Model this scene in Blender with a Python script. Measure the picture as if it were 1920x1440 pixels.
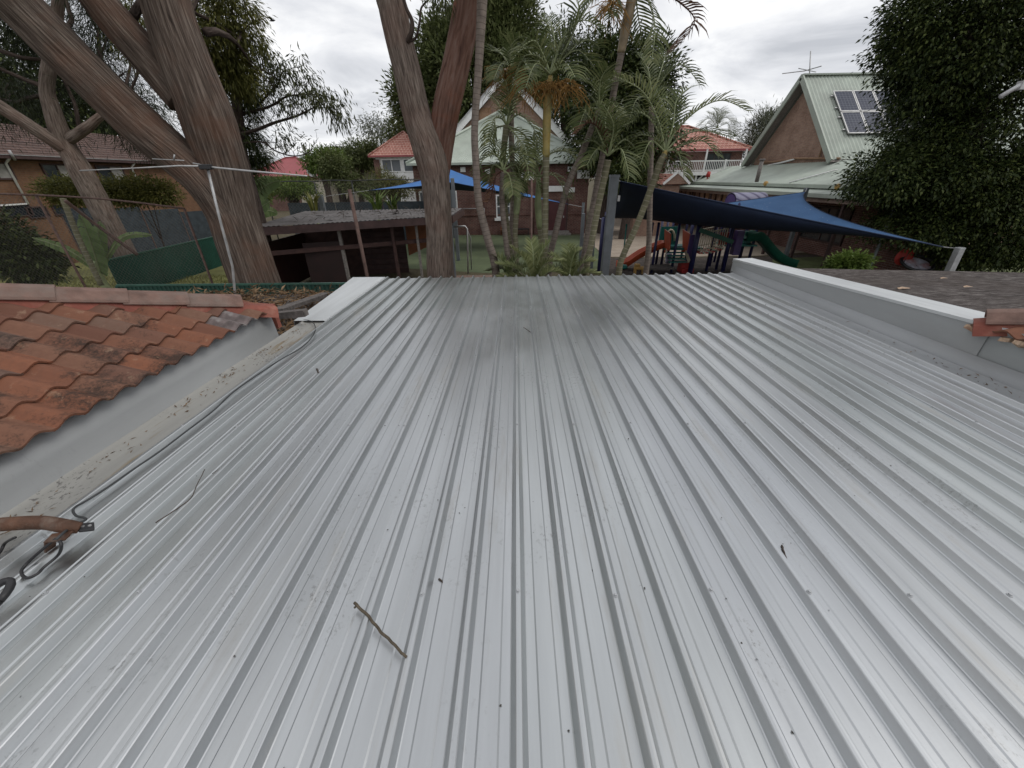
import bpy, bmesh, math, random
import numpy as np
from mathutils import Vector, Matrix, noise

for o in list(bpy.data.objects):
    bpy.data.objects.remove(o, do_unlink=True)
scene = bpy.context.scene
COL = scene.collection
RNG = random.Random(11)
NR = np.random.default_rng(5)
R = math.radians

# ---------------------------------------------------------------- camera
CAM = Vector((0.0, 0.0, 4.1))
PITCH, YAW, ROLL = R(28.2), R(0.82), R(0.8)
FPX = 721.0                                   # focal length in pixels of a 1920 wide picture
_f = Vector((-math.sin(YAW) * math.cos(PITCH), math.cos(YAW) * math.cos(PITCH), -math.sin(PITCH)))
_r = Vector((math.cos(YAW), math.sin(YAW), 0.0))
_u = _r.cross(_f)
_r2 = _r * math.cos(ROLL) - _u * math.sin(ROLL)
_u2 = _r * math.sin(ROLL) + _u * math.cos(ROLL)
cam_data = bpy.data.cameras.new('camera')
cam_data.sensor_width = 36.0
cam_data.lens = FPX / 1920.0 * 36.0
cam_data.clip_start = 0.05
cam_data.clip_end = 3000.0
cam = bpy.data.objects.new('camera', cam_data)
COL.objects.link(cam)
M = Matrix((( _r2.x, _u2.x, -_f.x, CAM.x), (_r2.y, _u2.y, -_f.y, CAM.y), (_r2.z, _u2.z, -_f.z, CAM.z), (0, 0, 0, 1)))
cam.matrix_world = M
scene.camera = cam

# ---------------------------------------------------------------- world: overcast sky
SUN_EL, SUN_AZ = R(50), R(104)                 # azimuth clockwise from +Y (towards +X)
world = bpy.data.worlds.new('World')
scene.world = world
world.use_nodes = True
nt = world.node_tree
nt.nodes.clear()
def wn(t, **k):
    n = nt.nodes.new(t)
    for a, b in k.items():
        setattr(n, a, b)
    return n
sky = wn('ShaderNodeTexSky', sky_type='NISHITA')
sky.sun_disc = False
sky.sun_elevation = SUN_EL
sky.sun_rotation = SUN_AZ
tc = wn('ShaderNodeTexCoord')
sep = wn('ShaderNodeSeparateXYZ')
nt.links.new(tc.outputs['Generated'], sep.inputs[0])
addz = wn('ShaderNodeMath', operation='ADD'); addz.inputs[1].default_value = 0.16
mx = wn('ShaderNodeMath', operation='MAXIMUM'); mx.inputs[1].default_value = 0.0
nt.links.new(sep.outputs[2], mx.inputs[0]); nt.links.new(mx.outputs[0], addz.inputs[0])
dx = wn('ShaderNodeMath', operation='DIVIDE'); dy = wn('ShaderNodeMath', operation='DIVIDE')
nt.links.new(sep.outputs[0], dx.inputs[0]); nt.links.new(addz.outputs[0], dx.inputs[1])
nt.links.new(sep.outputs[1], dy.inputs[0]); nt.links.new(addz.outputs[0], dy.inputs[1])
cmb = wn('ShaderNodeCombineXYZ')
nt.links.new(dx.outputs[0], cmb.inputs[0]); nt.links.new(dy.outputs[0], cmb.inputs[1])
n1 = wn('ShaderNodeTexNoise'); n1.inputs['Scale'].default_value = 1.5
n1.inputs['Detail'].default_value = 7.0; n1.inputs['Roughness'].default_value = 0.55; n1.inputs['Distortion'].default_value = 0.5
nt.links.new(cmb.outputs[0], n1.inputs['Vector'])
rp = wn('ShaderNodeValToRGB')
els = rp.color_ramp.elements
els[0].position = 0.30; els[0].color = (0.50, 0.515, 0.55, 1)
els[1].position = 0.66; els[1].color = (0.97, 0.97, 0.97, 1)
e = els.new(0.47); e.color = (0.72, 0.73, 0.76, 1)
nt.links.new(n1.outputs['Fac'], rp.inputs[0])
scl = wn('ShaderNodeVectorMath', operation='SCALE'); scl.inputs['Scale'].default_value = 9.4
nt.links.new(rp.outputs[0], scl.inputs[0])
mixs = wn('ShaderNodeMix', data_type='RGBA'); mixs.inputs[0].default_value = 0.95
nt.links.new(sky.outputs[0], mixs.inputs[6]); nt.links.new(scl.outputs[0], mixs.inputs[7])
bgn = wn('ShaderNodeBackground'); bgn.inputs[1].default_value = 0.1
nt.links.new(mixs.outputs[2], bgn.inputs[0])
wo = wn('ShaderNodeOutputWorld')
nt.links.new(bgn.outputs[0], wo.inputs[0])

sl = bpy.data.lights.new('sun', 'SUN')
sl.energy = 0.9; sl.angle = R(22); sl.color = (1.0, 0.96, 0.9)
sun = bpy.data.objects.new('sun', sl); COL.objects.link(sun)
sd = Vector((math.sin(SUN_AZ) * math.cos(SUN_EL), math.cos(SUN_AZ) * math.cos(SUN_EL), math.sin(SUN_EL)))
sun.rotation_euler = sd.to_track_quat('Z', 'Y').to_euler()
sun.location = (12, 6, 30)

vs = scene.view_settings
vs.view_transform = 'Standard'; vs.look = 'None'; vs.gamma = 1.0; vs.use_curve_mapping = False
vs.exposure = 0.28
scene.render.engine = 'CYCLES'
scene.render.resolution_x = 1024; scene.render.resolution_y = 768

# ---------------------------------------------------------------- helpers: places in the world
def ray(px, py):
    d = _f * FPX + _r2 * (px - 960.0) + _u2 * (720.0 - py)
    return d
def P(px, py, Y):                              # the point seen at (px, py) that is Y metres ahead
    d = ray(px, py)
    return CAM + d * (Y / d.y)
GZ = 0.45                                      # level of the yards
def PXP(px, py, X):                            # ... that is X metres to the right
    d = ray(px, py)
    return CAM + d * (X / d.x)
def G(px, py, z=GZ):                           # ... that lies at height z
    d = ray(px, py)
    return CAM + d * ((z - CAM.z) / d.z)
RZ0, RSL = 2.625, 0.0115                        # the new metal roof: height under the camera and fall per metre
def roofz(y): return RZ0 - RSL * y
def RP(px, py, h=0.0):                         # ... on the new metal roof, h above its pans
    d = ray(px, py)
    t = (RZ0 + h - CAM.z - RSL * CAM.y) / (d.z + RSL * d.y)
    return CAM + d * t
def lerp(a, b, t): return a + (b - a) * t

# ---------------------------------------------------------------- helpers: meshes
def wloc(o):
    v = Vector((0, 0, 0))
    while o is not None:
        v = v + o.location
        o = o.parent
    return v
def setp(o, label=None, cat=None, group=None, kind=None):
    if label: o['label'] = label
    if cat: o['category'] = cat
    if group: o['group'] = group
    if kind: o['kind'] = kind
    return o
def thing(name, label, cat, loc=(0, 0, 0), group=None):
    o = bpy.data.objects.new(name, None)
    o.empty_display_size = 0.2
    COL.objects.link(o)
    o.location = loc
    return setp(o, label, cat, group)

class B:
    def __init__(s):
        s.v = []; s.f = []; s.uv = []
    def add(s, verts, faces, uvs=None):
        n = len(s.v)
        s.v += [tuple(v) for v in verts]
        for i, f in enumerate(faces):
            s.f.append([n + k for k in f])
            s.uv.append(uvs[i] if uvs else None)
        return s
    def box(s, c, size, rz=0.0, m=None):
        x, y, z = [a / 2.0 for a in size]
        vs_ = [Vector((sx * x, sy * y, sz * z)) for sx in (-1, 1) for sy in (-1, 1) for sz in (-1, 1)]
        mm = m if m is not None else Matrix.Rotation(rz, 3, 'Z')
        c = Vector(c)
        vs_ = [mm @ v + c for v in vs_]
        return s.add(vs_, [(0, 1, 3, 2), (4, 6, 7, 5), (0, 4, 5, 1), (2, 3, 7, 6), (0, 2, 6, 4), (1, 5, 7, 3)])
    def bar(s, p0, p1, w, h, up=(0, 0, 1)):
        p0 = Vector(p0); p1 = Vector(p1)
        d = (p1 - p0); L = d.length; d.normalize()
        up = Vector(up)
        sd_ = d.cross(up)
        if sd_.length < 1e-4: sd_ = d.cross(Vector((0, 1, 0)))
        sd_.normalize(); u = sd_.cross(d)
        m = Matrix(((d.x, sd_.x, u.x), (d.y, sd_.y, u.y), (d.z, sd_.z, u.z)))
        return s.box((p0 + p1) / 2, (L, w, h), m=m)
    def tube(s, pts, rad, n=8, cap=True, wob=0.0, seed=0, vs0=0.0):
        pts = [Vector(p) for p in pts]
        if not hasattr(rad, '__len__'): rad = [rad] * len(pts)
        rings = []; ln = vs0; vv = []
        ref = None
        for i, p in enumerate(pts):
            d = pts[min(i + 1, len(pts) - 1)] - pts[max(i - 1, 0)]
            if d.length < 1e-9: d = Vector((0, 0, 1))
            d.normalize()
            if ref is None:
                ref = Vector((1, 0, 0)) if abs(d.x) < 0.8 else Vector((0, 1, 0))
            a = (ref - d * ref.dot(d)).normalized(); b = d.cross(a)
            ref = a
            if i: ln += (p - pts[i - 1]).length
            ring = []
            for k in range(n):
                t = 2 * math.pi * k / n
                q = math.cos(t) * a + math.sin(t) * b
                r_ = rad[i]
                if wob:
                    nz = noise.noise(Vector((q.x * 1.6 + seed * 7.3, q.y * 1.6, ln * 0.9 + q.z)))
                    nz += 0.5 * noise.noise(Vector((q.x * 4.1 + seed, q.y * 4.1, ln * 0.7 + q.z)))
                    nz += 0.55 * noise.noise(Vector((q.x * 15.0 + seed, q.y * 15.0, ln * 1.6 + q.z * 3)))
                    r_ *= 1.0 + wob * nz
                ring.append(p + q * r_)
            rings.append(ring); vv.append(ln)
        verts = [p for r_ in rings for p in r_]
        faces = []; uvs = []
        for i in range(len(pts) - 1):
            for k in range(n):
                k2 = (k + 1) % n
                faces.append((i * n + k, i * n + k2, (i + 1) * n + k2, (i + 1) * n + k))
                c0 = 6.2832 * rad[0]
                uvs.append([(k / n * c0, vv[i]), ((k + 1) / n * c0, vv[i]), ((k + 1) / n * c0, vv[i + 1]), (k / n * c0, vv[i + 1])])
        if cap:
            faces.append(tuple(range(n - 1, -1, -1))); uvs.append([(0, 0)] * n)
            m_ = (len(pts) - 1) * n
            faces.append(tuple(range(m_, m_ + n))); uvs.append([(0, 0)] * n)
        return s.add(verts, faces, uvs)
    def grid(s, rows, flip=False):
        n = len(rows[0]); m = len(rows)
        fs = []
        for i in range(m - 1):
            for k in range(n - 1):
                q = (i * n + k, i * n + k + 1, (i + 1) * n + k + 1, (i + 1) * n + k)
                fs.append(q[::-1] if flip else q)
        return s.add([p for r_ in rows for p in r_], fs)
    def prism(s, poly, d):                      # closed polygon of points, pushed along d
        d = Vector(d); n = len(poly)
        a = [Vector(p) for p in poly]; b = [p + d for p in a]
        fs = [tuple(range(n))[::-1], tuple(range(n, 2 * n))]
        for i in range(n):
            j = (i + 1) % n
            fs.append((i, j, n + j, n + i))
        return s.add(a + b, fs)
    def build(s, name, mat, parent=None, smooth=False, label=None, cat=None, group=None, kind=None, bevel=0.0, autoloc=True):
        me = bpy.data.meshes.new(name)
        off = wloc(parent) if parent is not None else Vector((0, 0, 0))
        loc = Vector((0, 0, 0))
        arr = np.array(s.v, dtype=np.float64)
        if parent is None and autoloc:
            loc = Vector((float((arr[:, 0].min() + arr[:, 0].max()) / 2), float((arr[:, 1].min() + arr[:, 1].max()) / 2), float(arr[:, 2].min())))
            off = loc
        arr = arr - np.array(off)
        me.from_pydata(arr.tolist(), [], s.f)
        me.update()
        uvl = me.uv_layers.new(name='UVMap')
        data = np.zeros((len(me.loops), 2), dtype=np.float32)
        Z = Vector((0, 0, 1))
        for pi, p in enumerate(me.polygons):
            u = s.uv[pi]
            if u is not None:
                for k, li in enumerate(p.loop_indices): data[li] = u[k]
            else:
                nrm = p.normal
                t = Z.cross(nrm)
                if t.length < 0.02: t = Vector((1, 0, 0))
                t.normalize(); bt = nrm.cross(t)
                for k, li in enumerate(p.loop_indices):
                    co = me.vertices[p.vertices[k]].co + off
                    data[li] = (co.dot(t), co.dot(bt))
        uvl.data.foreach_set('uv', data.ravel())
        if smooth:
            me.polygons.foreach_set('use_smooth', [True] * len(me.polygons))
        if mat is not None: me.materials.append(mat)
        o = bpy.data.objects.new(name, me)
        COL.objects.link(o)
        if parent is not None: o.parent = parent
        else: o.location = loc
        if bevel:
            bm_ = o.modifiers.new('bevel', 'BEVEL'); bm_.width = bevel; bm_.segments = 2; bm_.limit_method = 'ANGLE'
        return setp(o, label, cat, group, kind)

def spline(pts, n=8):
    pts = [Vector(p) for p in pts]
    out = []
    for i in range(len(pts) - 1):
        p0 = pts[max(i - 1, 0)]; p1 = pts[i]; p2 = pts[i + 1]; p3 = pts[min(i + 2, len(pts) - 1)]
        for k in range(n):
            t = k / n
            out.append(0.5 * ((2 * p1) + (p2 - p0) * t + (2 * p0 - 5 * p1 + 4 * p2 - p3) * t * t + (3 * p1 - p0 - 3 * p2 + p3) * t ** 3))
    out.append(pts[-1])
    return out
def interp(vals, n):
    vals = list(vals); m = len(vals) - 1
    out = []
    for i in range(n):
        t = i / (n - 1) * m; k = min(int(t), m - 1)
        out.append(vals[k] + (vals[k + 1] - vals[k]) * (t - k))
    return out

# ---------------------------------------------------------------- helpers: materials
class MT:
    def __init__(s, name, rough=0.7, metal=0.0, spec=0.5):
        s.m = bpy.data.materials.new(name); s.m.use_nodes = True
        s.t = s.m.node_tree; s.t.nodes.clear()
        s.out = s.n('ShaderNodeOutputMaterial'); s.p = s.n('ShaderNodeBsdfPrincipled')
        s.l(s.p.outputs[0], s.out.inputs[0])
        s.p.inputs['Roughness'].default_value = rough
        s.p.inputs['Metallic'].default_value = metal
        s.p.inputs['Specular IOR Level'].default_value = spec
        s.c = None
    def n(s, t, **k):
        x = s.t.nodes.new(t)
        for a, b in k.items(): setattr(x, a, b)
        return x
    def l(s, a, b): s.t.links.new(a, b)
    def coord(s, kind='Object', scale=(1, 1, 1)):
        c = s.n('ShaderNodeTexCoord'); mp = s.n('ShaderNodeMapping')
        mp.inputs['Scale'].default_value = scale
        s.l(c.outputs[kind], mp.inputs[0])
        return mp.outputs[0]
    def noise(s, vec, scale, detail=4.0, rough=0.55, dist=0.0):
        x = s.n('ShaderNodeTexNoise')
        x.inputs['Scale'].default_value = scale; x.inputs['Detail'].default_value = detail
        x.inputs['Roughness'].default_value = rough; x.inputs['Distortion'].default_value = dist
        s.l(vec, x.inputs['Vector'])
        return x.outputs['Fac']
    def ramp(s, fac, stops):
        x = s.n('ShaderNodeValToRGB'); e = x.color_ramp.elements
        e[0].position, e[1].position = stops[0][0], stops[-1][0]
        c4 = lambda c: (c[0], c[1], c[2], 1) if hasattr(c, '__len__') else (c, c, c, 1)
        e[0].color, e[1].color = c4(stops[0][1]), c4(stops[-1][1])
        for p, c in stops[1:-1]:
            y = e.new(p); y.color = c4(c)
        s.l(fac, x.inputs[0])
        return x.outputs[0]
    def mix(s, fac, a, b, mode='MIX'):
        x = s.n('ShaderNodeMix', data_type='RGBA', blend_type=mode)
        for sock, val in ((0, fac), (6, a), (7, b)):
            if hasattr(val, 'links') or hasattr(val, 'is_linked'): s.l(val, x.inputs[sock])
            elif sock == 0: x.inputs[0].default_value = val
            else: x.inputs[sock].default_value = (val[0], val[1], val[2], 1)
        return x.outputs[2]
    def color(s, c):
        if hasattr(c, 'is_linked'): s.l(c, s.p.inputs['Base Color'])
        else: s.p.inputs['Base Color'].default_value = (c[0], c[1], c[2], 1)
        return s
    def rough(s, f): s.l(f, s.p.inputs['Roughness']); return s
    def bump(s, h, strength=0.3, dist=0.01):
        x = s.n('ShaderNodeBump'); x.inputs['Strength'].default_value = strength; x.inputs['Distance'].default_value = dist
        s.l(h, x.inputs['Height']); s.l(x.outputs[0], s.p.inputs['Normal'])
        return s
def plain(name, c, rough=0.6, metal=0.0, var=0.25, scale=6.0, bump=0.15, kind='Object', dirt=None):
    m = MT(name, rough, metal)
    v = m.coord(kind)
    f = m.noise(v, scale, 5)
    lo = [x * (1 - var) for x in c]; hi = [min(1, x * (1 + var)) for x in c]
    col = m.ramp(f, [(0.3, lo), (0.7, hi)])
    if dirt:
        g = m.noise(v, scale * 0.35, 6, 0.65)
        col = m.mix(m.ramp(g, [(0.5, 0.0), (0.72, 1.0)]), col, dirt)
    m.color(col)
    if bump: m.bump(m.noise(v, scale * 8, 3), bump, 0.01)
    return m.m
def brickmat(name, c1, c2, mortar, bw=0.235, rh=0.086, ms=0.01):
    m = MT(name, 0.85)
    v = m.coord('UV')
    b = m.n('ShaderNodeTexBrick'); m.l(v, b.inputs['Vector'])
    b.inputs['Color1'].default_value = (*c1, 1); b.inputs['Color2'].default_value = (*c2, 1); b.inputs['Mortar'].default_value = (*mortar, 1)
    b.inputs['Scale'].default_value = 1.0; b.inputs['Mortar Size'].default_value = ms
    b.inputs['Brick Width'].default_value = bw; b.inputs['Row Height'].default_value = rh
    b.inputs['Bias'].default_value = 0.0
    f = m.noise(v, 1.3, 5, 0.6)
    f2 = m.noise(v, 9.0, 3, 0.6)
    col = m.mix(m.ramp(f, [(0.35, 0.0), (0.70, 0.75)]), b.outputs['Color'], [x * 0.5 for x in c1])
    col = m.mix(m.ramp(f2, [(0.4, 0.0), (0.8, 0.5)]), col, [min(1, x * 1.35) for x in c2])
    m.color(col)
    m.bump(b.outputs['Fac'], -0.5, 0.01)
    return m.m
def leafmat(name, stops, rough=0.5, transl=0.25):
    m = MT(name, rough, 0.0, 0.18)
    uv = m.n('ShaderNodeUVMap'); sp = m.n('ShaderNodeSeparateXYZ')
    m.l(uv.outputs[0], sp.inputs[0])
    v = m.coord('Object')
    f = m.noise(v, 0.9, 3)
    ad = m.n('ShaderNodeMath', operation='MULTIPLY_ADD'); ad.inputs[1].default_value = 0.6; 
    m.l(sp.outputs[0], ad.inputs[0])
    mu = m.n('ShaderNodeMath', operation='MULTIPLY'); mu.inputs[1].default_value = 0.5
    m.l(f, mu.inputs[0]); m.l(mu.outputs[0], ad.inputs[2])
    col = m.ramp(ad.outputs[0], stops)
    m.color(col)
    tr = m.n('ShaderNodeBsdfTranslucent'); m.l(col, tr.inputs[0])
    mxs = m.n('ShaderNodeMixShader'); mxs.inputs[0].default_value = transl
    m.l(m.p.outputs[0], mxs.inputs[1]); m.l(tr.outputs[0], mxs.inputs[2]); m.l(mxs.outputs[0], m.out.inputs[0])
    return m.m
def barkmat(name, dark, mid, light, red=None, su=26.0, sv=1.6, bump=0.9, patch=0.5):
    m = MT(name, 0.92, spec=0.2)
    v = m.coord('UV', (su, sv, 1))
    f = m.noise(v, 1.0, 7, 0.62, 0.4)
    col = m.ramp(f, [(0.28, dark), (0.5, mid), (0.74, light)])
    v2 = m.coord('Object')
    g = m.noise(v2, 1.1, 5, 0.6)
    if red:
        col = m.mix(m.ramp(g, [(0.48, 0.0), (0.66, patch)]), col, red)
    m.color(col)
    m.bump(f, bump, 0.05)
    return m.m

# ---------------------------------------------------------------- helpers: foliage
def unit(a): return a / np.maximum(np.linalg.norm(a, axis=1, keepdims=True), 1e-9)
def leaves_mesh(name, pos, dirs, L, W, mat, parent=None, fold=0.18, jitter=0.35, label=None, cat=None, group=None, kind=None, three=False):
    n = len(pos)
    pos = np.asarray(pos, float); d = unit(np.asarray(dirs, float) + NR.normal(0, jitter, (n, 3)))
    up = NR.normal(0, 0.45, (n, 3)) + np.array([0, 0, 1.0])
    s_ = unit(np.cross(d, up)); nn = np.cross(s_, d)
    Ls = (L * NR.uniform(0.65, 1.3, n))[:, None]; Ws = (W * NR.uniform(0.7, 1.25, n))[:, None]
    v0 = pos; v1 = pos + d * Ls * 0.42 + s_ * Ws * 0.5 + nn * Ws * fold
    v2 = pos + d * Ls - nn * Ls * 0.12; v3 = pos + d * Ls * 0.42 - s_ * Ws * 0.5 + nn * Ws * fold
    verts = np.stack([v0, v1, v2, v3], 1).reshape(-1, 3)
    off = np.array(wloc(parent)) if parent is not None else np.zeros(3)
    loc = None
    if parent is None:
        loc = np.array([verts[:, 0].mean(), verts[:, 1].mean(), verts[:, 2].min()]); off = loc
    verts = verts - off
    me = bpy.data.meshes.new(name)
    me.vertices.add(4 * n); me.vertices.foreach_set('co', verts.astype(np.float32).ravel())
    me.loops.add(4 * n); me.loops.foreach_set('vertex_index', np.arange(4 * n, dtype=np.int32))
    me.polygons.add(n); me.polygons.foreach_set('loop_start', np.arange(0, 4 * n, 4, dtype=np.int32))
    me.update(calc_edges=True)
    uvl = me.uv_layers.new(name='UVMap')
    r_ = NR.uniform(0, 1, n); r2 = NR.uniform(0, 1, n)
    uvl.data.foreach_set('uv', np.repeat(np.stack([r_, r2], 1), 4, axis=0).astype(np.float32).ravel())
    me.materials.append(mat)
    o = bpy.data.objects.new(name, me); COL.objects.link(o)
    if parent is not None: o.parent = parent
    else: o.location = Vector(loc)
    return setp(o, label, cat, group, kind)
def blob_clusters(blobs, ncl, surf=0.55, seed=1, gap=0.0):
    """cluster centres spread through a union of ellipsoids; thinned by noise so that gaps remain"""
    rg = np.random.default_rng(seed)
    vol = np.array([b[1][0] * b[1][1] * b[1][2] for b in blobs]); vol = vol ** 0.7; vol /= vol.sum()
    out = []; outd = []
    while len(out) < ncl:
        i = rg.choice(len(blobs), p=vol)
        c, r_ = np.array(blobs[i][0]), np.array(blobs[i][1])
        d = rg.normal(0, 1, 3); d /= np.linalg.norm(d)
        rad = rg.uniform(surf, 1.0) ** 0.6
        bumpf = 1.0 + 0.28 * noise.noise(Vector((d[0] * 2.1 + i * 3.7, d[1] * 2.1 + seed, d[2] * 2.1)))
        p = c + d * r_ * rad * bumpf
        if gap and noise.noise(Vector(p * 0.9) + Vector((seed * 3.1, 0, 0))) < -1 + gap * 2 and rg.uniform() < 0.8: continue
        out.append(p); outd.append(d)
    return np.array(out), np.array(outd)
def foliage(name, blobs, ncl, per, cr, L, W, mat, parent=None, surf=0.55, seed=1, gap=0.0, droop=0.3, flat=0.7, **k):
    c, d = blob_clusters(blobs, ncl, surf, seed, gap)
    n = ncl * per
    cc = np.repeat(c, per, 0); dd = np.repeat(d, per, 0)
    o_ = NR.normal(0, 1, (n, 3)) * np.array([1, 1, flat]) * cr
    dirs = unit(o_) * 0.8 + dd * 0.6 + np.array([0, 0, -droop])
    return leaves_mesh(name, cc + o_, dirs, L, W, mat, parent, **k)
# ================================================================= materials
def zincmat(name, dirty=0.35, base=(0.525, 0.54, 0.545), rough=0.37, metal=1.0, stain=(0.30, 0.25, 0.18)):
    m = MT(name, rough, metal)
    geo = m.n('ShaderNodeNewGeometry')
    def mapped(sc):
        mp = m.n('ShaderNodeMapping'); mp.inputs['Scale'].default_value = sc
        m.l(geo.outputs['Position'], mp.inputs[0]); return mp.outputs[0]
    oi = m.n('ShaderNodeObjectInfo')
    streak = m.noise(mapped((9, 0.55, 3)), 1.0, 6, 0.6)
    fine = m.noise(mapped((60, 60, 60)), 1.0, 3, 0.6)
    cloud = m.noise(mapped((0.9, 0.7, 1)), 1.0, 4, 0.6)
    col = m.ramp(streak, [(0.25, [x * 0.86 for x in base]), (0.7, [min(1, x * 1.07) for x in base])])
    tint = m.ramp(oi.outputs['Random'], [(0.0, (0.93, 0.96, 0.95)), (0.5, (1, 1, 1)), (1.0, (0.965, 0.97, 0.99))])
    col = m.mix(1.0, col, tint, 'MULTIPLY')
    # dust and boot scuffs: broken speckles inside soft patches
    pt = m.noise(mapped((2.6, 1.5, 1)), 1.0, 5, 0.65)
    sp = m.noise(mapped((55, 38, 20)), 1.0, 4, 0.7)
    a = m.ramp(pt, [(0.53, 0.0), (0.68, 1.0)]); b = m.ramp(sp, [(0.55, 0.0), (0.66, 1.0)])
    dm = m.n('ShaderNodeMath', operation='MULTIPLY'); m.l(a, dm.inputs[0]); m.l(b, dm.inputs[1])
    dm2 = m.n('ShaderNodeMath', operation='MULTIPLY'); m.l(dm.outputs[0], dm2.inputs[0]); dm2.inputs[1].default_value = dirty * 1.6
    col = m.mix(dm2.outputs[0], col, (0.16, 0.155, 0.15))
    st = m.noise(mapped((7, 0.9, 2)), 1.0, 6, 0.7)
    sf = m.ramp(st, [(0.56, 0.0), (0.72, 1.0)])
    sm = m.n('ShaderNodeMath', operation='MULTIPLY'); m.l(sf, sm.inputs[0]); sm.inputs[1].default_value = dirty * 0.8
    col = m.mix(sm.outputs[0], col, stain)
    m.color(col)
    rr = m.ramp(cloud, [(0.3, rough - 0.07), (0.7, rough + 0.1)])
    rr = m.mix(sm.outputs[0], rr, (0.8, 0.8, 0.8))
    rr = m.mix(dm2.outputs[0], rr, (0.85, 0.85, 0.85))
    m.rough(rr)
    m.bump(fine, 0.05, 0.003)
    return m.m
M_zinc = zincmat('zinc_sheet', 0.32)
M_zinc_clean = zincmat('zinc_flashing', 0.10, rough=0.62, base=(0.37, 0.38, 0.385), metal=0.35)
M_zinc_dirty = zincmat('zinc_gutter', 1.5, base=(0.36, 0.355, 0.33), rough=0.65, metal=0.3, stain=(0.24, 0.18, 0.10))
M_cap = zincmat('cap_flashing', 0.1, base=(0.66, 0.67, 0.68), rough=0.5, metal=0.6)
M_screw = plain('screw_steel', (0.40, 0.41, 0.42), 0.5, 0.5, 0.2, 40, 0)
def tilemat():
    m = MT('terracotta', 0.85, spec=0.25)
    geo = m.n('ShaderNodeNewGeometry'); oi = m.n('ShaderNodeObjectInfo')
    base = m.ramp(oi.outputs['Random'], [(0.0, (0.120, 0.055, 0.038)), (0.25, (0.215, 0.086, 0.048)), (0.45, (0.130, 0.070, 0.052)), (0.65, (0.185, 0.080, 0.048)), (0.86, (0.165, 0.098, 0.070)), (1.0, (0.092, 0.068, 0.060))])
    f = m.noise(geo.outputs['Position'], 26, 5, 0.65)
    col = m.mix(m.ramp(f, [(0.35, 0.0), (0.75, 0.6)]), base, (0.13, 0.062, 0.042))
    g = m.noise(geo.outputs['Position'], 1.9, 6, 0.6, 0.3)
    h = m.noise(geo.outputs['Position'], 60, 3, 0.7)
    ad = m.n('ShaderNodeMath', operation='MULTIPLY_ADD'); ad.inputs[1].default_value = 0.28; m.l(h, ad.inputs[0]); m.l(g, ad.inputs[2])
    col = m.mix(m.ramp(ad.outputs[0], [(0.685, 0.0), (0.79, 0.85)]), col, (0.030, 0.022, 0.018))
    k = m.noise(geo.outputs['Position'], 9, 5, 0.7)
    col = m.mix(m.ramp(k, [(0.60, 0.0), (0.74, 0.55)]), col, (0.36, 0.25, 0.17))
    m.color(col); m.bump(f, 0.35, 0.006)
    return m.m
M_tile = tilemat()
M_oldtile = plain('grey_weathered_tile', (0.11, 0.088, 0.085), 0.9, 0, 0.45, 14, 0.4, dirt=(0.30, 0.29, 0.28))
M_cap_tile = plain('ridge_tile', (0.165, 0.100, 0.080), 0.88, 0, 0.3, 9, 0.4, dirt=(0.17, 0.135, 0.115))
M_mortar = plain('red_pointing', (0.21, 0.062, 0.042), 0.8, 0, 0.2, 12, 0.25, dirt=(0.30, 0.14, 0.10))
M_chip = plain('broken_tile_edge', (0.42, 0.30, 0.21), 0.9, 0, 0.5, 26, 0.5, dirt=(0.20, 0.10, 0.06))
M_timber = plain('weathered_timber', (0.10, 0.088, 0.082), 0.9, 0, 0.45, 18, 0.4)
M_grey_timber = plain('grey_timber', (0.21, 0.19, 0.175), 0.9, 0, 0.3, 15, 0.4)
M_darkwood = plain('maroon_stained_wood', (0.055, 0.026, 0.022), 0.75, 0, 0.35, 5, 0.2)
M_orangewood = plain('orange_ply', (0.20, 0.075, 0.03), 0.7, 0, 0.3, 3, 0.2)
M_black = plain('black_plastic', (0.018, 0.018, 0.02), 0.5, 0, 0.3, 8, 0.1)
M_rust = plain('rusty_steel', (0.115, 0.058, 0.036), 0.7, 0.35, 0.45, 10, 0.4, dirt=(0.23, 0.20, 0.17))
M_rustpole = plain('brown_pole', (0.115, 0.070, 0.058), 0.8, 0.1, 0.35, 8, 0.3)
M_galv = plain('galvanised_steel', (0.42, 0.43, 0.44), 0.5, 0.6, 0.2, 9, 0.1)
M_steelpost = plain('painted_steel_post', (0.16, 0.175, 0.19), 0.5, 0.3, 0.18, 3, 0.08)
M_alum = plain('dull_aluminium', (0.42, 0.42, 0.42), 0.5, 0.5, 0.2, 9, 0.1)
M_white = plain('white_paint', (0.78, 0.78, 0.77), 0.6, 0, 0.08, 5, 0.08)
M_cream = plain('cream_render', (0.72, 0.67, 0.56), 0.8, 0, 0.08, 2, 0.1)
M_green = plain('green_steel_sheet', (0.012, 0.062, 0.046), 0.5, 0.1, 0.25, 1.2, 0.05, dirt=(0.03, 0.065, 0.05))
M_greenrail = plain('green_rail', (0.035, 0.10, 0.075), 0.45, 0.1, 0.25, 2, 0.05)
M_shade = plain('slate_shade_cloth', (0.035, 0.045, 0.055), 0.9, 0, 0.35, 4, 0.2)
M_fascia = plain('dark_fascia', (0.055, 0.030, 0.028), 0.7, 0, 0.3, 4, 0.2)
M_glass = plain('window_glass', (0.10, 0.11, 0.12), 0.08, 0, 0.3, 0.8, 0)
M_dkglass = plain('dark_glass', (0.02, 0.025, 0.03), 0.08, 0, 0.3, 0.8, 0)
M_curtain = plain('curtain', (0.30, 0.29, 0.27), 0.9, 0, 0.15, 6, 0.1)
M_blue = plain('blue_sail_cloth', (0.035, 0.135, 0.36), 0.8, 0, 0.12, 1.5, 0.05, dirt=(0.05, 0.15, 0.34))
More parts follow.
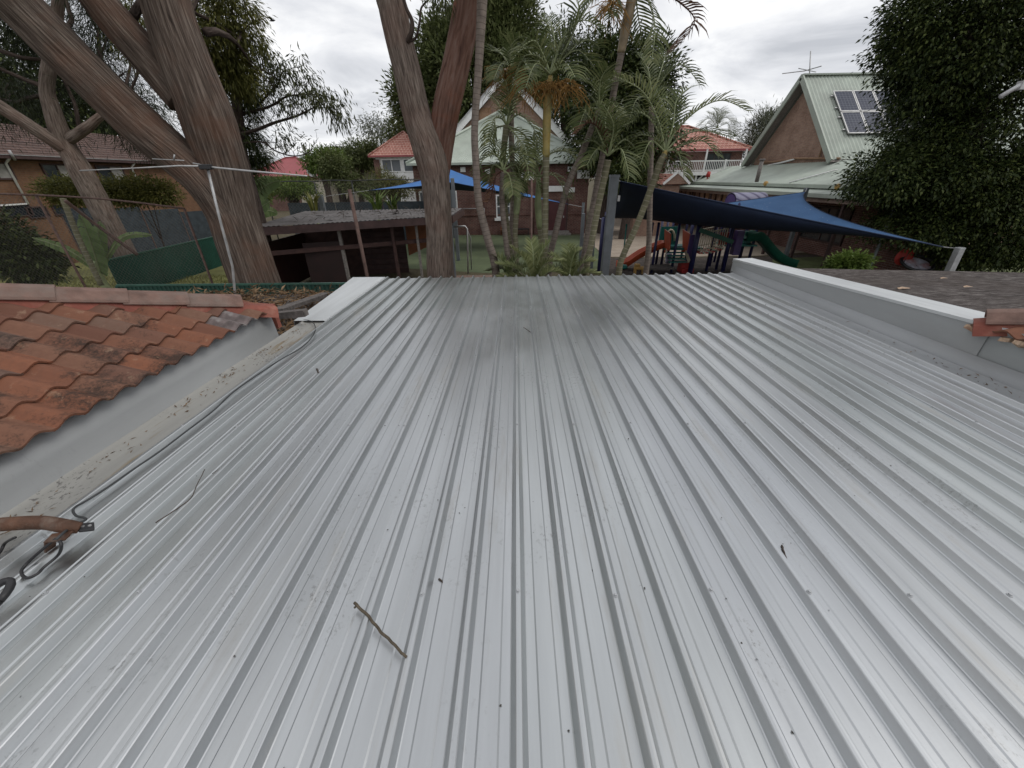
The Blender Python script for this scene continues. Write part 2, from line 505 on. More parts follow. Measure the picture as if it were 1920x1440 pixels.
def sailmat():
    m = MT('blue_sail_cloth_spotted', 0.85, spec=0.2)
    v = m.coord('Object')
    f = m.noise(v, 1.2, 5)
    col = m.ramp(f, [(0.3, (0.055, 0.118, 0.24)), (0.7, (0.075, 0.155, 0.30))])
    s = m.noise(v, 13, 3, 0.6); lg = m.noise(v, 0.5, 3)
    a = m.ramp(s, [(0.68, 0.0), (0.72, 1.0)]); b = m.ramp(lg, [(0.42, 0.0), (0.6, 1.0)])
    mm = m.n('ShaderNodeMath', operation='MULTIPLY'); m.l(a, mm.inputs[0]); m.l(b, mm.inputs[1])
    col = m.mix(mm.outputs[0], col, (0.42, 0.44, 0.46))
    m.color(col)
    return m.m
M_sail = sailmat()
M_palegreen = plain('pale_green_steel', (0.385, 0.43, 0.372), 0.5, 0.05, 0.12, 1.2, 0.03, dirt=(0.31, 0.335, 0.295))
M_redsteel = plain('red_steel_roof', (0.28, 0.065, 0.070), 0.6, 0, 0.12, 1.0, 0.05)
def rooftile_far(name, lo, hi, joint):
    m = MT(name, 0.8, spec=0.25)
    v = m.coord('UV')
    b = m.n('ShaderNodeTexBrick'); m.l(v, b.inputs['Vector'])
    b.inputs['Color1'].default_value = (*lo, 1); b.inputs['Color2'].default_value = (*hi, 1); b.inputs['Mortar'].default_value = (*joint, 1)
    b.inputs['Scale'].default_value = 1.0; b.inputs['Mortar Size'].default_value = 0.02
    b.inputs['Brick Width'].default_value = 0.3; b.inputs['Row Height'].default_value = 0.33
    f = m.noise(v, 1.1, 5, 0.6)
    m.color(m.mix(m.ramp(f, [(0.4, 0.0), (0.75, 0.5)]), b.outputs['Color'], [x * 0.6 for x in lo]))
    m.bump(b.outputs['Fac'], -0.8, 0.02)
    return m.m
M_redtile = rooftile_far('far_red_tile', (0.32, 0.125, 0.095), (0.41, 0.185, 0.145), (0.60, 0.42, 0.36))
M_browntile = rooftile_far('far_brown_tile', (0.105, 0.066, 0.055), (0.145, 0.09, 0.075), (0.022, 0.017, 0.016))
M_brick_or = brickmat('orange_brown_brick', (0.165, 0.078, 0.040), (0.205, 0.102, 0.054), (0.15, 0.115, 0.08))
M_brick_dk = brickmat('dark_red_brick', (0.095, 0.036, 0.030), (0.165, 0.070, 0.054), (0.27, 0.225, 0.19))
M_brick_pk = brickmat('pink_brown_brick', (0.30, 0.175, 0.125), (0.37, 0.235, 0.175), (0.30, 0.25, 0.21))
M_brick_tan = brickmat('tan_brick', (0.36, 0.21, 0.12), (0.30, 0.16, 0.09), (0.33, 0.27, 0.2))
M_bark_big = barkmat('stringy_bark', (0.018, 0.013, 0.011), (0.108, 0.082, 0.067), (0.265, 0.22, 0.185), (0.155, 0.078, 0.050), 19, 1.25, 1.0, 0.45)
M_bark_mid = barkmat('grey_brown_bark', (0.040, 0.031, 0.026), (0.175, 0.138, 0.115), (0.33, 0.275, 0.235), (0.17, 0.085, 0.062), 20, 2.6, 1.0, 0.3)
M_bark_red = barkmat('red_peeling_bark', (0.060, 0.032, 0.026), (0.16, 0.088, 0.066), (0.23, 0.16, 0.135), (0.23, 0.082, 0.046), 18, 1.8, 0.9, 0.8)
M_bark_dark = barkmat('dark_branch_bark', (0.026, 0.020, 0.017), (0.070, 0.052, 0.044), (0.125, 0.10, 0.085), None, 20, 3, 0.9)
def palmbark(name, c, ring, sv=9.0):
    m = MT(name, 0.85, spec=0.3)
    v = m.coord('UV')
    w = m.n('ShaderNodeTexWave', wave_type='BANDS', bands_direction='Y', wave_profile='SAW')
    m.l(v, w.inputs['Vector']); w.inputs['Scale'].default_value = sv; w.inputs['Distortion'].default_value = 0.8; w.inputs['Detail'].default_value = 2
    f = m.noise(v, 6, 5, 0.6)
    col = m.ramp(f, [(0.3, [x * 0.65 for x in c]), (0.72, [min(1, x * 1.3) for x in c])])
    col = m.mix(m.ramp(w.outputs['Fac'], [(0.80, 0.0), (0.93, 0.85)]), col, ring)
    m.color(col); m.bump(w.outputs['Fac'], 0.35, 0.01)
    return m.m
M_palm_grey = palmbark('palm_trunk_grey', (0.20, 0.165, 0.14), (0.09, 0.07, 0.06), 3.2)
M_palm_olive = palmbark('palm_trunk_olive', (0.17, 0.16, 0.10), (0.30, 0.27, 0.21), 2.6)
M_crownshaft = plain('yellow_crownshaft', (0.27, 0.20, 0.055), 0.5, 0, 0.35, 5, 0.1, dirt=(0.22, 0.24, 0.10))
M_crownshaft_g = plain('green_crownshaft', (0.21, 0.24, 0.12), 0.5, 0, 0.3, 5, 0.1)
M_flower = plain('palm_flower_stalk', (0.22, 0.115, 0.025), 0.8, 0, 0.4, 8, 0)
M_frond = leafmat('palm_leaflet', [(0.05, (0.036, 0.050, 0.018)), (0.5, (0.088, 0.112, 0.042)), (1.0, (0.21, 0.22, 0.105))], 0.42, 0.3)
M_frond_lt = leafmat('palm_leaflet_pale', [(0.05, (0.075, 0.095, 0.036)), (0.5, (0.16, 0.185, 0.078)), (1.0, (0.31, 0.32, 0.16))], 0.42, 0.3)
M_frond_br = leafmat('palm_leaflet_dead', [(0.05, (0.05, 0.022, 0.018)), (0.5, (0.10, 0.048, 0.032)), (1.0, (0.17, 0.10, 0.06))], 0.6, 0.2)
M_leaf_dark = leafmat('dark_evergreen_leaf', [(0.05, (0.010, 0.018, 0.007)), (0.55, (0.038, 0.055, 0.016)), (1.0, (0.115, 0.135, 0.038))], 0.45, 0.12)
M_leaf_mid = leafmat('mid_green_leaf', [(0.05, (0.036, 0.048, 0.016)), (0.5, (0.095, 0.118, 0.042)), (1.0, (0.21, 0.23, 0.10))], 0.5, 0.22)
M_leaf_gum = leafmat('gum_leaf', [(0.05, (0.028, 0.036, 0.016)), (0.5, (0.062, 0.072, 0.030)), (1.0, (0.12, 0.13, 0.06))], 0.5, 0.2)
M_leaf_olive = leafmat('olive_gold_leaf', [(0.05, (0.040, 0.046, 0.012)), (0.5, (0.105, 0.112, 0.030)), (1.0, (0.23, 0.215, 0.065))], 0.5, 0.3)
M_leaf_grey = leafmat('grey_green_leaf', [(0.05, (0.075, 0.088, 0.060)), (0.5, (0.14, 0.155, 0.11)), (1.0, (0.22, 0.23, 0.17))], 0.6, 0.2)
M_leaf_bright = leafmat('fresh_green_leaf', [(0.05, (0.045, 0.075, 0.015)), (0.5, (0.10, 0.155, 0.032)), (1.0, (0.20, 0.26, 0.07))], 0.5, 0.3)
M_needle = leafmat('casuarina_needle', [(0.05, (0.012, 0.017, 0.009)), (0.55, (0.028, 0.037, 0.018)), (1.0, (0.055, 0.068, 0.032))], 0.6, 0.15)
M_banana = leafmat('banana_leaf', [(0.05, (0.085, 0.125, 0.05)), (0.5, (0.14, 0.20, 0.08)), (1.0, (0.21, 0.28, 0.12))], 0.45, 0.3)
M_litter = leafmat('dead_leaf_litter', [(0.05, (0.06, 0.038, 0.022)), (0.5, (0.16, 0.10, 0.055)), (1.0, (0.30, 0.21, 0.13))], 0.8, 0.1)
M_grass = leafmat('yard_grass', [(0.05, (0.09, 0.10, 0.025)), (0.5, (0.17, 0.17, 0.05)), (1.0, (0.26, 0.25, 0.09))], 0.7, 0.25)

# ================================================================= ground
def sheet(name, pts, mat, z=None, kind='structure'):
    b = B()
    b.add([Vector((p[0], p[1], p[2] if z is None else z)) for p in pts], [tuple(range(len(pts)))])
    return b.build(name, mat, kind=kind, autoloc=False)
def groundmat():
    m = MT('earth_and_litter', 0.95, spec=0.1)
    v = m.coord('Object')
    f = m.noise(v, 0.35, 6, 0.6); g = m.noise(v, 6, 5, 0.7)
    col = m.mix(f, (0.085, 0.068, 0.050), (0.115, 0.105, 0.060))
    col = m.mix(m.ramp(g, [(0.5, 0.0), (0.65, 0.7)]), col, (0.045, 0.035, 0.027))
    m.color(col); m.bump(g, 0.6, 0.04)
    return m.m
M_ground = groundmat()
sheet('ground', [(-700, -300, GZ), (700, -300, GZ), (700, 1200, GZ), (-700, 1200, GZ)], M_ground)
M_turf = plain('artificial_turf', (0.085, 0.108, 0.052), 0.95, 0, 0.2, 1.2, 0.3, dirt=(0.058, 0.078, 0.042))
sheet('turf', [G(845, 508), G(905, 512), G(1100, 510), G(1140, 505), G(1112, 455), G(1085, 441), G(860, 441), G(700, 446), G(700, 500)], M_turf, GZ + 0.006)
def pavemat():
    m = MT('tan_pavers', 0.9)
    v = m.coord('UV'); b = m.n('ShaderNodeTexBrick'); m.l(v, b.inputs['Vector'])
    b.inputs['Color1'].default_value = (0.33, 0.27, 0.21, 1); b.inputs['Color2'].default_value = (0.26, 0.21, 0.165, 1); b.inputs['Mortar'].default_value = (0.2, 0.16, 0.13, 1)
    b.inputs['Scale'].default_value = 1.0; b.inputs['Brick Width'].default_value = 0.4; b.inputs['Row Height'].default_value = 0.2; b.inputs['Mortar Size'].default_value = 0.012
    f = m.noise(v, 0.8, 5, 0.6)
    m.color(m.mix(m.ramp(f, [(0.35, 0.0), (0.75, 0.55)]), b.outputs['Color'], (0.42, 0.36, 0.29)))
    return m.m
M_paver = pavemat()
sheet('paved_court', [G(1090, 441), G(1108, 458), G(1138, 482), G(1240, 482), G(1420, 480), G(1560, 470), G(1600, 455), G(1480, 432), G(1330, 415), G(1200, 408), G(1110, 412)], M_paver, GZ + 0.011)
M_softfall = plain('bark_softfall', (0.055, 0.043, 0.036), 0.95, 0, 0.6, 7, 0.8, dirt=(0.12, 0.10, 0.085))
sheet('softfall', [G(1128, 484), G(1240, 484), G(1420, 482), G(1560, 476), (12.5, 13, 0), (12, 9, 0), (3.2, 9, 0)], M_softfall, GZ + 0.016)
M_lawn = plain('dry_lawn', (0.20, 0.20, 0.066), 0.95, 0, 0.3, 1.0, 0.5, dirt=(0.115, 0.105, 0.042))
sheet('lawn', [(-40, 10.2, 0), (-11.5, 10.2, 0), (-11.0, 18, 0), (-8, 26, 0), (-40, 30, 0)], M_lawn, GZ + 0.006)
sheet('lawn', [(8.5, 12.6, 0), (30, 9, 0), (30, 22, 0), (12.5, 19.5, 0)], plain('deep_green_lawn', (0.10, 0.12, 0.045), 0.95, 0, 0.3, 1.2, 0.5), GZ + 0.020)  # second lawn, a darker green than the dry one
M_brickpath = brickmat('path_brick', (0.20, 0.13, 0.10), (0.25, 0.17, 0.14), (0.13, 0.1, 0.08), 0.23, 0.115)
sheet('brick_path', [(-2.6, 13.2, 0), (0.2, 13.2, 0), (0.2, 16.6, 0), (-2.6, 16.6, 0)], M_brickpath, GZ + 0.014)

# ================================================================= the new metal roof
YN, YL, YF = -1.3, 4.95, 6.93                  # near end, end lap, far edge
RIB = 0.19
roof = thing('extension_building', 'low extension under a new silver ribbed metal roof between two tiled roofs', 'building', (0.6, 2.8, 0.0))
def yfar(x): return YF + 0.012 * x
def sheet_profile(k0, nr=4):
    pts = []
    for k in range(k0, k0 + nr + 1):
        x = k * RIB
        if k == k0:
            pts += [(x - 0.0300, 0.0), (x - 0.0262, 0.0024), (x - 0.0118, 0.0318), (x - 0.0086, 0.0348), (x, 0.0356), (x + 0.0086, 0.0348), (x + 0.0118, 0.0318), (x + 0.0262, 0.0024), (x + 0.0300, 0.0)]
        else:
            pc = x - RIB / 2
            pts += [(pc - 0.0350, 0.0), (pc - 0.0290, 0.0040), (pc + 0.0290, 0.0040), (pc + 0.0350, 0.0)]
            pts += [(x - 0.0300, 0.0), (x - 0.0262, 0.0024), (x - 0.0118, 0.0318), (x - 0.0086, 0.0348), (x, 0.0356), (x + 0.0086, 0.0348), (x + 0.0118, 0.0318), (x + 0.0262, 0.0024), (x + 0.0300, 0.0)]
    return pts
def roof_sheet(k0, nr, y0, y1, lift, sd_):
    prof = sheet_profile(k0, nr)
    b = B(); rows = []
    ny = max(2, int((y1 - y0) / 0.22))
    for i in range(ny + 1):
        t = i / ny
        row = []
        for j, (x, h) in enumerate(prof):
            y = y0 + (y1 - y0) * t + (0.012 * x if y1 > 6 else 0) * (1 if i == ny else 0)
            w = 0.0011 * noise.noise(Vector((x * 7, y * 2.3, sd_))) * (1 if h < 0.01 else 0.4)
            ov = 0.0013 if j < 9 else 0.0
            row.append(Vector((x, y, roofz(y) + h + w + lift + ov)))
        rows.append(row)
    b.grid(rows)
    o = b.build('roof_sheet', M_zinc, roof)
    so = o.modifiers.new('sheet', 'SOLIDIFY'); so.thickness = 0.0009; so.offset = -1
    return o
K0, K1 = -12, 19
k = K0; i = 0
while k < K1:
    nr = min(4, K1 - k)
    roof_sheet(k, nr, YN, YL, 0.0035, i)
    roof_sheet(k, nr, YL - 0.12, YF, 0.0, i + 20)
    k += nr; i += 1
# screws
sb = B()
sb.tube([(0, 0, -0.002), (0, 0, 0.0022)], [0.0098, 0.0092], 12)
sb.tube([(0, 0, 0.0022), (0, 0, 0.0085)], [0.0058, 0.0054], 6)
first = None
srows = [0.95, 2.15, 3.32, 4.50, 4.89, 5.78, 6.72]
for ri, y in enumerate(srows):
    for k in range(K0, K1 + 1):
        if (k - (1 if ri == 4 else 0)) % 2: continue
        x = k * RIB + RNG.uniform(-0.002, 0.002); yy = y + RNG.uniform(-0.012, 0.012)
        z = roofz(yy) + 0.0356 + (0.0038 if yy < YL else 0.0013)
        if first is None:
            o = sb.build('screw', M_screw, roof); first = o
        else:
            o = bpy.data.objects.new('screw', first.data); COL.objects.link(o); o.parent = roof
        # the shared mesh is stored about the roof's origin
        o.location = (x, yy, z)
        o.rotation_euler = (0, 0, 0)
# structure below: walls of the extension
wb = B()
for (a, b_) in (((-2.5, 6.45), (3.95, 6.45)), ((-2.5, 4.1), (-2.5, 6.45)), ((3.95, 0.0), (3.95, 6.45))):
    wb.bar((a[0], a[1], 1.2), (b_[0], b_[1], 1.2), 0.11, 2.4)
wb.build('wall', M_brick_dk, roof)
fb = B(); fb.box((0.6, 6.62, roofz(6.62) - 0.105), (6.3, 0.03, 0.16)); fb.build('fascia', M_steelpost, roof)
# left: flat gutter pan and upstand under the tiles
XW = -2.60
def profile_run(prof, ys, zf):
    return [[Vector((x, y, zf(y) + h)) for (x, h) in prof] for y in ys]
ys = [-0.6 + 0.25 * i for i in range(22)]
ys = [y for y in ys if y < 4.62] + [4.62]
b = B(); b.grid(profile_run([(-2.275, 0.012), (-2.29, 0.016), (-2.305, 0.005), (-2.42, 0.002), (-2.575, 0.006), (-2.595, 0.028)], ys, roofz), True)
o = b.build('gutter_pan', M_zinc_dirty, roof, True, label='flat dirty gutter pan stained brown'); 
ys2 = [-0.6, 0.4, 1.05, 1.1, 1.6, 2.2, 3.0, 3.93]
b = B(); rows = []
for i, y in enumerate(ys2):
    bow = 0.004 * math.sin(i * 2.1)
    rows.append([Vector((-2.588, y, roofz(y) + 0.009)), Vector((-2.596 + bow * 0.3, y, roofz(y) + 0.03)), Vector((-2.606 + bow, y, roofz(y) + 0.15)), Vector((-2.622, y, 2.898))])
b.grid(rows, True)
o = b.build('upstand_flashing', M_zinc_clean, roof, True, label='smooth pale metal upstand below the mossy tile edge')
so = o.modifiers.new('t', 'SOLIDIFY'); so.thickness = 0.002
b = B()
bl = [RP(575, 590), RP(640, 541), RP(662, 523), RP(692, 522), RP(650, 548), RP(600, 590), RP(540, 625), RP(520, 612)]
e0 = (-2.70, 4.28); 
b.grid([[Vector((-2.31, y, roofz(y) + 0.006)), Vector((-2.33, y, roofz(y) + 0.030)), Vector((x, y, roofz(y) + 0.032)), Vector((x - 0.012, y, roofz(y) - 0.06))] for (x, y) in ((-2.70, 4.45), (-2.76, 5.3), (-2.83, 6.2), (-2.90, 6.90))], True)
o = b.build('barge_flashing', M_cap, roof, label='wide flat pale flashing along the open roof edge')
so = o.modifiers.new('t', 'SOLIDIFY'); so.thickness = 0.002
# right: pan, apron, parapet upstand and capping
XR = 3.90
def captop(y): return 2.985 - 0.052 * (y - 3.12)
ysr = [-0.6, 0.6, 1.8, 3.0, 4.2, 5.4, 6.4, 7.02]
b = B(); b.grid(profile_run([(3.636, 0.002), (3.65, 0.004), (3.70, 0.004), (3.78, 0.003), (3.835, 0.006), (3.86, 0.022)], ysr, roofz))
b.build('gutter_pan', M_zinc_clean, roof, True, label='narrow flat pan along the foot of the parapet')
b = B(); b.grid(profile_run([(3.848, 0.010), (3.868, 0.035), (3.896, 0.13)], ysr, roofz)); o = b.build('apron_flashing', M_zinc_clean, roof, True)
so = o.modifiers.new('t', 'SOLIDIFY'); so.thickness = 0.0015
b = B()
yw = [-0.6, 1.0, 2.0, 3.06]
b.grid([[Vector((XR + 0.010, y, roofz(y) + 0.02)), Vector((XR + 0.010, y, captop(y) - 0.01))] for y in yw]); b.build('parapet_panel', M_zinc_clean, roof)
b = B(); yw = [3.02, 4.2, 5.5, 7.16]
b.grid([[Vector((XR, y, roofz(y) + 0.02)), Vector((XR, y, captop(y) - 0.004))] for y in yw])
b.add([Vector((XR, 7.16, 2.35)), Vector((XR + 0.32, 7.16, 2.35)), Vector((XR + 0.32, 7.16, captop(7.16) - 0.004)), Vector((XR, 7.16, captop(7.16) - 0.004))], [(0, 1, 2, 3)])
o = b.build('parapet_panel', M_zinc_clean, roof); so = o.modifiers.new('t', 'SOLIDIFY'); so.thickness = 0.002
b = B(); b.grid([[Vector((XR - 0.006, y, captop(y) - 0.028)), Vector((XR - 0.006, y, captop(y))), Vector((XR + 0.33, y, captop(y) + 0.006)), Vector((XR + 0.33, y, captop(y) - 0.05))] for y in (2.9, 4.2, 5.6, 7.17)])
b.add([Vector((XR - 0.006, 7.17, captop(7.17))), Vector((XR + 0.33, 7.17, captop(7.17) + 0.006)), Vector((XR + 0.33, 7.17, captop(7.17) - 0.05)), Vector((XR - 0.006, 7.17, captop(7.17) - 0.05))], [(0, 1, 2, 3)])
o = b.build('parapet_cap', M_cap, roof, label='pale folded capping on top of the parapet'); so = o.modifiers.new('t', 'SOLIDIFY'); so.thickness = 0.002
b = B(); b.bar((XR + 0.16, 0.0, 1.25), (XR + 0.16, 7.0, 1.25), 0.24, 2.5)
b.build('wall', M_brick_dk, roof)

# ================================================================= tiled roofs either side
PIT = R(20.5)
TW, TE = 0.170, 0.25                           # tile width and exposed length
def tile_mesh():
    b = B()
    n = 10; L = 0.305; th = 0.014
    xs = [i / (n - 1) for i in range(n)]
    def h(t):                                  # one roll and one trough
        return 0.040 * (0.5 - 0.5 * math.cos(2 * math.pi * min(1.0, max(0.0, (t * 1.04 - 0.02)))))
    top = []; bot = []
    for (d, lift) in ((0.0, 0.026), (0.05, 0.024), (L, 0.004)):
        top.append([Vector((d, (t - 0.5) * TW * 1.09, h(t) + lift)) for t in xs])
        bot.append([Vector((d, (t - 0.5) * TW * 1.09, h(t) + lift - th)) for t in xs])
    b.grid(top); b.grid(bot, True)
    b.grid([bot[0], top[0]])
    b.grid([[bot[i][-1] for i in range(3)], [top[i][-1] for i in range(3)]])
    b.grid([[top[i][0] for i in range(3)], [bot[i][0] for i in range(3)]])
    return b
TILE = tile_mesh()
def tiled_roof(name, label, sgn, xe, ze, yc, y0, ncourse, greys=(), cap0=0.30):
    """eave along y at x=xe; the slope rises towards sgn*x; hip from the corner (xe, yc) at 45 degrees"""
    root = thing(name, label, 'house', (xe, yc, 0.0))
    cp, sp_ = math.cos(PIT), math.sin(PIT)
    up = Vector((sgn * cp, 0, sp_)); nrm = Vector((-sgn * sp_, 0, cp)); yv = nrm.cross(up)
    m3 = Matrix(((up.x, yv.x, nrm.x), (up.y, yv.y, nrm.y), (up.z, yv.z, nrm.z))).to_4x4()
    me0 = None; meg = None
    cnt = 0
    for c in range(ncourse):
        d = c * TE
        dh = d * cp
        off = (c % 2) * 0.0
        j = 0
        while True:
            y = yc - 0.10 - off - j * TW
            j += 1
            if y < y0: break
            if y > yc - dh - 0.10 + 0.02: continue
            grey = (c, j) in greys
            if me0 is None:
                o = TILE.build('tile', M_tile, root); o.location = (0, 0, 0)
                # stored about the root: move the mesh back to its own origin
                o.data.transform(Matrix.Translation(root.location)); me0 = o.data
            elif grey:
                mg = me0.copy(); mg.materials[0] = M_oldtile
                o = bpy.data.objects.new('tile', mg); COL.objects.link(o); o.parent = root
                o['label'] = 'grey weathered tile among the red ones'
            else:
                o = bpy.data.objects.new('tile', me0); COL.objects.link(o); o.parent = root
            pos = Vector((xe, y, ze)) + up * d + nrm * RNG.uniform(0, 0.003)
            mm = Matrix.Translation(pos - root.location) @ m3 @ Matrix.Rotation(RNG.uniform(-0.012, 0.012), 4, 'Z') @ Matrix.Rotation(RNG.uniform(-0.008, 0.008), 4, 'Y')
            o.matrix_local = mm
            cnt += 1
    # deck below the tiles
    H = ncourse * TE * cp
    b = B()
    zd = -0.012
    A_ = Vector((xe + sgn * 0.12, yc - 0.10, ze + 0.12 * math.tan(PIT) + zd)); Bv = Vector((xe + sgn * 0.12, y0 - 0.3, ze + 0.12 * math.tan(PIT) + zd))
    T1 = Vector((xe + sgn * H, yc - H, ze + H * math.tan(PIT) + zd)); T0 = Vector((xe + sgn * H, y0 - 0.3, ze + H * math.tan(PIT) + zd))
    C_ = Vector((xe + sgn * H, yc - 0.03, ze + zd))
    dn = Vector((0, 0, -0.03))
    b.add([A_, T1, T0, Bv, C_], [(0, 1, 2, 3) if sgn > 0 else (3, 2, 1, 0), (0, 4, 1) if sgn > 0 else (1, 4, 0)])
    b.build('deck', M_timber, root)
    # wall under the eave
    b = B(); b.box((xe + sgn * (H / 2 + 0.1), (yc + y0) / 2 - 0.15, (ze - 0.06) / 2), (H, yc - y0, ze - 0.08)); b.build('wall', M_brick_dk, root)
    # hip: pointing and capping tiles
    hd = Vector((sgn * 1.0, -1.0, math.tan(PIT))); hl = hd.length; hd.normalize()
    side = hd.cross(Vector((0, 0, 1))).normalized(); upn = side.cross(hd)
    start = Vector((xe, yc, ze)) + hd * 0.02
    total = (H) * hl
    b = B(); rows = []
    nseg = 40
    for i in range(nseg + 1):
        p = start + hd * (total * i / nseg)
        w = 0.006 * noise.noise(Vector((i * 0.9, 3, sgn)))
        rows.append([p + side * (-0.150) + upn * (-0.045), p + side * (-0.118 + w) + upn * (0.030 + w), p + side * (-0.080) + upn * (0.052 + .022 * min(1, i / 6)), p + side * 0.080 + upn * (0.052 + .022 * min(1, i / 6)), p + side * (0.118 + w) + upn * (0.030 + w), p + side * 0.150 + upn * (-0.045)])
    b.grid(rows)
    b.add([rows[0][i] for i in range(6)], [(0, 1, 2, 3, 4, 5)])
    b.build('hip_pointing', M_mortar, root, label='red painted mortar pointing under the hip caps')
    capL = 0.40
    s = cap0; ci = 0
    while s < total:
        b = B(); rows = []
        s1 = min(s + capL + 0.03, total)
        for (a, lift) in ((s, 0.020), (s + 0.05, 0.018), (s1, 0.004)):
            p = start + hd * a
            sec = [(-0.128, 0.030), (-0.120, 0.050), (-0.066, 0.108), (0.0, 0.120), (0.066, 0.108), (0.120, 0.050), (0.128, 0.030)]
            rows.append([p + side * x + upn * (h + lift) for (x, h) in sec])
        b.grid(rows, False)
        o = b.build('hip_cap', M_cap_tile, root)
        so = o.modifiers.new('t', 'SOLIDIFY'); so.thickness = 0.015; so.offset = 0
        be = o.modifiers.new('b', 'BEVEL'); be.width = 0.004; be.segments = 2
        s += capL + RNG.uniform(-0.01, 0.01); ci += 1
    return root
left_roof = tiled_roof('tiled_house', 'low house with mossy orange terracotta tiles and a capped hip', -1, -2.545, 2.890, 3.95, 0.35, 10, greys=((0, 3), (0, 4)))
# red painted barge end and the two beams behind it
b = B(); p = P(516, 592, 4.02); b.box((-2.62, 4.0, 2.81), (0.05, 0.06, 0.26)); b.build('barge_end', M_mortar, left_roof)
right_roof = tiled_roof('tiled_house', 'house corner with chipped red roof tiles overhanging the metal parapet', 1, 3.87, 2.93, 3.16, 0.6, 5, (), 0.06)
b = B(); rg = random.Random(4)
for i in range(9):
    y = 3.12 - i * 0.11
    c = Vector((3.90 + rg.uniform(-0.02, 0.03), y, 2.91 + rg.uniform(-0.012, 0.012)))
    pts = [c + Vector((rg.uniform(-0.06, 0.06), rg.uniform(-0.08, 0.08), rg.uniform(-0.012, 0.018))) for _ in range(7)]
    bm = bmesh.new()
    for p_ in pts: bm.verts.new(p_)
    for p_ in pts: bm.verts.new(p_ + Vector((0.01, 0, 0.03)))
    r_ = bmesh.ops.convex_hull(bm, input=bm.verts)
    bm.verts.ensure_lookup_table(); bm.verts.index_update()
    b.add([v.co.copy() for v in bm.verts], [[v.index for v in f.verts] for f in bm.faces]); bm.free()
b.build('broken_edge', M_chip, right_roof, label='crumbled pale mortar along the broken tile edge')
# ================================================================= old dark roof beyond the right parapet
def oldroofmat():
    m = MT('old_weathered_roof', 0.92, spec=0.2)
    g = m.n('ShaderNodeNewGeometry')
    def mp(sc):
        x = m.n('ShaderNodeMapping'); x.inputs['Scale'].default_value = sc; m.l(g.outputs['Position'], x.inputs[0]); return x.outputs[0]
    f = m.noise(mp((5.0, 46, 4)), 1.0, 8, 0.78)
    c = m.noise(mp((1.0, 1.6, 1)), 1.0, 5, 0.6)
    col = m.ramp(f, [(0.34, (0.020, 0.016, 0.015)), (0.50, (0.075, 0.064, 0.060)), (0.68, (0.23, 0.21, 0.20))])
    col = m.mix(m.ramp(c, [(0.4, 0.0), (0.7, 0.6)]), col, (0.060, 0.048, 0.042))
    m.color(col); m.bump(f, 0.6, 0.02)
    return m.m
M_oldroof = oldroofmat()
old = thing('flat_roofed_shed', 'shed with an old dark weathered flat roof beyond the metal parapet', 'shed', (8, 5, 0))
b = B(); rows = []
def oz(x): return 2.655 - 0.028 * (x - 4.1)
ny = 96
for i in range(ny + 1):
    y = 3.0 + (6.98 - 3.0) * i / ny
    rows.append([Vector((x, y + 0.03 * noise.noise(Vector((x, 0, 1))) * (i == ny), oz(x) + (0.007 if i % 2 else -0.007) + 0.012 * noise.noise(Vector((x * 1.3, y * 1.2, 0))))) for x in (4.24, 4.6, 5.2, 6, 7, 8, 9, 10, 11.5, 13)])
b.grid(rows)
b.build('roof', M_oldroof, old, True)
b = B(); b.box((8.5, 6.9, 1.2), (8.6, 0.1, 2.3)); b.box((4.35, 5.0, 1.25), (0.1, 3.8, 2.5)); b.box((12.8, 5.0, 1.15), (0.1, 3.8, 2.3)); b.build('wall', M_timber, old)
for (px, py, s_, lab_) in ((1695, 541, 0.10, 'largest pale fallen leaf on the old dark flat roof'), (1815, 538, 0.07, 'mid sized pale fallen leaf on the old dark flat roof'), (1770, 522, 0.06, 'smallest pale fallen leaf near the far edge of the dark flat roof')):
    c = G(px, py, oz(5.5) + 0.012)
    bb = B(); bb.add([c + Vector((-s_, -s_ * .3, 0.0)), c + Vector((-s_ * .2, -s_ * .5, .012)), c + Vector((s_, 0, .004)), c + Vector((s_ * .1, s_ * .5, .014)), c + Vector((-s_ * .7, s_ * .35, .004))], [(0, 1, 2, 3, 4)])
    bb.build('fallen_leaf', M_chip, None, label=lab_, cat='leaf', group='leaves on the dark roof')

# ================================================================= low awning behind the left tiles, full of litter
aw = thing('awning', 'low awning covered in dry leaf litter behind the tiled hip', 'awning', (-4.4, 6.2, 0))
b = B(); b.box((-4.55, 5.8, 2.24), (3.3, 2.4, 0.05)); b.build('roof', M_timber, aw)
for x in (-6.0, -3.2):
    for y in (5.0, 6.9):
        b = B(); b.box((x, y, 1.11), (0.09, 0.09, 2.21)); b.build('post', M_timber, aw)
n = 2600
px_ = NR.uniform(-6.1, -2.95, n); py_ = NR.uniform(4.75, 6.95, n)
pz_ = 2.27 + 0.05 * np.abs(NR.normal(0, 1, n)) + 0.06 * np.exp(-((px_ + 4.6) ** 2 + (py_ - 6.4) ** 2) / 1.2)
leaves_mesh('leaf_litter', np.stack([px_, py_, pz_], 1), np.stack([NR.normal(0, 1, n), NR.normal(0, 1, n), NR.normal(0, .3, n)], 1), 0.16, 0.028, M_litter, None, kind='stuff', label='dry brown leaf and twig litter heaped on the low awning', cat='litter')
b = B(); b.bar(P(514, 592, 4.32), P(574, 586, 4.32), 0.09, 0.075); b.build('timber_beam', M_timber, None, label='weathered grey beam end poking out behind the tiled hip corner', cat='beam')
b = B(); b.bar(P(520, 583, 5.0), P(612, 551, 6.5), 0.16, 0.05); b.build('timber_plank', M_timber, None, label='dark plank lying between leaf litter and the pale roof edge', cat='plank')

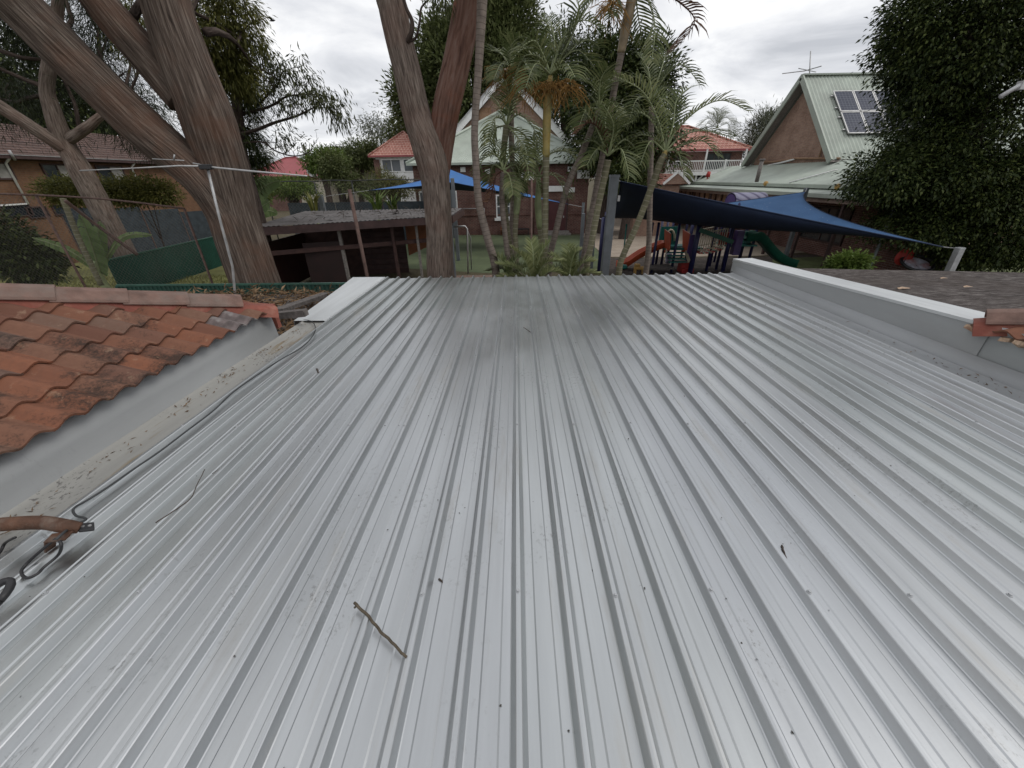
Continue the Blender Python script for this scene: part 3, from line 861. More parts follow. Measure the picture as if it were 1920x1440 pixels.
# ================================================================= fences on the left
def rib_panel(p0, p1, z0, z1, name, mat, parent, pitch=0.11, depth=0.022):
    p0 = Vector(p0); p1 = Vector(p1); d = p1 - p0; L = d.length; d.normalize()
    nrm = Vector((d.y, -d.x, 0))
    n = max(2, int(L / pitch)); bot = []; top = []
    for i in range(n):
        for (t, h) in ((0.0, 0), (0.36, 0), (0.5, 1), (0.86, 1)):
            q = p0 + d * ((i + t) / n * L) + nrm * (depth * (h - 0.5))
            bot.append(Vector((q.x, q.y, z0))); top.append(Vector((q.x, q.y, z1)))
    b = B(); b.grid([bot, top]); 
    o = b.build(name, mat, parent)
    so = o.modifiers.new('t', 'SOLIDIFY'); so.thickness = 0.002
    return o
def steel_fence(name, label, a, e, nb, z1=1.8):
    a = Vector((a[0], a[1], 0)); e = Vector((e[0], e[1], 0))
    root = thing(name, label, 'fence', a)
    for i in range(nb):
        q0 = lerp(a, e, i / nb); q1 = lerp(a, e, (i + 1) / nb)
        d = (q1 - q0).normalized()
        rib_panel(q0 + d * 0.03, q1 - d * 0.03, 0.05, z1 - 0.03, 'panel', M_green, root)
        bb = B(); bb.bar(q0 + Vector((0, 0, z1 - 0.012)), q1 + Vector((0, 0, z1 - 0.012)), 0.05, 0.045); bb.build('rail', M_greenrail, root)
    for i in range(nb + 1):
        q = lerp(a, e, i / nb); bb = B(); bb.box((q.x, q.y, z1 / 2), (0.058, 0.058, z1 - 0.05), math.atan2((e - a).y, (e - a).x)); bb.build('post', M_green, root)
    return root
fa, fbp = G(216, 535, 1.8), G(640, 531, 1.8)
steel_fence('steel_fence', 'dark green ribbed steel fence running along behind the awning and carport', (fa.x, 9.82), (-1.6, 9.76), 4)
sa, se = G(200, 487, 1.8), G(385, 445, 1.8)
steel_fence('steel_fence', 'dark green ribbed steel side fence running away past the big tree', (sa.x, sa.y), (-14.85, 24.0), 5)
# low continuation of front fence below tall wire
def wire_fence(name, label, pts, zt, zb, mat_post, post_r, mesh_pitch=0.075, wr=0.0022, rail=True):
    root = thing(name, label, 'fence', (pts[0][0], pts[0][1], 0))
    P3 = [Vector((p[0], p[1], 0)) for p in pts]
    for i, p in enumerate(P3):
        z = zt[i]
        bb = B(); bb.tube([(p.x, p.y, 0), (p.x, p.y, z)], post_r, 8); bb.build('post', mat_post, root, True)
    w = B()
    for i in range(len(P3) - 1):
        a, e = P3[i], P3[i + 1]; L = (e - a).length; d = (e - a).normalized()
        if rail:
            bb = B()
            n = 8; pl = []
            for k in range(n + 1):
                t = k / n; q = lerp(a, e, t); z = lerp(zt[i], zt[i + 1], t) + 0.05 * math.sin(t * math.pi)
                pl.append((q.x, q.y, z))
            bb.tube(pl, post_r * 0.8, 8); bb.build('rail', mat_post, root, True)
        zm = min(zt[i], zt[i + 1]); H = zm - zb
        nn = Vector((d.y, -d.x, 0)) * (wr * 1.2)
        for sg in (1, -1):
            s = -H
            while s < L:
                t0, t1 = max(0.0, s), min(L, s + H)
                if t1 > t0 + 0.02:
                    za, ze = (zb + (t0 - s), zb + (t1 - s)) if sg > 0 else (zm - (t0 - s), zm - (t1 - s))
                    q0 = a + d * t0 + nn * sg; q1 = a + d * t1 + nn * sg
                    w.tube([(q0.x, q0.y, za), (q1.x, q1.y, ze)], wr, 3, False)
                s += mesh_pitch * 1.414
    w.build('wire_mesh', M_galv if wr > 0.003 else plain('dull_wire', (0.16, 0.15, 0.14), 0.6, 0.4, 0.2, 5, 0), root, kind='stuff')
    return root
wire_fence('chain_link_fence', 'tall chain link fence with rusty sagging rail in front of the lawn', [(-16.5, 10.5), (-11.86, 10.5), (-8.3, 10.5)], (3.9, 3.87, 3.52), 1.2, M_rustpole, 0.028)
# broken slanting rail and tree prop inside it
b = B(); b.tube(spline([P(122, 376, 11.2), P(180, 421, 11.6), P(258, 478, 12.0)], 5), 0.045, 8); b.build('slanting_rail', M_rustpole, None, True, label='dark rail slanting down across the chain link fence', cat='rail')
b = B(); b.tube(spline([P(118, 372, 12.0), P(150, 452, 12.0), P(190, 535, 12.0)], 5), 0.07, 8); 
b.build('cut_sapling', M_palm_olive, None, True, label='slim pale leaning sapling stem behind the chain link', cat='sapling')
# slate shade cloth along the far boundary
sc = thing('screen_fence', 'slate shade cloth screen fence along the far side of the lawn', 'fence', (-24, 22, 0))
pts = [P(-60, 390, 19), P(180, 392, 22), P(400, 400, 27)]
for i in range(2):
    a, e = pts[i], pts[i + 1]
    for k in range(3):
        q0, q1 = lerp(a, e, k / 3), lerp(a, e, (k + 1) / 3)
        bb = B(); bb.grid([[Vector((lerp(q0, q1, t).x, lerp(q0, q1, t).y + 0.05 * math.sin(t * 9 + k), z)) for t in (0, .2, .4, .6, .8, 1)] for z in (0.05, 1.0, q0.z)])
        o = bb.build('cloth_panel', M_shade, sc); o.modifiers.new('t', 'SOLIDIFY').thickness = 0.006
        bb = B(); bb.tube([(q0.x, q0.y, 0), (q0.x, q0.y, q0.z + 0.06)], 0.03, 6); bb.build('post', M_rustpole, sc)
# boundary wire fence beyond the carport
wire_fence('chain_link_fence', 'chain link fence with dark posts beyond the carport roof', [P(495, 352, 24)[:2], P(590, 345, 25)[:2], P(660, 345, 26)[:2], P(790, 347, 27)[:2]], (4.0, 4.05, 4.05, 4.05), 1.0, M_black, 0.035, 0.12, 0.0028)
b = B()
for i in range(3):
    q0 = P(535 + i * 90, 380, 26); q1 = P(535 + (i + 1) * 90, 380, 26)
    b.box(((q0.x + q1.x) / 2, 26.2, 1.45), ((q1 - q0).length - 0.04, 0.05, 2.9))
b.build('screen_fence', M_shade, None, label='dark screening panels behind the wire beyond the carport', cat='fence')

# ================================================================= trees
def limb(b, pts, rads, n=14, wob=0.06, seed=0, sub=7):
    sp_ = spline(pts, sub)
    b.tube(sp_, interp(rads, len(sp_)), n, True, wob, seed)
def rnd_branch(b, p, d, L, r, depth, rg, ends, bend=0.35, n=5):
    pts = [Vector(p)]; d = Vector(d).normalized()
    k = 4
    for i in range(k):
        d = (d + Vector((rg.uniform(-bend, bend), rg.uniform(-bend, bend), rg.uniform(-bend * .8, bend)))).normalized()
        pts.append(pts[-1] + d * (L / k))
    b.tube(pts, interp([r, r * 0.45], len(pts)), n, True)
    ends.append((pts[-1].copy(), d.copy()))
    if depth:
        for j in range(rg.choice((2, 3))):
            q = pts[rg.choice((2, 3, 4))]
            dd = (d + Vector((rg.uniform(-.9, .9), rg.uniform(-.9, .9), rg.uniform(-.5, .7)))).normalized()
            rnd_branch(b, q, dd, L * rg.uniform(.5, .75), r * 0.5, depth - 1, rg, ends, bend, max(4, n - 1))
def sprays(name, ends, per, cr, L, W, mat, parent, droop=0.6, **k):
    c = np.array([e[0] for e in ends]); d = np.array([e[1] for e in ends])
    n = len(c) * per
    cc = np.repeat(c, per, 0); dd = np.repeat(d, per, 0)
    o_ = NR.normal(0, 1, (n, 3)) * cr
    return leaves_mesh(name, cc + o_, dd * 0.5 + unit(o_) * 0.5 + np.array([0, 0, -droop]), L, W, mat, parent, **k)

# --- big twin trunked tree behind the fence
YT = 10.6
t1 = thing('gum_tree', 'huge tree with two thick stringy barked trunks forking apart beside the green fence', 'tree', (-7.35, YT, 0))
b = B()
limb(b, [(-7.2, YT, 0.0), P(452, 470, YT), P(425, 400, YT), P(376, 332, YT - .1), P(270, 240, YT - .2), P(165, 140, YT - .3), P(50, 25, YT - .3), P(-60, -80, YT - .3)], [0.60, 0.50, 0.45, 0.43, 0.45, 0.44, 0.42, 0.40], 84, 0.075, 1, 14)
b.build('trunk', M_bark_big, t1, True, label='trunk leaning steeply away from the other')
b = B()
limb(b, [(-7.12, YT + .15, 0.0), P(470, 480, YT + .15), P(443, 400, YT + .15), P(418, 310, YT + .1), P(385, 210, YT), P(350, 120, YT), P(318, 30, YT), P(295, -60, YT)], [0.58, 0.52, 0.49, 0.53, 0.54, 0.49, 0.45, 0.42], 84, 0.075, 2, 14)
b.build('trunk', M_bark_big, t1, True, label='trunk standing almost upright')
b = B()
limb(b, [P(345, 190, YT), P(290, 122, YT), P(235, 60, YT - .1), P(185, 0, YT - .2), P(140, -60, YT - .2)], [0.36, 0.36, 0.34, 0.31, 0.28], 60, 0.065, 3, 12)
b.build('limb', M_bark_big, t1, True)
b = B()
limb(b, [P(432, 330, YT + .5), P(420, 262, YT + .7), P(428, 258, YT + .9)], [0.15, 0.10, 0.06], 10, 0.1, 4)
b.build('broken_stub', M_bark_big, t1, True)
ends = []; rg = random.Random(3); b = B()
for (s, d, L) in ((P(385, 60, YT + .4), (0.2, .9, .3), 1.6), (P(335, 60, YT + .2), (0.1, .9, .5), 2.0), (P(250, 30, YT), (-.2, .8, .6), 2.0)):
    rnd_branch(b, s, d, L, 0.09, 2, rg, ends)
b.build('branch', M_bark_dark, t1, True)
g1 = [(tuple(P(395, 60, 12.6)), (0.75, 0.9, 0.9)), (tuple(P(440, 30, 12.8)), (0.7, 0.8, 0.75)), (tuple(P(425, 125, 12.8)), (0.6, 0.7, 0.6)), (tuple(P(455, 150, 13.0)), (0.38, 0.5, 0.45)), (tuple(P(372, 175, 12.8)), (0.5, 0.6, 0.6)), (tuple(P(270, 60, 12.8)), (0.55, .8, .8))]
foliage('crown', g1, 330, 60, 0.15, 0.15, 0.026, M_leaf_olive, t1, 0.2, 7, 0.2, 0.9)

foliage('crown', [((-10.5, 6.5, 9.2), (3.0, 2.6, 2.2)), ((-9.0, 9.2, 11.2), (3.4, 2.6, 2.0)), ((-12.5, 9.5, 10.6), (2.8, 2.6, 2.2)), ((-11.5, 4.0, 9.6), (2.4, 2.2, 1.8))], 420, 46, 0.32, 0.2, 0.045, M_leaf_olive, t1, 0.2, 8, 0.2, 0.9)  # unseen upper crown, added to darken the reflections in the metal roof
b = B(); limb(b, [P(50, 25, YT - .3), (-11.0, 9.6, 9.0), (-11.2, 8.0, 10.4)], [0.40, 0.3, 0.12], 14, 0.05, 5); b.build('limb', M_bark_big, t1, True)

# --- dark fine leaved tree in front of the brown roofed house
t2 = thing('casuarina_tree', 'dark fine needled tree with crooked forking trunk in front of brown roofed house', 'tree', P(165, 420, 15) * 1.0)
t2.location.z = 0
b = B(); q0 = P(165, 345, 15)
limb(b, [(q0.x + .3, q0.y, 0), q0, P(140, 300, 15), P(118, 262, 15), P(98, 205, 15), P(88, 160, 15), P(100, 80, 15), P(112, -20, 15)], [0.36, 0.34, 0.30, 0.28, 0.22, 0.18, 0.16, 0.12], 16, 0.06, 7)
b.build('trunk', M_bark_mid, t2, True)
b = B()
limb(b, [P(132, 288, 15), P(95, 262, 14.7), P(50, 232, 14.5), P(0, 200, 14.3), P(-60, 160, 14)], [0.2, 0.19, 0.19, 0.19, 0.16], 12, 0.05, 8); b.build('limb', M_bark_mid, t2, True)
b = B(); limb(b, [P(120, 268, 15), P(140, 255, 15), P(165, 238, 15), P(200, 212, 15.2), P(260, 196, 15.5)], [0.16, 0.15, 0.14, 0.10, 0.05], 10, 0.05, 9); b.build('limb', M_bark_mid, t2, True)
ends = []; rg = random.Random(9); b = B()
for (px, py, d, L, r_) in ((88, 165, (-.8, .2, .5), 2.6, .08), (95, 180, (-.9, .5, .2), 3.0, .08), (95, 110, (.6, .5, .6), 2.8, .09), (160, 240, (.5, .4, .6), 3.4, .08), (100, 70, (-.5, .3, .8), 3.0, .08), (200, 212, (.4, .4, .8), 3.2, .06), (215, 205, (.8, .3, .3), 2.6, .05), (150, 245, (.1, .6, .8), 3.0, .07), (0, 95, (.8, .1, -.5), 1.8, .07)):
    rnd_branch(b, P(px, py, 15.1), d, L, r_, 3, rg, ends, 0.4)
b.build('branch', M_bark_dark, t2, True)
bl = [(tuple(P(25, 170, 16)), (2.2, 1.6, 1.7)), (tuple(P(60, 40, 16)), (1.6, 1.3, 1.2)), (tuple(P(150, 100, 17)), (1.5, 1.4, 1.3)), (tuple(P(235, 200, 17)), (1.9, 1.5, 1.2)), (tuple(P(200, 30, 17)), (1.4, 1.2, 1.0)), (tuple(P(290, 260, 18)), (1.2, 1.0, 0.8))]
foliage('crown', bl, 420, 52, 0.30, 0.28, 0.020, M_needle, t2, 0.0, 17, 0.5, 0.7)
sprays('foliage', ends, 44, 0.22, 0.26, 0.020, M_needle, t2, 0.7)
t2b = thing('evergreen_tree', 'dense dark evergreen standing behind the brown tiled house roof', 'tree', (-30, 33, 0))
bl = [(tuple(P(-40, 215, 33)), (5, 3, 4.2)), (tuple(P(60, 190, 33)), (4.5, 3, 3.6)), (tuple(P(150, 240, 34)), (3.6, 3, 2.6))]
foliage('crown', bl, 420, 50, 0.5, 0.5, 0.12, M_leaf_dark, t2b, 0.3, 23, 0.2, 0.4)
b = B(); limb(b, [(-31, 33, 0), (-31, 33, 7)], [0.5, 0.3], 10); b.build('trunk', M_bark_dark, t2b, True)

# --- gum with drooping leaf sprays showing right of the big trunk
t3 = thing('gum_tree', 'slender gum with drooping leaf sprays reaching out over the red roofs', 'tree', (-8.8, 14.2, 0))
b = B(); limb(b, [(-8.8, 14.2, 0), P(455, 300, 14.2), P(448, 240, 14.2), P(440, 150, 14.2), P(430, 40, 14.2)], [0.22, 0.18, 0.16, 0.12, 0.08], 12, 0.05, 12); b.build('trunk', M_bark_dark, t3, True)
ends = []; rg = random.Random(21); b = B()
def path_branch(px, r0, Y):
    pts = spline([P(x, y, Y + 0.2 * math.sin(i)) for i, (x, y) in enumerate(px)], 4)
    b.tube(pts, interp([r0, 0.012], len(pts)), 6)
    for i in range(4, len(pts), 3):
        d = (pts[i] - pts[i - 1]).normalized()
        rnd_branch(b, pts[i], (d + Vector((rg.uniform(-.5, .5), rg.uniform(-.7, .7), rg.uniform(0, .9)))), rg.uniform(.3, .6), 0.012, 1, rg, ends, 0.5, 4)
path_branch([(440, 255), (482, 243), (515, 230), (555, 218), (580, 206), (600, 196)], 0.06, 14)
path_branch([(440, 215), (490, 205), (515, 195), (535, 182), (560, 178), (600, 178), (635, 190)], 0.045, 14.2)
path_branch([(440, 225), (480, 200), (500, 180), (520, 160), (530, 135), (545, 130)], 0.04, 14.4)
path_branch([(445, 270), (490, 266), (515, 282), (545, 292), (570, 290), (585, 280)], 0.03, 14)
e2 = [e for e in ends]
b.build('branch', M_bark_dark, t3, True)
hang = [(P(x, y, 14.1), Vector((.3, 0, -.6))) for (x, y) in ((640, 185), (630, 205), (645, 215), (628, 225), (612, 178), (560, 180), (545, 195), (585, 172), (600, 190), (525, 120), (505, 105), (490, 95), (540, 135), (548, 150), (515, 140), (490, 130), (498, 118), (570, 200), (640, 230), (480, 85), (485, 110), (470, 100), (620, 200), (555, 165))]
keep = [e for e in e2 if rg.random() < 0.30]
sprays('foliage', hang + keep, 50, 0.14, 0.19, 0.036, M_leaf_gum, t3, 0.9)
bl = [(tuple(P(455, 255, 14.6)), (0.6, .6, .5)), (tuple(P(455, 320, 15)), (0.55, .6, .6)), (tuple(P(485, 300, 15.2)), (0.4, .4, .3)), (tuple(P(462, 180, 14.6)), (.45, .5, .7))]
foliage('crown', bl, 170, 60, 0.17, 0.2, 0.022, M_leaf_dark, t3, 0.1, 31, 0.2, 1.0)

# --- centre tree: grey trunk forking in a V
YC = 11.0
t5 = thing('ironbark_tree', 'grey trunk forking into a V with one red peeling limb beside the carport', 'tree', (-2.0, YC, 0))
b = B()
limb(b, [(-2.0, YC, 0), P(827, 520, YC), P(824, 440, YC), P(818, 350, YC), P(806, 285, YC), P(782, 215, YC), P(762, 130, YC), P(742, 40, YC), P(725, -60, YC)], [0.46, 0.37, 0.335, 0.35, 0.40, 0.33, 0.305, 0.295, 0.28], 64, 0.06, 15, 12)
b.build('trunk', M_bark_mid, t5, True)
b = B()
limb(b, [P(824, 330, YC + .1), P(828, 262, YC + .1), P(840, 190, YC), P(858, 110, YC), P(874, 30, YC), P(888, -60, YC)], [0.24, 0.30, 0.315, 0.30, 0.29, 0.28], 56, 0.05, 16, 12)
b.build('limb', M_bark_red, t5, True, label='limb with red peeling bark')
b = B()
limb(b, [P(764, 78, YC - .2), P(772, 60, YC - .3), P(772, 38, YC - .3), P(762, 15, YC - .3), P(752, -20, YC - .3)], [0.05, 0.05, 0.045, 0.035, 0.03], 8); b.build('twig', M_bark_dark, t5, True); b = B(); limb(b, [P(766, 78, YC - .2), P(780, 70, YC - .3), P(787, 40, YC - .4), P(790, 15, YC - .4), P(803, 0, YC - .4)], [0.03, 0.026, 0.022, 0.02, 0.015], 6); b.build('twig', M_bark_dark, t5, True); b = B()
limb(b, [P(706, 0, YC), P(712, 18, YC), P(720, 32, YC)], [0.015, 0.02, 0.03], 6)
b.build('twig', M_bark_dark, t5, True)
sprays('foliage', [(P(x, y, YC - .4), Vector((0, 0, -1))) for (x, y) in ((810, 5), (822, 0), (830, 8), (815, -12), (840, -5))], 26, 0.09, 0.17, 0.024, M_leaf_gum, t5, 1.0)

# --- dense trees behind the brick hall
def dense_tree(name, label, base, blobs, ncl, per, cr, L, W, mat, seed, surf=0.45, gap=0.12, droop=0.2, trunk=0.35, flat=0.8):
    root = thing(name, label, 'tree', (base[0], base[1], 0))
    c0 = Vector(blobs[0][0])
    b = B(); limb(b, [(base[0], base[1], 0), lerp(Vector((base[0], base[1], 0)), c0, 0.5), c0], [trunk, trunk * .8, trunk * .3], 10)
    for bl_ in blobs[1:4]:
        limb(b, [lerp(Vector((base[0], base[1], 0)), c0, 0.45), lerp(c0, Vector(bl_[0]), 0.6), Vector(bl_[0])], [trunk * .5, trunk * .3, trunk * .15], 7)
    b.build('trunk', M_bark_dark, root, True)
    foliage('crown', blobs, ncl, per, cr, L, W, mat, root, surf, seed, gap, droop, flat)
    return root
Yb = 44
def bb_(px, py, Y, rx, rz, ry=None): return (tuple(P(px, py, Y)), (rx, ry or rx, rz))
q = P(900, 300, Yb)
dense_tree('brush_box_tree', 'tall dense mid green tree rising behind the steep gabled brick hall', (q.x, Yb), [bb_(890, 150, Yb, 5.0, 4.6), bb_(955, 70, Yb, 3.0, 3.4), bb_(845, 110, Yb, 3.2, 3.2), bb_(800, 180, Yb, 3.2, 2.6), bb_(905, 60, Yb, 2.6, 2.6), bb_(975, 160, Yb, 3.2, 3.6), bb_(770, 195, Yb, 1.6, 1.4), bb_(920, 30, Yb, 1.6, 1.6), bb_(970, 25, Yb, 1.5, 1.6)], 1300, 46, 0.42, 0.42, 0.15, M_leaf_mid, 41, 0.5, 0.05, -0.25, 0.6, 1.2)
q = P(1140, 330, 30)
dense_tree('evergreen_tree', 'dense dark evergreen behind the palms and beside the brick hall', (q.x, 30), [bb_(1150, 220, 30, 3.2, 3.6), bb_(1200, 180, 30, 2.6, 2.8), bb_(1120, 160, 30, 2.2, 2.2), bb_(1225, 260, 30, 2.0, 2.0), bb_(1170, 290, 30, 2.6, 1.8), bb_(1110, 260, 30, 1.6, 1.8), bb_(1165, 120, 30, 1.5, 1.5), bb_(1215, 130, 30, 1.2, 1.2)], 700, 46, 0.36, 0.30, 0.11, M_leaf_dark, 43, 0.3, 0.42, 0.2, 0.45)
q = P(1075, 240, 36)
dense_tree('evergreen_tree', 'loose dark tree between the steep hall gable and the palms', (q.x, 48), [bb_(1070, 150, 48, 4.2, 4.0), bb_(1045, 110, 48, 3.0, 3.0), bb_(1085, 220, 48, 3.4, 3.0)], 420, 40, 0.42, 0.36, 0.12, M_leaf_dark, 44, 0.2, 0.55, 0.3, 0.4)
# --- big dark tree on the right
YR = 14.5
dense_tree('fig_tree', 'huge dark glossy leaved tree hiding the end of the solar roof', (17.0, YR + 1.5), [bb_(1845, 180, YR + 1, 2.35, 3.2, 2.6), bb_(1738, 318, YR, 1.4, 0.95, 1.6), bb_(1790, 60, YR, 1.6, 1.9, 1.8), bb_(1722, 115, YR + 1, 0.5, 0.8, .8), bb_(1660, 330, YR, 1.1, 0.75, 1.2), bb_(1800, 360, YR, 2.0, 1.5, 2.0), bb_(1840, 450, YR, 1.9, 1.0, 2.0), bb_(1720, 420, YR, 1.3, 0.8, 1.4), bb_(1920, 200, YR, 2.4, 3.4, 2.4), bb_(1900, 400, YR, 2.2, 1.6, 2), bb_(1750, 225, YR + .4, 0.9, 1.0, 1.0), bb_(1860, 0, YR, 2.2, 2.0, 2.0), bb_(1745, 20, YR, 0.9, 1.2, 1.0), bb_(1640, 345, YR + .3, .6, .35, .8)], 3000, 50, 0.19, 0.125, 0.062, M_leaf_dark, 51, 0.55, 0.04, 0.45, 0.5, 0.8)
# --- further trees
q = P(700, 270, 52)
dense_tree('gum_tree', 'wispy grey green gum behind the house with striped red roof', (q.x, 52), [bb_(705, 255, 52, 2.2, 2.4), bb_(690, 240, 52, 1.3, 1.2), bb_(725, 235, 52, 1.5, 1.6), bb_(700, 280, 52, 2.0, 1.4)], 90, 26, 0.5, 0.42, 0.09, M_leaf_grey, 61, 0.1, 0.3, 0.6, 0.18)
q = P(755, 250, 50)
dense_tree('leafy_tree', 'rounded green tree peeping over the striped red roof', (q.x, 50), [bb_(752, 250, 50, 1.7, 1.5), bb_(775, 260, 50, 1.4, 1.2)], 110, 40, 0.35, 0.34, 0.13, M_leaf_mid, 62, 0.4, 0.2)
q = P(660, 300, 45)
dense_tree('leafy_tree', 'broad green tree behind the cream wall', (q.x, 45), [bb_(672, 288, 45, 1.9, 1.1), bb_(640, 300, 45, 1.6, .9), bb_(690, 295, 45, 1.0, .9)], 150, 44, 0.32, 0.3, 0.12, M_leaf_mid, 63, 0.4, 0.1)
q = P(600, 300, 40)
dense_tree('leafy_tree', 'green tree in front of the maroon roof', (q.x, 40), [bb_(605, 303, 40, 1.3, 0.8), bb_(588, 306, 40, .9, .6), bb_(622, 298, 40, 1.0, .7)], 120, 44, 0.3, 0.28, 0.11, M_leaf_bright, 64, 0.4, 0.1)
dense_tree('shrub_tree', 'tall loose shrub growing up behind the wire fence beyond the carport', (P(640, 340, 28).x, 28), [bb_(630, 318, 28, .95, 1.0), bb_(618, 305, 28, .7, .6), bb_(650, 342, 28, 1.0, .6), bb_(690, 352, 28, .8, .35)], 150, 36, 0.22, 0.2, 0.07, M_leaf_mid, 65, 0.1, 0.3)
dense_tree('shrub_tree', 'low mixed shrubs against the white house', (P(740, 350, 29).x, 29), [bb_(735, 348, 29, 1.3, .6), bb_(715, 340, 29, .8, .7), bb_(760, 355, 29, 1.0, .5)], 150, 30, 0.2, 0.18, 0.05, M_leaf_olive, 66, 0.1, 0.3)
dense_tree('hedge_bush', 'clipped green hedge bush below the aerial boom', (P(540, 345, 27).x, 27), [bb_(545, 348, 27, 1.3, .42), bb_(528, 354, 27, .9, .5), bb_(565, 355, 27, .9, .42)], 130, 40, 0.2, 0.16, 0.06, M_leaf_bright, 67, 0.4, 0.1)
dense_tree('leafy_shrub', 'bright green shrub close against the big twin trunk', (P(460, 350, 17).x, 17), [bb_(455, 352, 17, .7, .5), bb_(448, 372, 17, .7, .6), bb_(470, 372, 17, .4, .4)], 110, 36, 0.16, 0.14, 0.06, M_leaf_bright, 68, 0.4, 0.1)
dense_tree('olive_tree', 'feathery grey green tree between balcony house and solar roof', (P(1425, 270, 36).x, 36), [bb_(1425, 262, 36, 1.7, 1.6), bb_(1440, 235, 36, 1.1, 1.0), bb_(1412, 290, 36, 1.2, 1.2), bb_(1450, 225, 36, .9, .8)], 260, 40, 0.34, 0.3, 0.045, M_leaf_grey, 69, 0.1, 0.15, -0.3)
dense_tree('leafy_shrub', 'dark shrub in the shade under the evergreen beside the hall', (P(1180, 345, 27).x, 27), [bb_(1185, 340, 27, 1.2, .8), bb_(1165, 335, 27, 1.0, .8), bb_(1205, 345, 27, .8, .5)], 160, 36, 0.22, 0.18, 0.08, M_leaf_dark, 70, 0.3, 0.2)
dense_tree('leafy_shrub', 'leafy yellow green bush at the edge of the old dark roof', (P(1590, 495, 11).x, 11), [bb_(1588, 496, 11, .38, .22), bb_(1600, 490, 11, .3, .22), bb_(1572, 500, 11, .25, .18)], 90, 34, 0.09, 0.11, 0.05, M_leaf_bright, 71, 0.2, 0.1, 0.0, 0.06)
dense_tree('leafy_shrub', 'dark leafy shrub on the lawn behind the chain link', (P(20, 480, 12.5).x, 12.5), [bb_(10, 470, 12.5, 1.0, .75), bb_(55, 490, 12.5, .7, .5), bb_(-20, 440, 12.5, .9, .7)], 260, 34, 0.16, 0.17, 0.08, M_leaf_dark, 72, 0.4, 0.1)
for (px, w_, lab) in ((150, 2.6, 'clipped vine mound under the wide sliding window'), (265, 2.4, 'clipped vine mound beside the big leaning trunk')):
    dense_tree('vine_hedge', lab, (P(px, 360, 18).x, 18), [bb_(px, 356, 18, w_ * .55, .42, .6), bb_(px - 35, 362, 18, w_ * .4, .4, .5), bb_(px + 30, 362, 18, w_ * .4, .4, .5)], 240, 36, 0.16, 0.12, 0.05, M_leaf_olive, 73 + px, 0.4, 0.05, 0.1, 0.04)
# banana plants
def banana_leaf(name, pts, w, parent, mat=M_banana, torn=0.3, seed=0):
    sp_ = spline(pts, 8); n = len(sp_); rg = random.Random(seed)
    b = B()
    for sg in (1, -1):
        for i in range(n - 1):
            t0, t1 = i / (n - 1), (i + 1) / (n - 1)
            d = (sp_[i + 1] - sp_[i]).normalized()
            s = d.cross(Vector((0, -1, 0.25))).normalized() * sg
            wd = lambda t: w * (math.sin(math.pi * min(1, t * 0.92 + 0.08)) ** 0.55)
            tear = 0.12 if rg.random() < torn else 0.0
            dr = Vector((0, 0.05, -0.10 - 0.1 * rg.random())) * w
            a, e = sp_[i], lerp(sp_[i], sp_[i + 1], 1 - tear)
            m0, m1 = a + s * wd(t0) * .5, e + s * wd(t1) * .5
            o0, o1 = a + s * wd(t0) + dr, e + s * wd(t1) + dr
            r_ = rg.random(); u4 = [(r_, .5)] * 4
            b.add([a, e, m1 + Vector((0, 0, .03 * w)), m0 + Vector((0, 0, .03 * w)), o1, o0], [(0, 1, 2, 3), (3, 2, 4, 5)], [u4, u4])
    o = b.build('leaf', mat, parent)
    b = B(); b.tube(sp_, interp([0.03, 0.008], n), 6); b.build('midrib', M_crownshaft_g, o, True)
    return o
bn = thing('banana_plant', 'banana plant with one broad upright leaf behind the chain link', 'plant', (P(190, 500, 12.4).x, 12.4, 0))
b = B(); limb(b, [(bn.location.x, 12.4, 0), P(188, 520, 12.4), P(180, 490, 12.4)], [0.12, 0.1, 0.06], 10); b.build('stem', M_crownshaft_g, bn, True)
banana_leaf('leaf', [P(188, 512, 12.4), P(172, 460, 12.3), P(150, 400, 12.2)], 0.34, bn, seed=2)
banana_leaf('leaf', [P(188, 512, 12.4), P(184, 450, 12.5), P(188, 415, 12.6)], 0.26, bn, seed=3)
banana_leaf('leaf', [P(180, 505, 12.4), P(130, 470, 12.2), P(60, 445, 12.0)], 0.14, bn, seed=4, torn=0.6)
banana_leaf('leaf', [P(190, 500, 12.4), P(230, 445, 12.6), P(285, 440, 12.8)], 0.10, bn, seed=5, torn=0.6)
b2 = thing('banana_plant', 'banana plant with drooping ragged leaves behind the carport corner', 'plant', (P(480, 460, 16).x, 16, 0))
b = B(); limb(b, [(b2.location.x, 16, 0), P(482, 440, 16), P(478, 400, 16)], [0.13, 0.11, 0.07], 10); b.build('stem', M_crownshaft_g, b2, True)
banana_leaf('leaf', [P(470, 400, 16), P(478, 355, 16), P(505, 330, 16.2)], 0.26, b2, seed=6)
banana_leaf('leaf', [P(474, 405, 16), P(490, 355, 15.9), P(525, 338, 15.8)], 0.28, b2, seed=7)
banana_leaf('leaf', [P(474, 415, 16), P(482, 395, 15.8), P(505, 378, 15.6)], 0.24, b2, seed=8, torn=.6)
banana_leaf('leaf', [P(478, 410, 16), P(500, 395, 16.3), P(520, 400, 16.5)], 0.2, b2, seed=9)
# grass tufts of the yard behind the wire
n = 9000
gx = NR.uniform(-20, -11.6, n); gy = NR.uniform(10.9, 17, n)
leaves_mesh('grass', np.stack([gx, gy, np.zeros(n) + GZ + 0.004], 1), np.stack([NR.normal(0, .4, n), NR.normal(0, .4, n), np.ones(n)], 1), 0.11, 0.02, M_grass, None, kind='stuff', label='short dry grass growing behind the chain link', cat='grass')
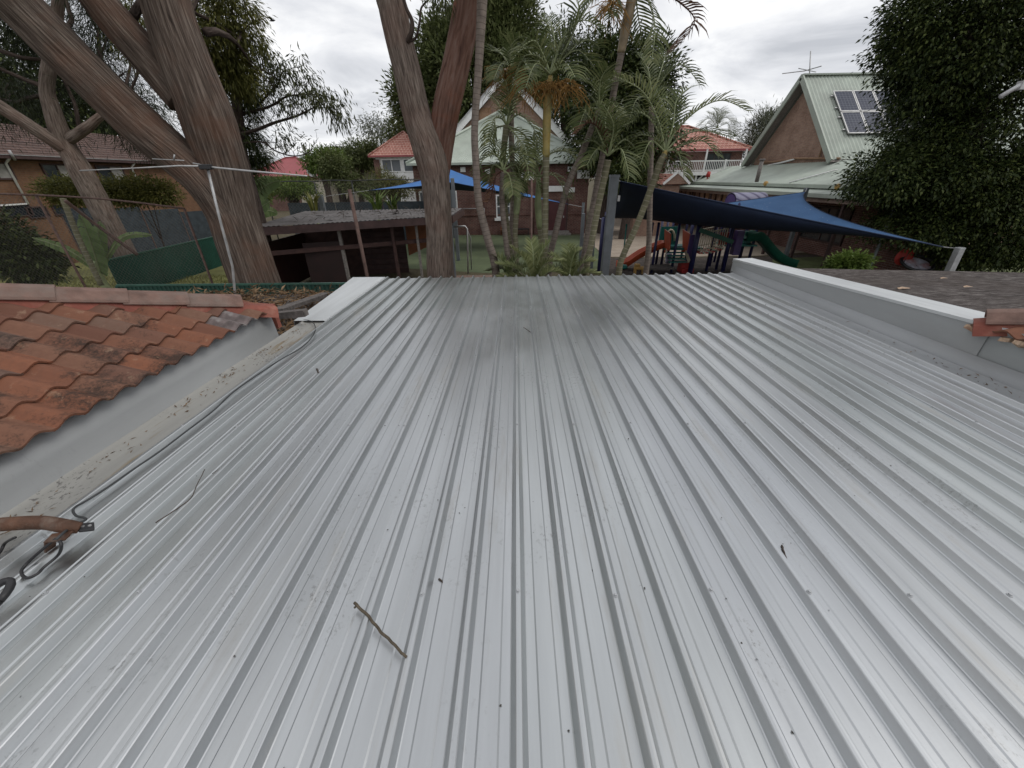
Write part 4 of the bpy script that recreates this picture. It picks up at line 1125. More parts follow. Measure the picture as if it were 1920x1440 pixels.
# ================================================================= buildings
def corrug(b, a0, a1, c0, c1, pitch=0.12, amp=0.012):
    """corrugated surface between lower edge a0-a1 and upper edge c0-c1 (ribs run up the slope)"""
    a0, a1, c0, c1 = map(Vector, (a0, a1, c0, c1))
    n = max(4, int(max((a1 - a0).length, (c1 - c0).length) / pitch * 4))
    nrm = (a1 - a0).cross(((c0 + c1) / 2) - ((a0 + a1) / 2)).normalized()
    if nrm.z < 0: nrm = -nrm
    lo = []; hi = []
    for i in range(n + 1):
        t = i / n; h = amp * math.sin(i * math.pi / 2 * 1.0)
        lo.append(lerp(a0, a1, t) + nrm * h); hi.append(lerp(c0, c1, t) + nrm * h)
    b.grid([lo, hi])
def window(parent, c, u, w, h, cols=2, frame=M_white, glass=M_glass, ft=0.06, rows=1, sill=None, name='window'):
    """frame proud of the wall, panes set back in it; u = direction along the wall, normal = u x z (outwards)"""
    c = Vector(c); u = Vector(u).normalized(); z = Vector((0, 0, 1)); nrm = u.cross(z)
    b = B()
    def bar_(x0, x1, y0, y1, d0=0.0, d1=0.07):
        p = [c + u * x + z * y + nrm * d for d in (d0, d1) for (x, y) in ((x0, y0), (x1, y0), (x1, y1), (x0, y1))]
        b.add(p, [(3, 2, 1, 0), (4, 5, 6, 7), (0, 1, 5, 4), (1, 2, 6, 5), (2, 3, 7, 6), (3, 0, 4, 7)])
    W, H = w / 2, h / 2
    bar_(-W, W, H - ft, H); bar_(-W, W, -H, -H + ft); bar_(-W, -W + ft, -H + ft, H - ft); bar_(W - ft, W, -H + ft, H - ft)
    for i in range(1, cols): x = -W + w * i / cols; bar_(x - ft * .4, x + ft * .4, -H + ft, H - ft, 0, 0.055)
    for i in range(1, rows): y = -H + h * i / rows; bar_(-W + ft, W - ft, y - ft * .4, y + ft * .4, 0, 0.05)
    win = b.build(name, frame, parent)
    for i in range(cols):
        x0 = -W + w * i / cols + ft * .4; x1 = -W + w * (i + 1) / cols - ft * .4
        bb = B(); p = [c + u * x + z * y + nrm * 0.025 for (x, y) in ((x0, -H + ft), (x1, -H + ft), (x1, H - ft), (x0, H - ft))]
        bb.add(p, [(0, 1, 2, 3)]); g_ = glass[i % len(glass)] if isinstance(glass, (list, tuple)) else glass
        bb.build('pane', g_, win)
    if sill:
        bb = B(); bb.box(c + z * (-H - 0.09) + nrm * 0.06, (w + 0.24, 0.16, 0.18), math.atan2(u.y, u.x)); bb.build('sill', sill, win)
    return win
def walls(name, parent, x0, x1, y0, y1, z0, z1, mat):
    b = B(); b.box(((x0 + x1) / 2, (y0 + y1) / 2, (z0 + z1) / 2), (x1 - x0, y1 - y0, z1 - z0)); return b.build(name, mat, parent)
def poly(b, pts, th=0.0):
    b.add(pts, [tuple(range(len(pts)))]); return b

# --- left: brown tiled orange brick house
h = thing('brick_house', 'orange brown brick house with dark brown tiled roof behind the big trunks', 'house', (-27, 24, 0))
walls('wall', h, -31, -23, 12, 36, 0.0, 5.1, M_brick_or)
EX = -22.55
b = B(); rx = -27; 
for i in range(13):                            # stepped tile courses
    t0, t1 = i / 13, (i + 1) / 13
    xa, xb = lerp(EX, rx, t0), lerp(EX, rx, t1); za, zb_ = lerp(5.28, 6.95, t0), lerp(5.28, 6.95, t1)
    ya, yb = 37 - 4.5 * t0, 37 - 4.5 * t1
    b.add([(xa, 8, za + 0.03), (xa, ya, za + 0.03), (xb, yb, zb_), (xb, 8, zb_), (xa, 8, za), (xa, ya, za)], [(0, 1, 2, 3), (4, 5, 1, 0)])
b.add([(EX, 37, 5.28), (rx, 32.5, 6.95), (-31.5, 37, 5.28)], [(2, 1, 0)]); b.add([(-31.5, 8, 5.28), (-31.5, 37, 5.28), (rx, 32.5, 6.95), (rx, 8, 6.95)], [(3, 2, 1, 0)])
b.build('roof', M_browntile, h)
b = B(); b.bar((EX - 0.02, 8, 5.2), (EX - 0.02, 37, 5.2), 0.12, 0.13); b.build('gutter', M_fascia, h)
b = B(); b.bar((EX + 0.045, 8, 5.285), (EX + 0.045, 27, 5.285), 0.02, 0.03); b.build('gutter_lip', M_alum, h)
b = B(); b.box((-22.8, 22.5, 5.14), (0.5, 29, 0.02)); b.build('soffit', M_fascia, h)
wall_u = Vector((0, 1, 0))
for (y0, y1, z0, z1) in ((21.2, 23.4, 4.12, 5.0), (23.95, 25.6, 4.15, 5.0), (18.6, 19.9, 4.3, 5.0)):
    window(h, (-23.0, (y0 + y1) / 2, (z0 + z1) / 2), wall_u, y1 - y0, z1 - z0, 3 if y1 - y0 > 2 else 2, M_fascia, [M_dkglass, M_curtain, M_dkglass], 0.07)
for (a, e) in (((8, 302), (50, 383)), ((243, 306), (256, 336))):
    q0 = PXP(a[0], a[1], -22.93); q1 = PXP(e[0], e[1], -22.93)
    b = B(); b.tube([(-22.62, q0.y, 5.15), (-22.92, q0.y, 4.95), (-22.92, q0.y, max(q1.z, 0.5))], 0.045, 8); b.build('downpipe', M_white, h, True)
q0 = PXP(50, 383, -22.92); b = B(); b.bar((-22.92, q0.y - 3, q0.z), (-22.92, q0.y, q0.z + 0.02), 0.06, 0.06); b.build('pipe', M_white, h)
q0 = PXP(24, 290, -22.4); b = B(); b.tube([PXP(17, 282, -22.4), PXP(28, 300, -22.5)], 0.05, 8); b.build('vent_pipe', M_alum, h, True)
for (px, py, w_, h_) in ((30, 395, 1.2, .5), (70, 398, .9, .5), (112, 393, .7, .5)):
    q0 = PXP(px, py, -23.0); window(h, (-23, q0.y, q0.z), wall_u, w_, h_, 1, M_fascia, M_dkglass, 0.05)
b = B(); b.tube([PXP(322, 278, -25) + Vector((0, 0, -.0)), PXP(325, 300, -25)], 0.03, 6)
o = b.build('dish_mast', M_alum, h, True)
b = B(); q0 = PXP(324, 284, -24.8); rows = []
for r_ in (0.02, 0.2, 0.38, 0.5): rows.append([q0 + Vector((-.3 * r_ * r_ * 2, r_ * math.sin(t), r_ * math.cos(t) * 1.2)) for t in [k * 2 * math.pi / 16 for k in range(17)]])
b.grid(rows); b.build('dish', M_alum, h, True)

# --- far maroon roofs
def hip_house(name, label, x0, x1, y0, y1, ze, zr, wallm, roofm, ov=0.4, stepped=9, z0=0.0):
    root = thing(name, label, 'house', ((x0 + x1) / 2, (y0 + y1) / 2, 0))
    walls('wall', root, x0, x1, y0, y1, z0, ze - 0.1, wallm)
    X0, X1, Y0, Y1 = x0 - ov, x1 + ov, y0 - ov, y1 + ov
    w = min(X1 - X0, Y1 - Y0) / 2
    b = B()
    for i in range(stepped):
        t0, t1 = i / stepped, (i + 1) / stepped
        za, zb_ = lerp(ze, zr, t0), lerp(ze, zr, t1); st = 0.03 if stepped > 1 else 0.0
        def ring(t, z): return [Vector((X0 + w * t, Y0 + w * t, z)), Vector((X1 - w * t, Y0 + w * t, z)), Vector((X1 - w * t, Y1 - w * t, z)), Vector((X0 + w * t, Y1 - w * t, z))]
        lo, hi, ba = ring(t0, za + st), ring(t1, zb_), ring(t0, za)
        for k in range(4):
            j = (k + 1) % 4
            b.add([lo[k], lo[j], hi[j], hi[k]], [(0, 1, 2, 3)])
            if st: b.add([ba[k], ba[j], lo[j], lo[k]], [(0, 1, 2, 3)])
    b.build('roof', roofm, root)
    b = B()
    for (a, e) in (((X0, Y0), (X1, Y0)), ((X0, Y0), (X0, Y1)), ((X1, Y0), (X1, Y1))): b.bar((a[0], a[1], ze - 0.02), (e[0], e[1], ze - 0.02), 0.1, 0.14)
    b.build('gutter', M_fascia if roofm is not M_redtile else M_redsteel, root)
    b = B(); b.box(((x0 + x1) / 2, (y0 + y1) / 2, ze - 0.09), (X1 - X0 - .1, Y1 - Y0 - .1, 0.02)); b.build('soffit', M_white, root)
    # hip and ridge capping
    b = B(); R0 = [Vector((X0, Y0, ze)), Vector((X1, Y0, ze)), Vector((X1, Y1, ze)), Vector((X0, Y1, ze))]
    T = [Vector((X0 + w, Y0 + w, zr)), Vector((X1 - w, Y0 + w, zr)), Vector((X1 - w, Y1 - w, zr)), Vector((X0 + w, Y1 - w, zr))]
    for k in range(4): b.tube([R0[k] + Vector((0, 0, .04)), T[k] + Vector((0, 0, .04))], 0.09, 6)
    if (T[1] - T[0]).length > .2: b.tube([T[0] + Vector((0, 0, .04)), T[1] + Vector((0, 0, .04))], 0.09, 6)
    elif (T[3] - T[0]).length > .2: b.tube([T[0] + Vector((0, 0, .04)), T[3] + Vector((0, 0, .04))], 0.09, 6)
    b.build('ridge_cap', roofm, root, True)
    return root
hm = hip_house('far_house', 'house with smooth maroon hipped metal roof beyond the hedges', -36, -26.6, 58, 66, 4.6, 6.95, M_brick_dk, M_redsteel, 0.4, 1)
b = B(); q0 = P(585, 320, 56); rows = []
for r_ in (0.02, 0.25, 0.5, 0.68): rows.append([q0 + Vector((r_ * math.sin(t), -.25 * r_ * r_, r_ * math.cos(t))) for t in [k * 2 * math.pi / 16 for k in range(17)]])
b.grid(rows); b.tube([q0, q0 + Vector((0.1, 1.5, -1.0))], 0.04, 6); b.build('satellite_dish', M_alum, hm, True)
hip_house('far_house', 'house with dull pinkish gable roof behind the maroon roof', P(545, 300, 75).x, P(600, 300, 75).x, 75, 82, 5.6, 7.9, M_brick_pk, M_brick_pk, 0.3, 1)
ch = thing('cream_building', 'plain cream rendered building with flat roof beyond the shrubs', 'building', (-15.5, 46, 0))
walls('wall', ch, P(650, 320, 46).x, P(712, 320, 46).x, 46, 52, 0, P(680, 306, 46).z, M_cream)
b = B(); b.box((-15.9, 45.95, P(680, 306, 46).z + 0.03), (3.4, .3, .1)); b.build('capping', M_white, ch)
b = B(); q0, q1 = P(568, 338, 44), P(603, 328, 44); b.box(((q0.x + q1.x) / 2, 46, 2.1), (q1.x - q0.x + 1.2, 4, 4.1)); b.add([(q0.x - .3, 43.6, 4.2), (q1.x + 1, 43.6, 4.55), (q1.x + 1, 48, 4.75), (q0.x - .3, 48, 4.4)], [(0, 1, 2, 3)])
b.build('garage', M_cream, None, label='low cream garage roof below the maroon roof', cat='garage')

# --- white house with striped red roof
wh = hip_house('white_house', 'white clad house with striped red tiled hip roof beyond the blue sail', -12.6, -8.1, 40, 46, 5.95, 7.95, M_white, M_redtile, 0.45, 9)
b = B(); b.box((-12.5, 39.97, 2.9), (0.5, 0.2, 5.6)); b.build('brick_corner', M_brick_dk, wh)
for (x, w_) in ((-11.2, 1.75), (-9.25, 1.75)):
    window(wh, (x, 40.0, 5.2), (1, 0, 0), w_, 1.05, 2, M_white, M_glass, 0.08)
for k in range(9):
    b = B(); b.box((-10.2, 39.985, 4.45 - k * 0.2), (4.4, 0.05, 0.185)); b.build('weatherboard', M_white, wh)
b = B(); q0, q1 = P(783, 308, 36), P(800, 305, 36); poly(b, [(q0.x - .1, 35.5, q0.z - .1), (q1.x + 1, 35.5, q0.z - .1), (q1.x + .5, 36.5, q0.z + .55), (q0.x + .5, 36.5, q0.z + .5)]); b.box((q1.x + .2, 36.3, 2.3), (.9, .8, 4.6)); b.build('porch', M_palegreen, None, label='small pale porch roof behind the forked trunk', cat='porch')

# --- brick hall with steep gable and pale green hip
hall = thing('brick_hall', 'dark red brick hall with pale green ribbed roof and steep white edged gable', 'hall', (-0.9, 32, 0))
X0, X1, YF_, ZE = -7.0, 5.05, 30.0, 5.02
walls('wall', hall, X0, X1, YF_, 35.3, 0.0, ZE - 0.08, M_brick_dk)
ap = Vector((-0.82, 34.6, 8.55)); eL, eR = Vector((X0 - .3, YF_ - .45, ZE)), Vector((X1 + .35, YF_ - .45, ZE))
b = B(); corrug(b, eL, eR, ap + Vector((-.05, 0, 0)), ap + Vector((.05, 0, 0)), 0.16, 0.014)
b.build('roof', M_palegreen, hall)
b = B(); bL, bR = Vector((X0 - .3, 39.5, ZE)), Vector((X1 + .35, 39.5, ZE)); corrug(b, bL, eL, ap + Vector((0, 4, 0)), ap, 0.16, 0.014); corrug(b, eR, bR, ap, ap + Vector((0, 4, 0)), 0.16, 0.014); b.build('roof', M_palegreen, hall)
b = B()
for e_ in (eL, eR): b.tube([e_ + Vector((0, 0, .03)), ap + Vector((0, 0, .05))], 0.09, 6)
b.build('hip_cap', M_palegreen, hall, True)
b = B(); b.bar(eL + Vector((0, 0, -.05)), eR + Vector((0, 0, -.05)), 0.12, 0.14); b.build('gutter', M_palegreen, hall)
YG = 35.5
g0, g1, g2 = Vector((-7.9, YG, 4.0)), Vector((6.5, YG, 4.0)), Vector((-0.66, YG, 10.45))
b = B(); b.prism([g0, g1, g2], (0, .3, 0)); b.build('gable_wall', M_brick_pk, hall)
for (s_, e_) in ((g2 + Vector((0, 0, .3)), g0 + Vector((-.2, 0, .1))), (g2 + Vector((0, 0, .3)), g1 + Vector((.2, 0, .1)))):
    b = B(); b.bar(s_ + Vector((0, -.35, 0)), e_ + Vector((0, -.35, 0)), 0.46, 0.10, (0, -1, 0)); 
    b.build('barge_board', M_white, hall)
    b = B(); b.bar(s_ + Vector((0, -.2, .27)), e_ + Vector((0, -.2, .27)), 0.6, 0.05, ((e_ - s_).cross(Vector((0, 1, 0))))); b.build('verge_trim', M_alum, hall)
b = B(); up_ = Vector((0, 8, 0)); t_ = g2 + Vector((0, -.3, .42))
corrug(b, g0 + Vector((-.4, -.3, .1)) + up_, g0 + Vector((-.4, -.3, .1)), t_ + up_, t_, 0.2, 0.014); corrug(b, g1 + Vector((.4, -.3, .1)), g1 + Vector((.4, -.3, .1)) + up_, t_, t_ + up_, 0.2, 0.014); b.build('roof', M_palegreen, hall)
q0 = P(910, 213, YG - .1); b = B(); b.box((q0.x, YG - .03, q0.z), (0.9, .08, .75)); b.build('gable_vent', M_brick_tan, hall)
window(hall, (P(944, 385, 30).x, 30, 2.32), (1, 0, 0), 1.05, 1.5, 2, M_white, M_glass, 0.09, 2, M_white)
window(hall, (P(850, 374, 30).x, 30, 2.75), (1, 0, 0), 0.55, 1.2, 1, M_white, M_glass, 0.08, 2)
window(hall, (P(800, 374, 30).x, 30, 2.6), (1, 0, 0), 1.0, 1.5, 2, M_white, M_glass, 0.08, 2)
dr = B(); q0 = P(1045, 402, 29.95); dr.box((q0.x, 29.97, 1.66), (1.25, 0.08, 2.0)); d_ = dr.build('door', plain('maroon_door', (0.075, 0.018, 0.02), 0.5, 0, 0.2, 3, 0.1), hall)
b = B(); b.box((q0.x + .45, 29.91, 1.6), (0.06, 0.06, 0.14)); b.build('handle', M_alum, d_)
for s_ in (-.68, .68):
    b = B(); b.box((q0.x + s_, 29.96, 1.7), (0.1, 0.1, 2.15)); b.build('door_jamb', M_fascia, hall)
for k in range(2):
    b = B(); b.box((q0.x, 29.7 - k * .3, GZ + 0.14 - k * .09), (1.7 + .2 * k, 0.6, 0.2 - .06 * k)); b.build('step', M_grey_timber, hall)
b = B(); b.box(((X0 + X1) / 2, 29.975, 1.78), (X1 - X0 + .05, .07, .1)); b.build('string_course', M_brick_dk, hall)
for (px, py, w_, h_) in ((868, 318, .35, .3), (914, 321, .35, .3), (895, 332, .35, .3), (990, 330, .9, .5), (1070, 317, .4, .3), (1094, 327, .85, .5), (1042, 354, 1.3, .35), (1071, 356, .5, .3)):
    q0 = P(px, py, 29.93); b = B(); b.box(q0, (w_, .14, h_)); b.build('wall_box', M_white, hall, bevel=0.02)
for px in (906, 1000):
    q0 = P(px, 420, 29.9); b = B(); b.tube([(q0.x, 29.9, 4.9), (q0.x, 29.9, GZ)], 0.05, 8); b.build('downpipe', M_brick_dk, hall, True)
b = B(); q0 = P(905, 392, 29.9); b.tube([P(868, 391, 29.88), P(908, 391, 29.88), P(909, 425, 29.88)], 0.035, 6); b.build('pipe', M_alum, hall, True)
b = B(); q0 = P(945, 430, 29.6); b.box((q0.x, 29.6, GZ + .3), (.5, .06, .5)); 
for s_ in (-.22, .22): b.box((q0.x + s_, 29.5, GZ + .2), (.04, .3, .42))
b.box((q0.x, 29.42, GZ + .38), (.5, .36, .04)); b.build('bench', M_orangewood, None, label='small wooden bench against the brick hall below its window', cat='bench')
b = B(); q0 = P(980, 430, 29.5); b.box((q0.x, 29.5, GZ + .42), (.9, .5, .05))
for sx in (-.4, .4):
    for sy in (-.2, .2): b.box((q0.x + sx, 29.5 + sy, GZ + .2), (.05, .05, .41))
b.build('low_table', M_black, None, label='low dark table standing against the brick hall', cat='table')

# --- balcony house
bh = hip_house('balcony_house', 'brick house with red tiled roof and long white balcony', 10.2, 17.4, 34.4, 41, 5.78, 7.6, M_brick_dk, M_redtile, 0.5, 8)
b = B(); b.box((14.0, 33.6, 4.22), (5.9, 1.7, 0.26)); b.build('balcony_floor', M_white, bh)
rail = B(); rail.box((14.0, 32.82, 5.02), (5.8, 0.07, 0.08)); rail.box((14.0, 32.82, 4.42), (5.8, 0.05, 0.06)); ro = rail.build('balcony_rail', M_white, bh)
for i in range(44):
    b = B(); b.box((11.15 + i * 0.132, 32.82, 4.71), (0.03, 0.03, 0.55)); b.build('baluster', M_white, ro)
for (x, z1) in ((11.3, 5.75), (12.6, 5.1), (14.0, 5.75), (15.5, 5.1), (16.85, 5.75)):
    b = B(); b.box((x, 32.82, (4.2 + z1) / 2), (0.10, 0.10, z1 - 4.2)); b.build('balcony_post', M_white, bh)
for x in (13.6, 16.3):
    b = B(); b.box((x, 33.0, 3.0), (0.12, 0.12, 2.3)); b.bar((x, 33.0, 3.6), (x + .5, 33.0, 4.1), .09, .09); b.bar((x, 33.0, 3.6), (x - .5, 33.0, 4.1), .09, .09); b.build('bracket_post', M_white, bh)
window(bh, (12.6, 34.4, 5.05), (1, 0, 0), 0.9, 0.7, 1, M_fascia, M_dkglass, 0.06, 3)
window(bh, (15.6, 34.4, 5.0), (1, 0, 0), 1.9, 1.2, 3, M_fascia, M_dkglass, 0.06)
window(bh, (10.45, 34.4, 5.0), (1, 0, 0), 0.35, 0.9, 1, M_fascia, M_dkglass, 0.04)
tb = thing('tan_house', 'tan brick house with white framed windows showing behind the palms', 'house', (9, 44, 0))
walls('wall', tb, P(1155, 320, 44).x, P(1222, 320, 44).x + .6, 44, 50, 0, P(1190, 285, 44).z, M_brick_tan)
window(tb, (P(1190, 310, 44).x, 44, P(1190, 306, 44).z), (1, 0, 0), 2.6, 1.1, 3, M_white, M_dkglass, 0.12, 1)
b = B(); b.box((P(1190, 280, 44).x, 47, P(1190, 284, 44).z + .1), (5.4, 6.6, .2)); b.build('roof', M_redtile, tb)
# low red tiled roof with a small white edged gable
lr = thing('tiled_annex', 'low red tiled annex with a small white edged gable below the balcony', 'building', (8.7, 28, 0))
b = B(); A0, A1 = P(1190, 346, 28), P(1282, 346, 28); C0, C1 = P(1216, 325, 30.5), P(1268, 326, 30.5)
for i in range(6):
    t0, t1 = i / 6, (i + 1) / 6
    l0, l1, h0, h1 = lerp(A0, C0, t0), lerp(A1, C1, t0), lerp(A0, C0, t1), lerp(A1, C1, t1); up_ = Vector((0, 0, .035))
    b.add([l0 + up_, l1 + up_, h1, h0, l0, l1], [(0, 1, 2, 3), (4, 5, 1, 0)])
b.build('roof', M_redtile, lr)
b = B(); b.box(((A0.x + A1.x) / 2, 29.6, A0.z / 2 - .05), (A1.x - A0.x - .4, 3, A0.z - .1)); b.build('wall', M_brick_pk, lr)
q0 = P(1268, 338, 27.9); gz = A0.z
b = B(); b.prism([(q0.x - .75, 27.85, gz), (q0.x + .75, 27.85, gz), (q0.x, 27.85, gz + .62)], (0, .2, 0)); b.build('gable', M_brick_pk, lr)
for s_ in (-1, 1):
    b = B(); b.bar((q0.x + s_ * .85, 27.75, gz), (q0.x, 27.75, gz + .72), .14, .06, (0, -1, 0)); b.build('barge_board', M_white, lr)

# --- gable with solar roof, verandah roofs in front of it
sg = thing('solar_hall', 'brick gabled hall with pale green ribbed roof and verandah behind the play sail', 'hall', (20, 26, 0))
XG, Yn, Yr, Yfr = 16.0, 22.3, 26.25, 30.1; ZE2, ZR2 = 4.95, 8.75
b = B(); b.prism([(XG, Yn + .3, 0), (XG, Yfr - .3, 0), (XG, Yfr - .3, ZE2), (XG, Yr, ZR2 - .35), (XG, Yn + .3, ZE2)], (14, 0, 0)); b.build('wall', M_brick_pk, sg)
b = B(); corrug(b, (XG - .45, Yn - .25, ZE2 - .25), (31, Yn - .25, ZE2 - .25), (XG - .45, Yr, ZR2), (31, Yr, ZR2), 0.19, 0.02); b.build('roof', M_palegreen, sg)
b = B(); corrug(b, (31, Yfr + .25, ZE2 - .25), (XG - .45, Yfr + .25, ZE2 - .25), (31, Yr, ZR2), (XG - .45, Yr, ZR2), 0.19, 0.02); b.build('roof', M_palegreen, sg)
b = B(); b.bar((XG - .5, Yr, ZR2 + .05), (31, Yr, ZR2 + .05), .28, .07); b.build('ridge_cap', M_palegreen, sg)
for yy in (Yn - .3, Yfr + .3):
    b = B(); b.bar((XG - .5, yy, ZE2 - .33), (XG - .5, Yr, ZR2 - .06), .28, .07, (-1, 0, 0)); b.build('barge_board', M_palegreen, sg)
    b = B(); d_ = Vector((0, Yr - yy, ZR2 - ZE2 + .25)); nn_ = d_.cross(Vector((1, 0, 0))); b.bar((XG - .22, yy, ZE2 - .36), (XG - .22, Yr, ZR2 - .12), .5, .03, nn_); b.build('verge_soffit', M_grey_timber, sg)
b = B(); b.tube([PXP(1422, 305, XG - .1), PXP(1455, 303, XG - .1), PXP(1488, 297, XG - .1), PXP(1530, 297, XG - .1), PXP(1575, 297, XG - .1)], 0.05, 8); b.build('conduit', M_brick_tan, sg, True)
b = B(); b.tube([PXP(1440, 310, XG - .1), PXP(1465, 305, XG - .1), PXP(1490, 298, XG - .1)], 0.05, 8); b.build('conduit', M_white, sg, True)
b = B(); b.tube([PXP(1535, 297, XG - .1), PXP(1545, 262, XG - .1)], 0.04, 8); q0 = PXP(1544, 258, XG - .1); b.build('conduit', M_brick_tan, sg, True)
b = B(); b.box(q0, (.16, .3, .22)); b.build('junction_box', M_brick_tan, sg)
# upper verandah roof, lower awning
def vroof(name, xg, zg, xw, zw, y0, y1, mat=M_palegreen):
    b = B(); corrug(b, (xg, y1, zg), (xg, y0, zg), (xw, y1, zw), (xw, y0, zw), 0.19, 0.014); o = b.build(name, mat, sg)
    b = B(); b.bar((xg - .04, y0, zg - .06), (xg - .04, y1, zg - .06), .13, .15); b.build('gutter', M_palegreen, sg)
    return o
vroof('verandah_roof', 13.5, 3.66, 16.05, 4.66, 15.5, 36)
vroof('awning_roof', 12.55, 3.36, 13.7, 3.50, 15.0, 40)
b = B(); b.bar((12.62, 15, 3.15), (12.62, 40, 3.15), .06, .2); b.build('fascia', plain('pink_fascia', (0.22, 0.155, 0.13), .8, 0, .2, 4, .1), sg)
b = B(); b.box((15.3, 27, 1.9), (.2, 24, 3.2)); b.build('verandah_wall', M_brick_dk, sg)
for i, y in enumerate((16.5, 18.6, 20.8, 23, 25.5, 28, 31, 34.5)):
    b = B(); b.box((12.75, y, 1.75), (.11, .11, 2.9)); b.build('verandah_post', M_fascia, sg)
for i in range(14):
    y = 24.2 + i * 0.85; b = B(); b.box((13.1, y, 2.55), (.06, .5, 1.1)); b.build('wall_panel', M_brick_pk if i % 3 else M_brick_tan, sg)
window(sg, (15.2, 20.5, 1.9), (0, -1, 0), 3.0, 1.6, 2, M_fascia, M_dkglass, .08)
b = B(); q0 = P(1425, 316, 22); b.tube([(q0.x, 22, q0.z - .6), (q0.x, 22, q0.z + .35)], 0.09, 10); b.tube([(q0.x, 22, q0.z + .35), (q0.x, 22, q0.z + .42)], .13, 10); b.build('roof_flue', M_grey_timber, sg, True)
b = B(); b.tube([PXP(1480, 342, 13.6), PXP(1570, 318, 14.8)], .03, 6); b.build('roof_pipe', M_white, sg, True)
# solar array on the near slope
sa_ = thing('solar_array', 'dark framed solar panels in two rows on the pale green roof slope', 'solar panels', (20, 24, 6.5))
sd_ = Vector((0, Yr - Yn + .25, ZR2 - ZE2 + .25)); SL = sd_.length; sd_.normalize(); sn = Vector((1, 0, 0)).cross(sd_)
def cellmat():
    m = MT('solar_cells', 0.35, 0.0, 0.12)
    v = m.coord('UV'); b_ = m.n('ShaderNodeTexBrick'); m.l(v, b_.inputs['Vector'])
    b_.offset = 0.0
    b_.inputs['Color1'].default_value = (0.030, 0.036, 0.060, 1); b_.inputs['Color2'].default_value = (0.040, 0.046, 0.072, 1); b_.inputs['Mortar'].default_value = (0.13, 0.14, 0.17, 1)
    b_.inputs['Scale'].default_value = 1.0; b_.inputs['Brick Width'].default_value = 0.16; b_.inputs['Row Height'].default_value = 0.16; b_.inputs['Mortar Size'].default_value = 0.008
    m.color(b_.outputs['Color']); return m.m
M_cell = cellmat()
pw, ph = 0.99, 1.45
def roofp(x, s, o_): return Vector((x, Yn - .25, ZE2 - .25)) + sd_ * s + sn * o_
q_tl = PXP(1558, 176, 17.4); x0s = 16.70
for r_ in range(2):
    for c in range(6):
        xa = x0s + c * (pw + .04); sa2 = 4.52 - (r_ + 1) * (ph + .05)
        fr = B()
        for (a, e) in (((xa, sa2 + .02), (xa + pw, sa2 + .02)), ((xa, sa2 + ph - .02), (xa + pw, sa2 + ph - .02)), ((xa + .02, sa2), (xa + .02, sa2 + ph)), ((xa + pw - .02, sa2), (xa + pw - .02, sa2 + ph))):
            fr.bar(roofp(a[0], a[1], .13), roofp(e[0], e[1], .13), .05, .05, sn)
        f_ = fr.build('solar_panel', M_alum, sa_)
        cb = B(); cb.add([roofp(xa + .03, sa2 + .03, .14), roofp(xa + pw - .03, sa2 + .03, .14), roofp(xa + pw - .03, sa2 + ph - .03, .14), roofp(xa + .03, sa2 + ph - .03, .14)], [(0, 1, 2, 3)]); cb.build('cell_sheet', M_cell, f_)
for s_ in (4.2, 3.35, 2.7, 1.85):
    b = B(); b.bar(roofp(x0s - .15, s_, .06), roofp(x0s + 6.2, s_, .06), .05, .07, sn); b.build('mounting_rail', M_alum, sa_)
# tv aerials
def aerial(name, label, base, hgt, elems, boom, mat=M_alum, r_=0.02):
    root = thing(name, label, 'aerial', base); base = Vector(base)
    b = B(); b.tube([base, base + Vector((0, 0, hgt))], r_ * 1.3, 8); b.build('mast', mat, root, True)
    top = base + Vector((0, 0, hgt * .93))
    b = B(); b.tube([top - Vector(boom) * .5, top + Vector(boom) * .5], r_, 6); b.build('boom', mat, root, True)
    bd = Vector(boom); sd2 = bd.cross(Vector((0, 0, 1))).normalized()
    for (t, l) in elems:
        c = top + bd * t; b = B(); b.tube([c - sd2 * l / 2, c + sd2 * l / 2], r_ * .55, 6); b.build('element', mat, root, True)
    return root
q0 = PXP(1510, 142, XG - .3)
ae = thing('tv_aerial', 'spindly tv aerial standing on the solar roof gable', 'aerial', (XG - .1, Yr, ZR2))
q1 = PXP(1520, 96, XG - .1)
b = B(); b.tube([(XG - .1, Yr, ZR2 - .02), (XG - .1, q1.y, q1.z)], .03, 6); b.build('mast', M_alum, ae, True)
b = B(); b.tube([PXP(1467, 138, XG - .1), PXP(1508, 133, XG - .1), PXP(1540, 124, XG - .1)], .025, 6); b.build('boom', M_alum, ae, True)
b = B(); b.tube([PXP(1497, 128, XG - .5), PXP(1530, 135, XG + .2)], .02, 6); b.build('element', M_alum, ae, True)
q0 = P(638, 298, 44); ae2 = thing('tv_aerial', 'thin tv aerial rising above the broad green tree', 'aerial', (q0.x, 44, 0))
b = B(); b.tube([(q0.x, 44, 0), P(637, 268, 44)], .03, 6); b.build('mast', M_alum, ae2, True)
b = B(); b.tube([P(618, 272, 44), P(655, 270, 44)], .025, 6); b.build('boom', M_alum, ae2, True)
